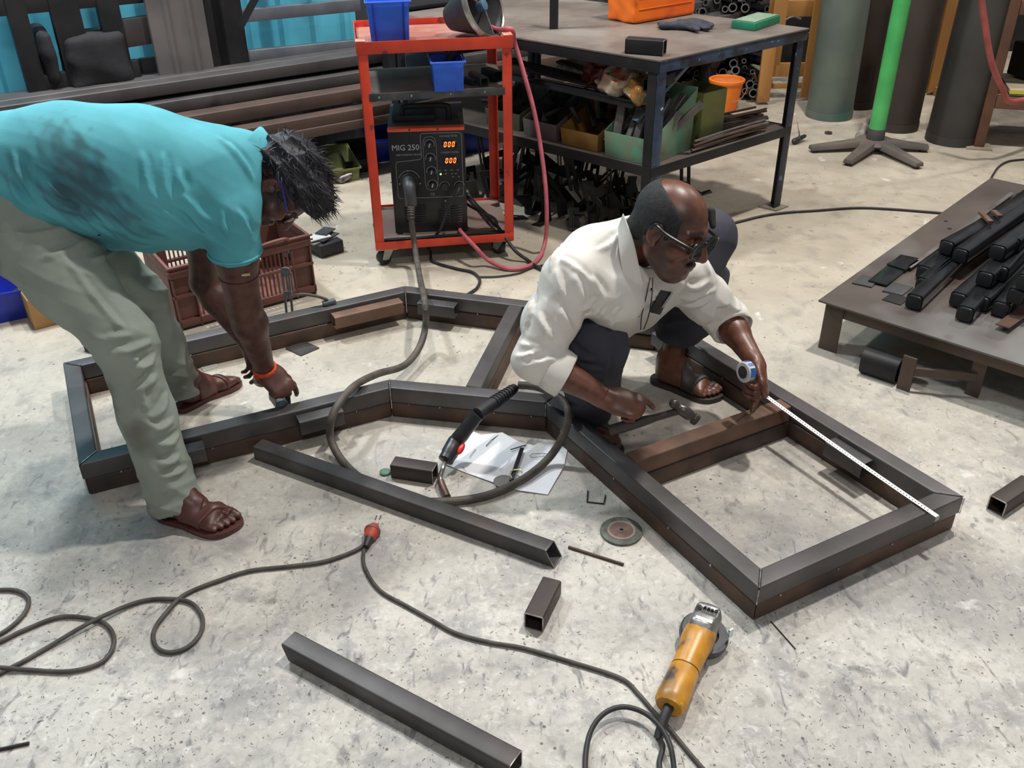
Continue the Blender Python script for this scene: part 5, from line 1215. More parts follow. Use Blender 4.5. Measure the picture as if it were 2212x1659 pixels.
MB().tube([a+d*.029, a+d*.037], .0228, 16).build('band', mat('plug_band', (112, 82, 76), None, .6), pg, world=True)
for s in (-.006, .006): p = b+V(s, 0, 0); MB().cyl(p-d*.004, p+d*.012, .0022, n=8).build('pin', EDGE, pg, world=True)
# table-side black lead and the bit behind the platform
cable('power_cable', fc([(1560, 489), (1600, 478), (1650, 466), (1700, 459), (1760, 455), (1850, 449), (1930, 452), (2020, 459), (2090, 465)], .006), .006, RUBBER, 'black cable crossing the floor from the table leg to the platform')
cable('power_cable', fc([(2138, 392), (2146, 376), (2160, 358), (2185, 347), (2240, 343)], .0055), .0055, RUBBER, 'black cable curving out behind the platform corner')
# pink hose
PINK = mat('pink_rubber_hose', (206, 110, 124), (178, 88, 102), .5, 0, scale=18)
s0 = TL(TRW-.05, .12, TH_+.006)
hp = [TL(TRW-.10, .40, TH_+.012), s0, TL(TRW+.008, .06, TH_+.012), GY(1112, 92, 4.02), GY(1132, 160, 4.0), GY(1157, 255, 3.98), GY(1175, 370, 3.94), GY(1181, 455, 3.9), G(1178, 520, .06), G(1162, 560, .012), G(1135, 577, .012), G(1095, 580, .012), G(1055, 562, .03), G(1028, 535, .09), WL(WMW-.03, -.035, .012), WL(WMW-.03, .01, .004)]
cable('gas_hose', hp, .0095, PINK, 'pink rubber hose hanging from the trolley top to the machine', 'hose')
cable('power_cable', [WL(WMW-.02, DD*.2, .16), WL(WMW+.03, -.02, .14), GY(1060, 472, 3.95), G(1090, 510, .10), G(1112, 541, .05), G(1140, 562, .012), G(1168, 580, .012), G(1230, 600, .012)], .008, RUBBER, 'black cable running from the machine side past the trolley castor')
cable('power_cable', [WL(WMW-.02, DD*.3, .10), WL(WMW+.05, .02, .09), WL(WMW+.12, -.01, .06), WL(WMW+.13, .0, .02), WL(WMW+.10, .10, .016), WL(WMW+.02, DD+.03, .016)], .007, RUBBER, 'second black cable curling on the trolley bottom shelf')
cable('gas_lead', [WL(.91*WMW, PY-.012, .455*WH), WL(.88*WMW, PY-.045, .43*WH), WL(.72*WMW, PY-.05, .26*WH), WL(.62*WMW, PY-.05, .08*WH), G(925, 528, .06), G(930, 545, .02), G(936, 565, .007), G(985, 580, .007), G(1020, 588, .007), G(1036, 604, .007), G(1030, 622, .007), G(1010, 636, .007)], .0065, RUBBER, 'black lead hanging from the machine front and curling on the floor')
cable('gas_lead', [G(1030, 598, .0065), G(1075, 597, .0065), G(1120, 590, .0065), G(1150, 578, .0065), G(1185, 570, .0065)], .004, RUBBER, 'thin black lead on the floor below the pink hose')
WM_GR = MB().cyl(WL(.905*WMW, PY-.02, .45*WH), WL(.86*WMW, PY-.044, .415*WH), .0085, n=10); tag(WM_GR.build('green_sleeve', mat('green_sleeve', (40, 120, 92), None, .5), wm, origin=None)) if False else None
# hose on the brown rack
cable('gas_hose', [GY(2119, -10, 5.0), GY(2127, 50, 5.0), GY(2142, 135, 5.0), GY(2165, 190, 5.05), GY(2190, 220, 5.1), RP(.38, .1, .345), RP(.5, .15, .345)], .016, mat('dull_red_hose', (168, 84, 80), (140, 66, 64), .5, scale=12), 'dull red hose hanging down to the board on the brown rack', 'hose')
# ================================================================ angle grinder
gr = thing('angle_grinder', 'worn yellow angle grinder lying on the floor at lower right', 'grinder', G(1500, 1430))
YL = mat('worn_yellow_housing', (214, 152, 46), (178, 122, 42), .35, 0, scale=20, spots=[((122, 94, 62), 9, .46, .66), ((78, 68, 64), 19, .58, .70)])
GRYM = mat('cast_grey_head', (150, 148, 148), (116, 114, 114), .35, .6, scale=20)
ha = G(1520, 1352, .062); tb_ = G(1448, 1520, .040); ax = (tb_-ha).normalized(); LG = (tb_-ha).length; sd = ax.cross(V(0, 0, 1)).normalized(); up_ = sd.cross(ax)
def gring(t, a, b, n=18): c = ha+ax*(LG*t); return [c+sd*a*math.cos(q)*abs(math.cos(q))**-.15*1+up_*b*math.sin(q) if abs(math.cos(q)) > 1e-6 else c+up_*b*math.sin(q) for q in [2*PI*i/n+.01 for i in range(n)]]
prof = [(.06, .036, .030), (.10, .038, .034), (.22, .039, .035), (.30, .036, .033), (.32, .0355, .0325), (.55, .033, .031), (.58, .0325, .030), (.60, .034, .031), (.80, .035, .032), (.93, .037, .034), (1.0, .036, .033), (1.04, .030, .028)]
MB().loops([gring(t, a, b) for t, a, b in prof]).build('housing', YL, gr, world=True, ang=40)
MB().loops([gring(t, a, b) for t, a, b in ((.575, .0335, .031), (.585, .0335, .031))]).build('housing_seam', mat('seam_dark', (70, 52, 34), None, .6), gr, world=True)
c = ha-ax*.012
hb = S(); hb.cone(tuple(ha+ax*.02), tuple(ha-ax*.028), .036, .031, k=.01); hb.box(tuple(ha-ax*.01+up_*.010), (.030, .034, .026), np.array([sd, ax, up_]), rad=.012, k=.012)
hb.cone(tuple(ha-ax*.02), tuple(ha-ax*.02-up_*.035), .028, .03, k=.01)
for k in range(4): hb.cone(tuple(ha-ax*.012+sd*(-.02+.009*k)+up_*.035), tuple(ha-ax*.030+sd*(-.02+.009*k)+up_*.030), .0035, k=.004, op='s')
hb.cone(tuple(ha-ax*.018+sd*.022+up_*.036), tuple(ha-ax*.018+sd*.022+up_*.02), .009, k=.004, op='s')
hb.build('gear_head', GRYM, .0025, gr)
p = ha+ax*.012+up_*.0375; MB().bar(p-sd*.022, p+sd*.018, .010, .003, up=up_).build('head_stripe', mat('white_stripe', (226, 226, 226), None, .4), gr, world=True, bevel=.0012)
# disc and guard hang below the head
dn = (-up_*.93+sd*.25).normalized(); dc = ha+ax*.004+dn*.036-V(-.012, .004, 0); dc.z = max(dc.z, .014)
MB().lathe([(.0, -.0015), (.05, -.0015), (.05, .0015), (.0, .0015)], dc+V(.004, 0, .006), dn, 36).build('cutting_disc', mat('disc_black', (46, 46, 46), (34, 34, 34), .7, 0, scale=40), gr, world=True)
g0_ = dn; _, a_, b_ = basis(dn)
pr_ = []
MB().lathe([(.034, -.010), (.056, -.010), (.059, -.006), (.059, .008), (.0565, .008), (.0565, -.006), (.034, -.0075), (.034, -.010)], dc+V(0, 0, .006), dn, 40).build('guard', mat('guard_grey', (84, 84, 88), (66, 66, 70), .4, .4, scale=10), gr, world=True)
gp_ = G(1578, 1368, .05); MB().box(gp_, (.014, .004, .026), .6).build('sticker', mat('green_white_sticker', (60, 160, 130), (226, 232, 228), .4, scale=60, lo=.45, hi=.5), gr, world=True)
tl_ = ha+ax*(LG*1.02)
MB().tube([tl_, tl_+ax*.03, tl_+ax*.062+V(0, 0, -.012), tl_+ax*.075+V(0, 0, -.018)], [.0125, .0115, .0095, .0085], 12).build('cord_boot', RUBBER, gr, world=True)
for i in range(3):
    MB().ell(ha+ax*(LG*1.0)+sd*(-.022+.02*i)+up_*(.012), (.009, .012, .012), 8, 6).build('tail_lobe', YL, gr, world=True)
e_ = tl_+ax*.073+V(0, 0, -.018)
cable('power_cable', [e_, G(1432, 1612, .012), G(1424, 1650, .006), G(1428, 1700, .006), G(1380, 1760, .006), G(1280, 1740, .006), G(1265, 1670, .006), G(1268, 1610, .012), G(1282, 1568, .02), G(1310, 1538, .026), G(1348, 1527, .028), G(1392, 1540, .03), G(1428, 1572, .034), G(1448, 1612, .034), G(1456, 1660, .02), G(1462, 1720, .006)], .0058, RUBBER, 'black grinder cord rising in a loop at the bottom edge')
# ================================================================ people
def frame3(f, u):   # rows: forward, left, up
    f = np.array(f, float); f /= np.linalg.norm(f); u = np.array(u, float); u = u-f*(u@f); u /= np.linalg.norm(u); return np.array([f, np.cross(u, f), u])
def head(b, c, R, neck, sc=1., skin=None, lips=(96, 52, 46), beard=None, nr=.056):
    c = np.array(c, float); L = lambda x, y, z: c+(np.array([x, y, z])*sc)@R
    e = lambda p, r, k=.02, op='u', Rr=None: b.ell(L(*p), np.array(r)*sc, R if Rr is None else Rr, k*sc, op)
    cn = lambda p, q, r0, r1=None, k=.02, op='u': b.cone(L(*p), L(*q), r0*sc, (r0 if r1 is None else r1)*sc, k*sc, op)
    b.cone(L(-.03, 0, -.03), neck, .058*sc, nr, k=.03)
    e((-.014, 0, .034), (.098, .077, .088), .02); e((.028, 0, -.042), (.060, .058, .074), .03)
    cn((.066, -.012, -.100), (.066, .012, -.100), .020, k=.035)
    for s in (-1, 1):
        cn((-.002, s*.052, -.06), (.045, s*.028, -.098), .018, k=.035)
        cn((.081, s*.008, .030), (.068, s*.046, .027), .010, .009, k=.014)
        cn((.070, s*.042, -.018), (.058, s*.05, -.03), .020, k=.022)
        e((.090, s*.031, .008), (.016, .018, .011), .012, 's'); e((.073, s*.031, .007), (.0125, .0145, .0115), .003)
        # ear
        Rr = R.copy(); th = -.25; f, l, u = R; Rr = np.array([f*math.cos(th)+u*math.sin(th), l, -f*math.sin(th)+u*math.cos(th)])
        e((-.006, s*.078, .000), (.020, .009, .033), .006, 'u', Rr); e((-.002, s*.087, .003), (.010, .006, .019), .006, 's', Rr); cn((-.004, s*.077, -.026), (.0, s*.076, -.030), .008, k=.006)
        e((.004, s*.08, -.004), (.007, .006, .008), .004)
    cn((.086, 0, .018), (.112, 0, -.026), .009, .0135, k=.012)
    for s in (-1, 1): e((.100, s*.0125, -.031), (.011, .009, .009), .008); e((.106, s*.007, -.041), (.004, .0035, .005), .003, 's')
    cn((.089, -.019, -.062), (.089, .019, -.062), .0075, k=.008); cn((.092, -.006, -.060), (.092, .006, -.060), .008, k=.008)
    cn((.086, -.016, -.074), (.086, .016, -.074), .0085, k=.008)
    cn((.099, -.022, -.068), (.099, .022, -.068), .0022, k=.004, op='s')
    def pc(p, q, r_, col, soft=.004, amt=1.):
        t = S(); t.cone(L(*p), L(*q), r_*sc); b.paint.append((t.prim(), col, soft, amt))
    def pe(p, r_, col, soft=.006, amt=1., Rr=None):
        t = S(); t.ell(L(*p), np.array(r_)*sc, R if Rr is None else Rr); b.paint.append((t.prim(), col, soft, amt))
    pc((.094, -.020, -.064), (.094, .020, -.064), .008, lips, .004, .8); pc((.090, -.016, -.074), (.090, .016, -.074), .0085, lips, .004, .8)
    for s in (-1, 1):
        pe((.086, s*.031, .007), (.006, .011, .0045), (216, 208, 200), .002); pe((.0875, s*.031, .006), (.005, .0055, .0055), (26, 18, 16), .002)
        pc((.088, s*.013, .036), (.072, s*.048, .032), .006, (24, 20, 20), .005, .9)
        pe((.106, s*.007, -.042), (.005, .004, .004), (34, 20, 18), .003)
    if beard:
        pe((.03, 0, -.085), (.062, .066, .055), beard, .03, .75); pc((.094, -.024, -.050), (.094, .024, -.050), .009, beard, .008, .75)
        for s in (-1, 1): pe((.022, s*.06, -.06), (.028, .03, .045), beard, .02, .65); pe((.034, s*.07, .03), (.040, .03, .046), beard, .035, .75); pe((.05, s*.05, .075), (.035, .03, .03), beard, .04, .5)
    return L
def hand(b, W, d, n, side, sc=1., curl=(.5,)*4, thumb=(.5, .5, -.35), tcurl=.4, spread=.05, k=.006):
    """W wrist, d finger direction, n back of the hand, side +1/-1 puts the thumb to n x d"""
    d = np.array(d, float); d /= np.linalg.norm(d); n = np.array(n, float); n -= d*(n@d); n /= np.linalg.norm(n); s = np.cross(n, d)*side; W = np.array(W, float)
    P = lambda a, l, u: W+sc*(d*a+s*l+n*u)
    b.cone(P(-.01, 0, 0), P(.03, 0, 0), .027*sc, .032*sc, k=.02, n=n, flat=.62)
    b.cone(P(.03, .006, 0), P(.072, .006, 0), .034*sc, .033*sc, k=.015, n=n, flat=.45); b.cone(P(.03, -.010, 0), P(.070, -.014, 0), .030*sc, .029*sc, k=.012, n=n, flat=.45)
    b.cone(P(.02, .026, -.008), P(.045, .032, -.008), .017*sc, .014*sc, k=.014)
    nails = []
    for i, (l, L_, r_) in enumerate(((.030, .070, .0092), (.010, .079, .0095), (-.010, .073, .009), (-.029, .057, .008))):
        c = curl[i] if not isinstance(curl[i], tuple) else None
        ang = (c*.9, c*1.15, c*.8) if c is not None else curl[i]
        p = P(.078-.004*abs(i-1), l, .002); th = 0; sp = spread*(1-i)
        for j, f in enumerate((.46, .30, .24)):
            th += ang[j]; v = (d*math.cos(th)-n*math.sin(th)); v = v+s*sp*math.cos(th); v /= np.linalg.norm(v)
            q = p+v*L_*f*sc; b.cone(p, q, (r_-.0007*j)*sc, (r_-.0007*(j+1))*sc, k=k*(1.5 if j == 0 else .6)); p = q
        t = S(); t.ell(p+(n*math.cos(th)+d*math.sin(th))*.005*sc, np.array([.006, .006, .006])*sc); b.paint.append((t.prim(), (150, 108, 96), .003, .6))
    v = d*thumb[0]+s*thumb[1]+n*thumb[2]; v /= np.linalg.norm(v); p = P(.03, .032, -.008)
    for j, (f, r0, r1) in enumerate(((.042, .0145, .0115), (.032, .0115, .0105), (.026, .0105, .0085))):
        q = p+v*f*sc; b.cone(p, q, r0*sc, r1*sc, k=.008); p = q; v = v+(d*.55-n*.35-s*.55)*tcurl; v /= np.linalg.norm(v)
    return P
def foot(b, H, Tt, ankle, z0=.018, w_=1., side=1):
    H = np.array(H, float); Tt = np.array(Tt, float); d = Tt-H; d[2] = 0; L_ = np.linalg.norm(d); d /= L_; s = np.array([-d[1], d[0], 0])*side; up = np.array([0, 0, 1.]); k = L_/.265
    P = lambda a, l, z: H*np.array([1, 1, 0])+d*a*k+s*l*k*w_+up*(z0+z*k)
    b.cone(P(.042, 0, .034), P(.06, 0, .04), .034*k, k=.02); b.cone(np.array(ankle, float), P(.055, 0, .055), .036*k, .036*k, k=.03)
    b.cone(np.array(ankle, float)-d*.0, P(.11, .004, .045), .036*k, .033*k, k=.03)
    b.cone(P(.06, 0, .030), P(.165, .010, .020), .034*k, .030*k, k=.02); b.cone(P(.10, -.010, .026), P(.165, -.022, .015), .028*k, .022*k, k=.02, n=up, flat=.8)
    b.cone(P(.175, .026, .017), P(.19, -.030, .013), .019*k, .015*k, k=.02)
    for i, (l, a, r_, z) in enumerate(((.030, .236, .0135, .012), (.010, .236, .0100, .011), (-.006, .229, .0095, .010), (-.021, .219, .009, .010), (-.035, .207, .0085, .009))):
        b.cone(P(.18-.005*i, l*.95, .016), P(a-.014, l, z+.003), r_*k*1.0, r_*k, k=.006); b.cone(P(a-.014, l, z+.003), P(a, l, z-.001), r_*k, r_*k*.85, k=.004)
        t = S(); t.ell(P(a+.004, l, z+.008), (.006, .006, .005)); b.paint.append((t.prim(), (158, 122, 108), .003, .7))
    return P, d, s, k
def sole(name, P, m, parent, th=.017, mg=1.):
    pl = [(-.012, .0), (-.008, .022), (.008, .034), (.05, .036), (.10, .033), (.15, .043), (.19, .050), (.225, .049), (.25, .034), (.256, .012), (.245, -.015), (.225, -.040), (.19, -.051), (.14, -.047), (.09, -.038), (.04, -.036), (.008, -.030), (-.006, -.018)]
    pts = spline([V(*P(a, l*mg, 0)) for a, l in pl], 3, closed=True)
    mb = MB().loops([[V(p.x, p.y, .0008) for p in pts], [V(p.x, p.y, .0008+th) for p in pts]]); return mb.build(name, m, parent, bevel=.003, world=True)
SKIN1 = mat('dark_brown_skin', (104, 64, 52), (186, 160, 150), .48, 0, scale=30, lo=.35, hi=.7, attr='Col', bump=.06, bscale=120, spec=.5)
DENIM = None
def chain(b, pts, rs, k=.03, n=None, flat=1.):
    for i in range(len(pts)-1): b.cone(tuple(pts[i]), tuple(pts[i+1]), rs[i], rs[i+1], k=k, n=n, flat=flat)
# ---------------------------------------------------------------- bending man
p1 = thing('person', 'person in cyan shirt and grey green trousers bending to set down a tube stop', 'person', (-1.05, 2.35, 0))
SK1 = (92, 56, 46)
Rh, Rt = G(352, 1112), G(522, 1150); Lh, Lt = G(388, 888), G(488, 838)
Rt = Rh+(Rt-Rh)*1.0; Lt = Lh+(Lt-Lh).normalized()*.25
rank = V(-.950, 2.07, .095); rknee = GY(268, 735, 2.16); rhip = GY(45, 492, 2.32)
lank = V(Lh.x+.03, Lh.y+.045, .095); lknee = GY(300, 640, 2.60); lhip = GY(110, 470, 2.52)
c60, c150, c300, c400 = GY(50, 350, 2.42), GY(150, 358, 2.44), GY(300, 382, 2.47), GY(420, 395, 2.52)
nk = GY(545, 352, 2.53); rsh = GY(492, 452, 2.40); relb = GY(528, 662, 2.42); rwri = GY(573, 800, 2.50)
lsh = GY(440, 440, 2.70); lelb = GY(442, 610, 2.72); lwri = GY(536, 742, 2.66)
hR = frame3((.26, -.22, -.94), (.95, .02, .22)); hc = GY(604, 398, 2.52)
b = S()
hl1 = head(b, hc, hR, tuple(nk), 1.02, beard=(40, 30, 28))
chain(b, [nk, c400, c300, c150, c60], [.06, .12, .13, .12, .11])
chain(b, [c60, rhip, rknee, rank], [.10, .085, .055, .04]); chain(b, [c60, lhip, lknee, lank], [.10, .085, .055, .04])
def arm(b, sh, el, wr, k_=1.):
    m = el.lerp(wr, .25); u = sh.lerp(el, .45)
    chain(b, [sh, u, el], [.062*k_, .058*k_, .046*k_], k=.02); chain(b, [el, m, wr], [.046*k_, .049*k_, .029*k_], k=.02)
arm(b, rsh, relb, rwri, 1.02); arm(b, lsh, lelb, lwri, .95); chain(b, [c400, rsh], [.1, .06]); chain(b, [c400, lsh], [.1, .06])
hd_ = (GY(625, 862, 2.50)-rwri).normalized()
hand(b, tuple(rwri), tuple((GY(622, 848, 2.47)-rwri)), (.35, -.55, .75), 1, 1.0, curl=((.5, .5, .3), (.9, .8, .5), (1., .9, .6), (1.1, 1., .6)), thumb=(.75, .3, -.6), tcurl=.25)
hand(b, tuple(lwri), tuple(GY(566, 815, 2.66)-lwri), (.2, .6, .6), -1, 1.0, curl=(.5, .6, .7, .7), thumb=(.7, .4, -.5))
PR, dR, sR, kR = foot(b, tuple(Rh), tuple(Rt), tuple(rank), side=1, w_=1.12); PL, dL, sL, kL = foot(b, tuple(Lh), tuple(Lt), tuple(lank), side=-1)
b.build('body', SKIN1, .0034, p1, base=SK1)
# hair: tousled mass plus strands
HAIRM = mat('black_hair', (24, 22, 26), (34, 33, 42), .55, 0, scale=60, spec=.4)
h = S(); L = hl1
for q, r_ in (((-.02, 0, .052), (.108, .086, .088)), ((.045, 0, .085), (.07, .072, .05)), ((-.075, 0, .0), (.045, .068, .075))): h.ell(L(*q), np.array(r_)*1.02, hR, .03)
h.ell(L(.085, 0, -.035), (.10, .09, .075), hR, .02, 's'); h.box(L(.02, 0, -.105), (.12, .12, .055), hR, rad=.01, k=.02, op='s')
for s in (-1, 1): h.ell(L(.012, s*.088, -.012), (.028, .03, .045), hR, .012, 's')
h.noise = waves([((50, 20, 35), 1), ((-30, 60, 20), .8)], .010, 9, 2.2, 1.5)
hm = h.build('hair', HAIRM, .0045, p1)
mb = MB(); rr_ = random.Random(15); vs = hm.data.vertices; o1 = wloc(p1); cc = Vector(L(-.01, 0, .02)); F_ = Vector(hR[0]); Uq = Vector(hR[2])
for i in range(2200):
    v = vs[rr_.randrange(len(vs))]; p = v.co+o1; nn = (p-cc).normalized(); g = (F_*rr_.uniform(-.2, .9)+Uq*rr_.uniform(-.3, .5)+Vector((rr_.gauss(0, .4), rr_.gauss(0, .4), rr_.gauss(0, .3)-.25)))
    if (p-cc).dot(F_) > .055 and (p-cc).dot(Uq) < .05: continue
    d = (nn*.13+g*.85).normalized(); l = rr_.uniform(.015, .042); q = p+d*l*.55; e = q+(d+g*.5+V(0, 0, -.4)).normalized()*l*.6; s = d.cross(nn+V(.01, .02, .03)).normalized()*.0016
    mb.add([p-s-nn*.004, p+s-nn*.004, q+s*.7, q-s*.7, e], [(0, 1, 2, 3), (3, 2, 4)])
ho = mb.build('hair_strands', HAIRM, p1, world=True); ho['kind'] = 'stuff'
# shirt
CY = mat('cyan_cotton', (96, 190, 204), (216, 226, 230), .85, 0, scale=5, bump=.12, bscale=400, attr='Col')
t = S(); lat = (rsh-lsh).normalized(); LA = np.array(lat)
for s in (-1, 1): chain(t, [c60+lat*.055*s+V(-.02, 0, 0), c150+lat*.055*s, c300+lat*.055*s, c400+lat*.06*s, c400.lerp(nk, .55)+lat*.05*s], [.128, .152, .176, .158, .105], k=.05)
t.cone(tuple(c400.lerp(nk, .4)), tuple(nk.lerp(c400, .06)), .13, .082, k=.05)
t.cone(tuple(c400+lat*.09+V(.03, 0, .01)), tuple(rsh), .12, .082, k=.04); t.cone(tuple(rsh), tuple(rsh.lerp(relb, .40)), .080, .0725, k=.03)
t.cone(tuple(c400-lat*.09+V(.03, 0, .01)), tuple(lsh), .12, .082, k=.04); t.cone(tuple(lsh), tuple(lsh.lerp(lelb, .36)), .080, .074, k=.03)
# hem: shirt tail hangs over the waist
t.cone(tuple(GY(20, 390, 2.34)), tuple(GY(80, 440, 2.30)), .09, .05, k=.04); t.cone(tuple(GY(80, 435, 2.30)), tuple(GY(190, 468, 2.30)), .055, .04, k=.04)
t.cone(tuple(GY(250, 480, 2.42)), tuple(GY(380, 488, 2.45)), .07, .06, k=.05)
# neck opening and sleeve ends cut clean
nd = (Vector(hc)-nk).normalized(); t.cone(tuple(nk+nd*.02), tuple(nk+nd*.2), .085, .1, k=.008, op='s'); t.cone(tuple(nk-nd*.02), tuple(nk+nd*.1), .064, k=.006, op='s')
for sh, el, f in ((rsh, relb, .47), (lsh, lelb, .43)):
    a = sh.lerp(el, f); dd = (el-sh).normalized(); R_ = np.array(frame3(tuple(dd), (0, 1, .2))); t.box(tuple(a+dd*.1), (.1, .12, .12), R_, k=.004, op='s')
IMV = lambda a, k: tuple((CX*math.cos(a)+CU*math.sin(a))*k)   # wave vector across creases that run at angle a+90 deg
f1 = waves([(IMV(.85, 46), 1), (IMV(.6, 30), .8), (IMV(1.2, 64), .5)], .006, 2, 1.1, 1.6)
wc = np.array(GY(330, 470, 2.40)); wc2 = np.array(GY(170, 420, 2.35)); wc3 = np.array(GY(450, 500, 2.38))
def fold1(P):
    wgt = .12+.9*np.exp(-((P-wc)**2).sum(1)/.022)+.9*np.exp(-((P-wc2)**2).sum(1)/.02)+.8*np.exp(-((P-wc3)**2).sum(1)/.012); return f1(P)*np.minimum(wgt, 1.3)
creases(t, [[(309, 333), (318, 380), (330, 423)], [(354, 333), (358, 380), (364, 426)], [(388, 372), (392, 390), (397, 408)], [(165, 436), (200, 480), (240, 512)], [(215, 415), (262, 470), (309, 508)], [(261, 430), (305, 465), (352, 491)],
  [(340, 445), (385, 470), (430, 486)], [(103, 392), (135, 420), (165, 443)], [(96, 423), (135, 445), (172, 455)], [(448, 478), (420, 452), (392, 423)], [(446, 500), (425, 482), (400, 455)], [(474, 297), (506, 326), (534, 364)], [(498, 310), (528, 350), (545, 386)],
  [(481, 460), (488, 490), (495, 512)], [(515, 456), (530, 480), (543, 505)], [(30, 330), (45, 380), (70, 425)], [(20, 370), (35, 410), (60, 445)]])
t.noise = fold1
CYP = mat('cyan_collar', (96, 184, 198), (84, 170, 184), .85, 0, scale=5, bump=.12, bscale=400)
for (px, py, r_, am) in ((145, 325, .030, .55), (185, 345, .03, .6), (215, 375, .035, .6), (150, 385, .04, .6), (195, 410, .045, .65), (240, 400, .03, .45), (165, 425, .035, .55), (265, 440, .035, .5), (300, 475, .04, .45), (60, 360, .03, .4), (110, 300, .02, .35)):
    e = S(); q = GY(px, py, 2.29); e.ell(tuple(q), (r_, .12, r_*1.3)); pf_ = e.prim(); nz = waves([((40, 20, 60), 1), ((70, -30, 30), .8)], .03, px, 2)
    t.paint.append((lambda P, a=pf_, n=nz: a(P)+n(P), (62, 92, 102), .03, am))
shirt = t.build('shirt', CY, .005, p1, smooth=1, base=(88, 172, 184))
# collar: a raised ring of cloth at the neck
d_, a_, b_ = basis(nd); ring = lambda h_, r_: [nk+nd*h_+(a_*math.cos(q)*r_+b_*math.sin(q)*r_) for q in [2*PI*i/28 for i in range(28)]]
MB().loops([ring(-.040, .094), ring(-.034, .096), ring(-.01, .090), ring(.016, .084), ring(.022, .080), ring(.0, .076), ring(-.03, .072)], True, False, False).build('collar', CYP, p1, world=True, ang=60)
e_ = rsh.lerp(relb, .46); dd = (relb-rsh).normalized(); _, a_, b_ = basis(dd)
MB().tube([e_-dd*.012+(a_*math.cos(q)+b_*math.sin(q))*.0735 for q in [2*PI*i/28 for i in range(28)]], .003, 6, closed=True).build('sleeve_hem', CYP, p1, world=True)
# trousers
TRM = mat('grey_green_twill', (150, 158, 148), (130, 138, 129), .85, 0, scale=5, bump=.15, bscale=350, spots=[((108, 108, 98), 5, .58, .70)])
t = S(); rhem = rank+V(-.012, .0, -.035); lhem = lank+V(-.02, 0, -.03)
chain(t, [c60+V(-.03, 0, -.02), rhip, rhip.lerp(rknee, .5), rknee, rknee.lerp(rhem, .45), rhem], [.135, .122, .100, .077, .069, .074], k=.04)
chain(t, [c60+V(-.03, .04, -.02), lhip, lhip.lerp(lknee, .5), lknee, lknee.lerp(lhem, .45), lhem], [.135, .115, .092, .076, .066, .066], k=.04)
t.cone(tuple(GY(60, 395, 2.40)), tuple(GY(150, 470, 2.38)), .13, .10, k=.04)
t.cone(tuple(rhem+V(0, 0, -.01)), tuple(rhem+V(0.02, 0, -.3)), .066, k=.004, op='s'); t.box(tuple(rhem+V(0, 0, -.05-.012)), (.2, .2, .05), frame3((1, 0, .10), (0, 0, 1)), k=.004, op='s'); t.box((lhem.x, lhem.y, lhem.z-.066), (.2, .2, .05), k=.004, op='s')
f2 = waves([(IMV(1.1, 50), 1), (IMV(1.9, 44), .8), (IMV(.2, 30), .3)], .005, 5, 1.4, 1.6); kz = float(rknee.z)
def fold2(P):
    z = P[:, 2]; wgt = .10+1.0*np.exp(-((z-.13)/.12)**2)+.8*np.exp(-((z-kz+.02)/.09)**2)+.6*np.exp(-((z-.74)/.08)**2); return f2(P)*np.minimum(wgt, 1.15)
creases(t, [[(130, 543), (192, 622), (240, 680), (268, 712)], [(299, 759), (306, 828), (330, 914)], [(220, 735), (247, 726), (280, 722)], [(237, 763), (275, 754), (325, 737)], [(292, 778), (312, 770), (332, 757)], [(298, 796), (318, 784), (335, 768)], [(290, 842), (315, 828), (338, 812)],
  [(315, 912), (344, 924), (372, 907)], [(338, 960), (366, 956), (386, 938)], [(345, 1000), (366, 996), (385, 985)], [(350, 1030), (380, 1020), (402, 1010)], [(40, 505), (90, 500), (150, 488)], [(90, 560), (140, 540), (190, 520)], [(200, 560), (225, 552), (245, 540)], [(330, 900), (350, 880), (360, 850)]])
t.noise = fold2
t.build('trousers', TRM, .005, p1)
# sandals
LEA = mat('brown_sandal_leather', (92, 52, 46), (66, 38, 35), .42, 0, scale=12, bump=.08)
def strap(body_fn, cen, hw, nrm, m, parent, thick=.0045, up=(0, 0, 1), name='strap', L_=.12):
    st = S(); st.sub(body_fn, off=thick); st.box(tuple(cen), (hw, L_, L_), frame3(tuple(nrm), up), k=.003, op='i'); return st.build(name, m, .0028, parent)
fb = S(); PRs = foot(fb, tuple(Rh), tuple(Rt), tuple(rank), side=1, w_=1.12)[0]
fbl = S(); PLs = foot(fbl, tuple(Lh), tuple(Lt), tuple(lank), side=-1)[0]
for P_, d_, s_, bb in ((PRs, dR, sR, fb), (PLs, dL, sL, fbl)):
    so = sole('sandal', P_, LEA, p1); so['label'] = 'brown leather sandal'
    strap(bb, P_(.115, 0, .03), .034, d_+s_*.25, LEA, so); strap(bb, P_(.172, 0, .03), .013, d_-s_*.45, LEA, so); strap(bb, P_(.208, .030, .01), .009, d_, LEA, so, .0035, L_=.021)
# thread, bracelets, armband, mask strap
def band(p, d, r_, th, m, name, parent, n=26):
    _, a_, b_ = basis(d); return MB().tube([p+(a_*math.cos(q)+b_*math.sin(q))*r_ for q in [2*PI*i/n for i in range(n)]], th, 7, closed=True).build(name, m, parent, world=True)
fd = (rwri-relb).normalized(); ORT = mat('orange_thread', (220, 84, 44), (190, 60, 36), .8, 0, scale=80)
for i in range(4): band(rwri-fd*(.012-.007*i), fd+V(.06*i, 0, 0), .0335, .0045, ORT, 'orange_thread', p1)
SIL = mat('silver_bracelet', (206, 200, 190), (150, 144, 136), .25, .9, scale=40)
band(rwri+fd*.020, fd+V(.2, 0, .1), .0425, .0038, SIL, 'bracelet', p1); band(rwri+fd*.026, fd+V(.25, 0, 0), .0435, .0026, mat('gold_bracelet', (214, 178, 110), None, .25, .9), 'bracelet', p1)
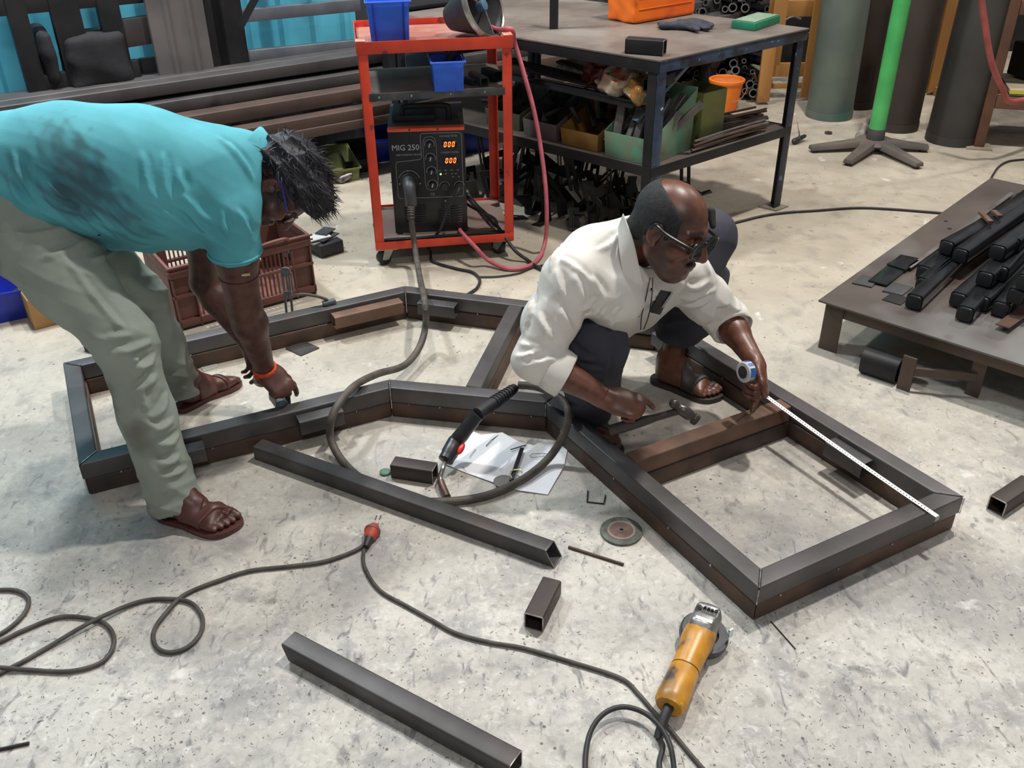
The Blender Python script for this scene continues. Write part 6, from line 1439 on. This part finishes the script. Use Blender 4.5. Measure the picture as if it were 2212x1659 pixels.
ud = (relb-rsh).normalized(); ap = rsh.lerp(relb, .66); band(ap, ud, .0555, .0012, mat('dark_thread', (60, 24, 24), None, .8), 'arm_thread', p1)
am = GY(531, 594, ap.y-.052); MB().cyl(am-V(.011, 0, 0), am+V(.011, 0, .002), .0042, n=10).build('amulet', mat('gold_amulet', (236, 222, 180), None, .25, .8), p1, world=True)
BST = mat('blue_strap', (44, 62, 190), None, .6)
ear = Vector(L(-.002, -.085, .028)); MB().tube(spline([Vector(L(-.02, -.083, .025)), Vector(L(.0, -.086, .03)), Vector(L(.035, -.076, .022)), Vector(L(.07, -.064, .015))], 4), .0022, 6).build('spectacle_arm', BST, p1, world=True)
MB().tube([Vector(L(.098+.0*math.cos(q), -.034+.026*math.cos(q), .008+.018*math.sin(q))) for q in [2*PI*i/20 for i in range(20)]], .0018, 6, closed=True).build('spectacle_rim', mat('silver_rim', (180, 180, 184), None, .3, .8), p1, world=True)
# the tube stop in his hand
a = GY(612, 868, 2.455); 
hs_ = offcut(GY(596, 846, 2.53), GY(612, 868, 2.485), .05, 'grey square tube stop held in the bending hand above the near frame beam', GT); 
# ---------------------------------------------------------------- squatting man
p2 = thing('person', 'person in white shirt squatting inside the frame with hammer and tape measure', 'person', (.3, 2.45, 0))
SK2 = (112, 70, 53)
Lh, Lt = G(1412, 822), G(1576, 874); d = (Lt-Lh).normalized(); Lt = Lh+d*.262
lank = V(Lh.x, Lh.y, .10)+d*.055; lknee = GY(1530, 512, 2.74)
rknee = GY(1283, 748, 2.36); rank = V(.25, 2.47, .10)
pel = V(.20, 2.72, .235); rhip = V(.15, 2.66, .22); lhip = V(.25, 2.79, .24)
nk = V(.352, 2.425, .672); rsh = GY(1235, 605, 2.33); lsh = GY(1478, 600, 2.53); ch = V(.315, 2.485, .56); mid = V(.265, 2.59, .42)
relb = GY(1156, 776, 2.24); rwri = GY(1312, 862, 2.18); lelb = GY(1572, 692, 2.58); lwri = GY(1636, 790, 2.40)
hR = frame3((.74, -.62, -.27), (.26, -.04, .95)); hc = GY(1450, 494, 2.33)
b = S()
hl2 = head(b, hc, hR, tuple(nk+V(-.02, .03, -.01)), 1.03, beard=(44, 32, 30), nr=.062); L = hl2
e = S(); e.ell(L(-.04, 0, .0), np.array((.088, .076, .085))*1.03, hR); b.paint.append((e.prim(), (44, 42, 42), .012, .75))
chain(b, [nk, ch, mid, pel], [.06, .12, .12, .12]); chain(b, [rhip, rknee, rank], [.085, .055, .04]); chain(b, [lhip, lknee, lank], [.085, .055, .038])
arm(b, rsh, relb, rwri, .98); arm(b, lsh, lelb, lwri, .88)
hdir = GY(1420, 890, 2.16)-rwri
hand(b, tuple(rwri), tuple(hdir), (.05, -.45, .9), 1, 1.05, curl=((.35, .35, .2), (1.0, 1.1, .8), (1.15, 1.2, .8), (1.2, 1.2, .8)), thumb=(.75, .25, -.6), tcurl=.2)
ldir = GY(1650, 842, 2.33)-lwri
hand(b, tuple(lwri), tuple(ldir), (.75, .2, .45), 1, 1.0, curl=((1.0, 1.0, .6), (1.05, 1.1, .7), (1.1, 1.1, .7), (1.15, 1.1, .7)), thumb=(.95, .15, -.4), tcurl=.12)
PL, dL, sL, kL = foot(b, tuple(Lh), tuple(Lt), tuple(lank), side=1)
Rh2 = V(.215, 2.52, 0); Rt2 = Rh2+V(.45, -.85, 0).normalized()*.25; rank = V(.24, 2.465, .10)
b.p = b.p
foot(b, tuple(Rh2), tuple(Rt2), tuple(rank), side=-1)
b.build('body', mat('brown_skin', (112, 70, 53), (190, 164, 152), .40, 0, scale=26, lo=.35, hi=.7, attr='Col', bump=.06, bscale=120, spec=.6), .0034, p2, base=SK2)
# hair: short, grey-black, bald on top
h = S(); sc = 1.03
h.ell(L(-.014, 0, .034), np.array((.1025, .0815, .0925))*sc, hR); h.cone(L(-.075, -.03, -.03), L(-.075, .03, -.03), .034*sc, k=.03)
for s in (-1, 1): h.cone(L(-.0, s*.071, .03), L(.018, s*.068, .0), .012*sc, .008*sc, k=.01)
h.ell(L(.058, 0, .10), np.array((.130, .066, .088))*sc, hR, .012, 's'); h.ell(L(.12, 0, .035), np.array((.085, .12, .075))*sc, hR, .012, 's'); h.ell(L(.085, 0, -.06), np.array((.10, .12, .075))*sc, hR, .012, 's')
for s in (-1, 1): h.ell(L(.0, s*.088, -.006), np.array((.024, .03, .037))*sc, hR, .006, 's')
h.box(L(-.03, 0, -.14), np.array((.14, .14, .07))*sc, hR, rad=.01, k=.015, op='s')
HM2 = mat('greying_black_hair', (30, 29, 31), (46, 45, 46), .8, 0, scale=90, bump=.4, bscale=300)
h.build('hair', HM2, .0034, p2)
# forelock on the far side of the bald crown
h = S(); h.cone(L(.060, .055, .072), L(.085, .045, .045), .012*sc, .008*sc); h.build('forelock', HM2, .003, p2)
# spectacles
GLS = mat('black_spectacle_frame', (22, 22, 24), None, .25, 0, spec=.6)
LEN = mat('tinted_lens', (40, 46, 44), (64, 70, 66), .05, 0, scale=4, spec=.9)
sp = MB()
for s in (-1, 1):
    c_ = lambda q, r0=.031, r1=.022: L(.106-.010*abs(math.cos(q)*.3+ (.5*s*0)), s*.034+r0*np.sign(math.cos(q))*abs(math.cos(q))**.7, .002+r1*np.sign(math.sin(q))*abs(math.sin(q))**.7)
    sp_ = [Vector(c_(2*PI*i/24)) for i in range(24)]
    MB().tube(sp_, .0052, 7, closed=True).build('spectacle_rim', GLS, p2, world=True)
    cen = sum(sp_, V(0, 0, 0))/24; q = MB(); f_ = Vector(hR[0])*.0012
    q.loops([[p-f_ for p in sp_], [p+f_ for p in sp_]]); q.build('lens', LEN, p2, world=True)
    MB().tube(spline([Vector(L(.103, s*.066, .010)), Vector(L(.092, s*.078, .012)), Vector(L(.03, s*.088, .016)), Vector(L(-.008, s*.088, .022)), Vector(L(-.022, s*.086, .006))], 5), .0048, 7).build('spectacle_arm', GLS, p2, world=True)
MB().tube(spline([Vector(L(.104, -.008, .008)), Vector(L(.110, 0, .012)), Vector(L(.104, .008, .008))], 4), .003, 7).build('bridge', GLS, p2, world=True)
# shirt
WH = mat('white_cotton', (226, 223, 216), (208, 205, 198), .85, 0, scale=5, bump=.12, bscale=300)
t = S(); lat = (rsh-lsh); lat.normalize(); up_ = (nk-pel).normalized(); fw = up_.cross(lat)*1; fw = -fw if fw.y > 0 else fw; FW = np.array(fw)
for s in (-1, 1):
    chain(t, [pel+lat*.06*s+V(0, 0, .03), mid+lat*.055*s, ch+lat*.06*s, nk+lat*.075*s-up_*.06], [.120, .125, .122, .075], k=.04)
t.cone(tuple(ch), tuple(nk-up_*.01), .14, .085, k=.05)
t.cone(tuple(ch+lat*.10+up_*.03), tuple(rsh), .112, .082, k=.04); t.cone(tuple(ch-lat*.10+up_*.02), tuple(lsh), .112, .080, k=.04)
chain(t, [rsh, rsh.lerp(relb, .5), relb], [.080, .069, .060], k=.03); rcu = relb.lerp(rwri, .40); t.cone(tuple(relb), tuple(rcu), .058, .056, k=.03)
chain(t, [lsh, lsh.lerp(lelb, .5), lelb], [.078, .069, .063], k=.03); lcu = lelb.lerp(lwri, .16); t.cone(tuple(lelb), tuple(lcu), .062, .060, k=.03)
# front of the shirt hanging forward between the knees
t.cone(tuple(GY(1330, 640, 2.34)), tuple(GY(1325, 712, 2.46)), .085, .05, k=.05); t.cone(tuple(GY(1420, 590, 2.42)), tuple(GY(1385, 672, 2.5)), .085, .055, k=.05)
nd = (Vector(hc)-nk).normalized(); t.cone(tuple(nk+nd*.05), tuple(nk+nd*.25), .08, .1, k=.006, op='s')
for cu, a_, b_ in ((rcu, relb, rwri), (lcu, lelb, lwri)):
    dd = (b_-a_).normalized(); t.box(tuple(cu+dd*.1), (.1, .1, .1), frame3(tuple(dd), (0, .3, 1)), k=.004, op='s')
f3 = waves([(IMV(.75, 50), .8), (IMV(2.4, 48), .8), (IMV(.1, 40), .6)], .0045, 8, 1.6, 1.6); k1 = np.array(rsh.lerp(relb, .35)); k2 = np.array(relb); k3 = np.array(lsh.lerp(lelb, .6)); k4 = np.array(GY(1290, 650, 2.33)); k5 = np.array(mid)
def fold3(P):
    wg = .15
    for kk, r2, a in ((k1, .010, .45), (k2, .008, .9), (k3, .014, 1.0), (k4, .008, .9), (k5, .02, .8)): wg = wg+a*np.exp(-((P-kk)**2).sum(1)/r2)
    return f3(P)*np.minimum(wg, 1.2)
creases(t, [[(1190, 556), (1230, 566), (1282, 612)], [(1255, 668), (1282, 654), (1303, 648)], [(1268, 680), (1290, 668), (1305, 655)], [(1242, 597), (1254, 625), (1262, 652)], [(1282, 600), (1292, 620), (1300, 640)], [(1161, 620), (1146, 670), (1132, 722)], [(1204, 586), (1212, 612), (1219, 640)],
  [(1167, 678), (1180, 708), (1196, 736)], [(1123, 740), (1167, 754), (1204, 744)], [(1116, 768), (1155, 764), (1196, 760)], [(1134, 790), (1170, 778), (1205, 772)], [(1294, 539), (1325, 520), (1350, 480)], [(1471, 612), (1500, 620), (1531, 607)], [(1462, 638), (1508, 644), (1545, 624)], [(1480, 662), (1510, 655), (1535, 645)],
  [(1514, 545), (1523, 566), (1532, 588)], [(1340, 640), (1330, 670), (1318, 705)], [(1300, 690), (1318, 672), (1340, 660)], [(1210, 660), (1225, 690), (1240, 712)], [(1225, 520), (1205, 545), (1190, 580)]])
t.noise = fold3
t.build('shirt', WH, .005, p2)
def cuff(cu, a_, b_, r_, nm):
    dd = (b_-a_).normalized(); _, x, y = basis(dd); R_ = lambda h_, rr, ph=0: [cu+dd*h_+(x*math.cos(q)+y*math.sin(q))*(rr+.0025*math.sin(3*q+ph)) for q in [2*PI*i/30 for i in range(30)]]
    MB().loops([R_(-.05, r_-.003), R_(-.048, r_+.005, 1), R_(-.02, r_+.008, 2), R_(.006, r_+.006, 3), R_(.010, r_+.001), R_(.002, r_-.008), R_(-.05, r_-.008)], True, False, False).build(nm, WH, p2, world=True, ang=70)
cuff(rcu, relb, rwri, .059, 'rolled_cuff'); cuff(lcu, lelb, lwri, .061, 'rolled_cuff')
# collar: two pointed leaves
def surf(pts, nm, m, th=.003, sub=6):
    """small cloth patch through a grid of points (rows of equal length)"""
    rows = [spline([Vector(p) for p in r], sub) for r in pts]; cols = list(zip(*rows)); cols = [spline(list(c), sub) for c in cols]; n = len(cols); k = len(cols[0])
    vs = [p for c in cols for p in c]; fs = [(i*k+j, i*k+j+1, (i+1)*k+j+1, (i+1)*k+j) for i in range(n-1) for j in range(k-1)]
    nm_ = (vs[k+1]-vs[0]).cross(vs[1]-vs[0]).normalized()*th; m0 = len(vs); per = list(range(k))+[i*k+k-1 for i in range(1, n)]+[(n-1)*k+j for j in range(k-2, -1, -1)]+[i*k for i in range(n-2, 0, -1)]
    mb = MB(); mb.add(vs+[v+nm_ for v in vs], fs+[tuple(m0+i for i in f[::-1]) for f in fs]+[(per[i], per[(i+1) % len(per)], m0+per[(i+1) % len(per)], m0+per[i]) for i in range(len(per))]); return mb.build(nm, m, p2, world=True, ang=60)
surf([[GY(1345, 462, 2.36), GY(1366, 520, 2.315), GY(1384, 600, 2.30), GY(1392, 622, 2.315)], [GY(1335, 492, 2.375), GY(1338, 545, 2.325), GY(1346, 600, 2.30), GY(1340, 632, 2.29)]], 'collar', WH)
surf([[GY(1412, 628, 2.325), GY(1430, 612, 2.36), GY(1446, 598, 2.40)], [GY(1410, 650, 2.33), GY(1440, 640, 2.37), GY(1462, 612, 2.42)]], 'collar', WH)
surf([[GY(1400, 630, 2.31), GY(1376, 668, 2.355), GY(1352, 712, 2.40)], [GY(1418, 632, 2.315), GY(1392, 674, 2.36), GY(1366, 716, 2.405)]], 'button_placket', WH, .002)
# lanyard with badge holder
BLK = mat('lanyard_black', (22, 21, 22), (34, 30, 32), .35, 0, scale=20)
for o_ in (0, 6): MB().tube(spline([GY(1404+o_, 600, 2.30), GY(1396+o_*2, 640, 2.30), GY(1386+o_*2.5, 682, 2.33), GY(1384+o_, 712, 2.36)], 5), .0016, 5).build('lanyard_cord', BLK, p2, world=True)
a_, b_ = GY(1438, 628, 2.34), GY(1414, 676, 2.34); MB().bar(a_, b_, .034, .012, up=V(.3, -.9, .3)).build('badge_holder', BLK, p2, world=True, bevel=.003)
MB().bar(GY(1452, 632, 2.335), GY(1430, 664, 2.335), .006, .006, up=V(.3, -.9, .3)).build('pen', mat('pen_chrome', (150, 150, 154), None, .25, .7), p2, world=True, bevel=.001)
# trousers
CH = mat('charcoal_trouser', (62, 63, 74), (50, 51, 61), .85, 0, scale=5, bump=.15, bscale=300, spots=[((80, 84, 100), 3.5, .6, .75)])
t = S(); rhem = V(.243, 2.46, .10); lhem = GY(1462, 722, lank.y+.005)
chain(t, [pel, rhip, rhip.lerp(rknee, .55), rknee, rknee.lerp(rhem, .5), rhem], [.115, .106, .102, .094, .082, .075], k=.04)
chain(t, [pel, lhip, lhip.lerp(lknee, .55), lknee, lknee.lerp(lhem, .5), lhem], [.115, .108, .095, .082, .078, .072], k=.04)
t.cone(tuple(GY(1535, 600, 2.80)), tuple(GY(1515, 690, 2.78)), .062, .055, k=.05); t.cone(tuple(lhip.lerp(lknee, .4)), tuple(GY(1500, 680, 2.80)), .08, .05, k=.05)
dl = (lhem-lknee).normalized(); t.box(tuple(lhem+V(0, 0, -.065)), (.2, .2, .05), frame3((1, 0, -.15), (0, 0, 1)), k=.004, op='s'); t.box((rhem.x, rhem.y, rhem.z-.09), (.2, .2, .05), k=.004, op='s')
f4 = waves([(IMV(1.4, 52), 1), (IMV(2.2, 46), .8)], .005, 6, 1.4, 1.6); kk1 = np.array(rknee)+np.array((0, .06, -.12)); kk2 = np.array(lknee)+np.array((-.05, .02, -.15))
creases(t, [[(1230, 760), (1262, 790), (1300, 800)], [(1225, 735), (1250, 765), (1280, 778)], [(1320, 760), (1310, 800), (1300, 830)], [(1440, 700), (1462, 690), (1490, 695)], [(1500, 620), (1510, 660), (1505, 700)], [(1240, 800), (1270, 820), (1300, 826)]])
t.noise = lambda P: f4(P)*np.minimum(.2+np.exp(-((P-kk1)**2).sum(1)/.012)+np.exp(-((P-kk2)**2).sum(1)/.02), 1.1)
t.build('trousers', CH, .005, p2)
# sandals
BS = mat('black_brown_sandal', (44, 36, 34), (60, 52, 48), .5, 0, scale=14, bump=.08)
fb = S(); P_ = foot(fb, tuple(Lh), tuple(Lt), tuple(lank), side=1)[0]
so = sole('sandal', P_, BS, p2); so['label'] = 'black brown sandal'
strap(fb, P_(.125, 0, .03), .022, dL+sL*.5, BS, so); strap(fb, P_(.165, 0, .02), .014, dL-sL*.35, BS, so); strap(fb, P_(.208, .030, .01), .008, dL, BS, so, .0035, L_=.021)
fb = S(); P_, d2_, s2_, _k = foot(fb, tuple(Rh2), tuple(Rt2), tuple(rank), side=-1); so = sole('sandal', P_, BS, p2); strap(fb, P_(.125, 0, .03), .022, d2_+s2_*.5, BS, so)
fd = (rwri-relb).normalized(); band(rwri-fd*.012, fd, .0315, .0012, mat('red_thread', (150, 40, 30), None, .8), 'wrist_thread', p2)
# ---------------------------------------------------------------- hammer in his right hand
HMR = mat('hammer_steel', (92, 88, 86), (64, 60, 58), .35, .6, scale=20)
a = GY(1318, 930, 2.17); c_ = GY(1480, 884, 2.15); hm = thing('hammer', 'ball-peen hammer with dark handle held in the right hand', 'hammer', a)
MB().tube([a, a.lerp(c_, .2), a.lerp(c_, .45), a.lerp(c_, .62), a.lerp(c_, .98)], [.0155, .0165, .0145, .0105, .010], 12).build('handle', mat('dark_hammer_handle', (46, 42, 42), (62, 56, 54), .5, 0, scale=16), hm, world=True)
h0 = GY(1456, 872, 2.155); h1 = GY(1505, 908, 2.135); dh = (h1-h0).normalized(); Lh_ = (h1-h0).length
hb = S(); hb.cone(tuple(h0), tuple(h0+dh*.001), .0135); hb.cone(tuple(h0), tuple(h0+dh*Lh_*.45), .0085, .013, k=.008); hb.cone(tuple(h0+dh*Lh_*.4), tuple(h0+dh*Lh_*.6), .0165, .0165, k=.008); hb.cone(tuple(h0+dh*Lh_*.6), tuple(h1-dh*.008), .012, .013, k=.008)
hb.build('head', HMR, .002, hm)
MB().cyl(h1-dh*.012, h1+dh*.002, .0165, n=18).build('striking_face', HMR, hm, world=True, bevel=.002)
# ---------------------------------------------------------------- tape measure in his left hand
tm = thing('tape_measure', 'round white and blue tape measure held in the left hand', 'tape measure', GY(1612, 805, 2.36))
tc = GY(1612, 803, 2.36); ta = V(-.86, -.42, .12).normalized()
MB().lathe([(0, -.013), (.029, -.013), (.032, -.010), (.032, .010), (.029, .013), (0, .013)], tc, ta, 30).build('case', mat('white_tape_case', (222, 222, 222), (200, 200, 202), .35, 0, scale=8), tm, world=True)
for t0_, t1_ in ((.2, .9), (1.15, 1.5), (1.75, 2.6)):
    _, x, y = basis(ta); arc = [tc+(x*math.cos(q)+y*math.sin(q))*.0322 for q in np.linspace(t0_+.6, t1_+.6, 8)]
    MB().loops([[p-ta*.009 for p in arc]+[p+ta*.009 for p in arc[::-1]], [p-ta*.009+(p-tc).normalized()*.0008 for p in arc]+[p+ta*.009+(p-tc).normalized()*.0008 for p in arc[::-1]]]).build('blue_print', mat('tape_blue', (42, 104, 176), None, .4), tm, world=True)
MB().lathe([(0, .0132), (.019, .0132), (.019, .0145), (0, .0145)], tc, ta, 24).build('dark_dial', mat('dial_dark', (72, 70, 70), (50, 48, 48), .5, 0, scale=30), tm, world=True)
TB = mat('white_tape_blade', (234, 234, 234), None, .4)
e0 = GY(1648, 850, 2.335); e0 = G(1650, 853, .142); e1 = G(2024, 1116, .1175); dt = (e1-e0).normalized(); st_ = V(-dt.y, dt.x, 0).normalized()
n_ = 10; R0 = []
def tsec(p, sag): return [p+st_*x+V(0, 0, z+sag) for x, z in ((-.0075, .0018), (-.004, .0004), (0, 0), (.004, .0004), (.0075, .0018), (.004, .0009), (0, .0005), (-.004, .0009))]
MB().loops([tsec(e0.lerp(e1, t_), -.004*math.sin(PI*t_)*(0 if t_ > .9 else 1)) for t_ in np.linspace(0, 1, n_)]).build('blade', TB, tm, world=True)
MB().tube(spline([tc-V(0, 0, .028), tc+V(.012, -.005, -.040), e0], 4), .0038, 6).build('blade_mouth', TB, tm, world=True)
mb = MB()
for i in range(62): p = e0.lerp(e1, .03+.94*i/62); mb.box(p+V(0, 0, .0012-.004*math.sin(PI*(.03+.94*i/62))+.0006), (.0015, .004, .0006), math.atan2(dt.y, dt.x))
mb.build('blade_marks', INK, tm, world=True)['kind'] = 'stuff'
MB().bar(e1+dt*.0015+V(0, 0, .001), e1+dt*.0015-V(0, 0, .012), .016, .0015, up=dt).build('end_hook', EDGE, tm, world=True)
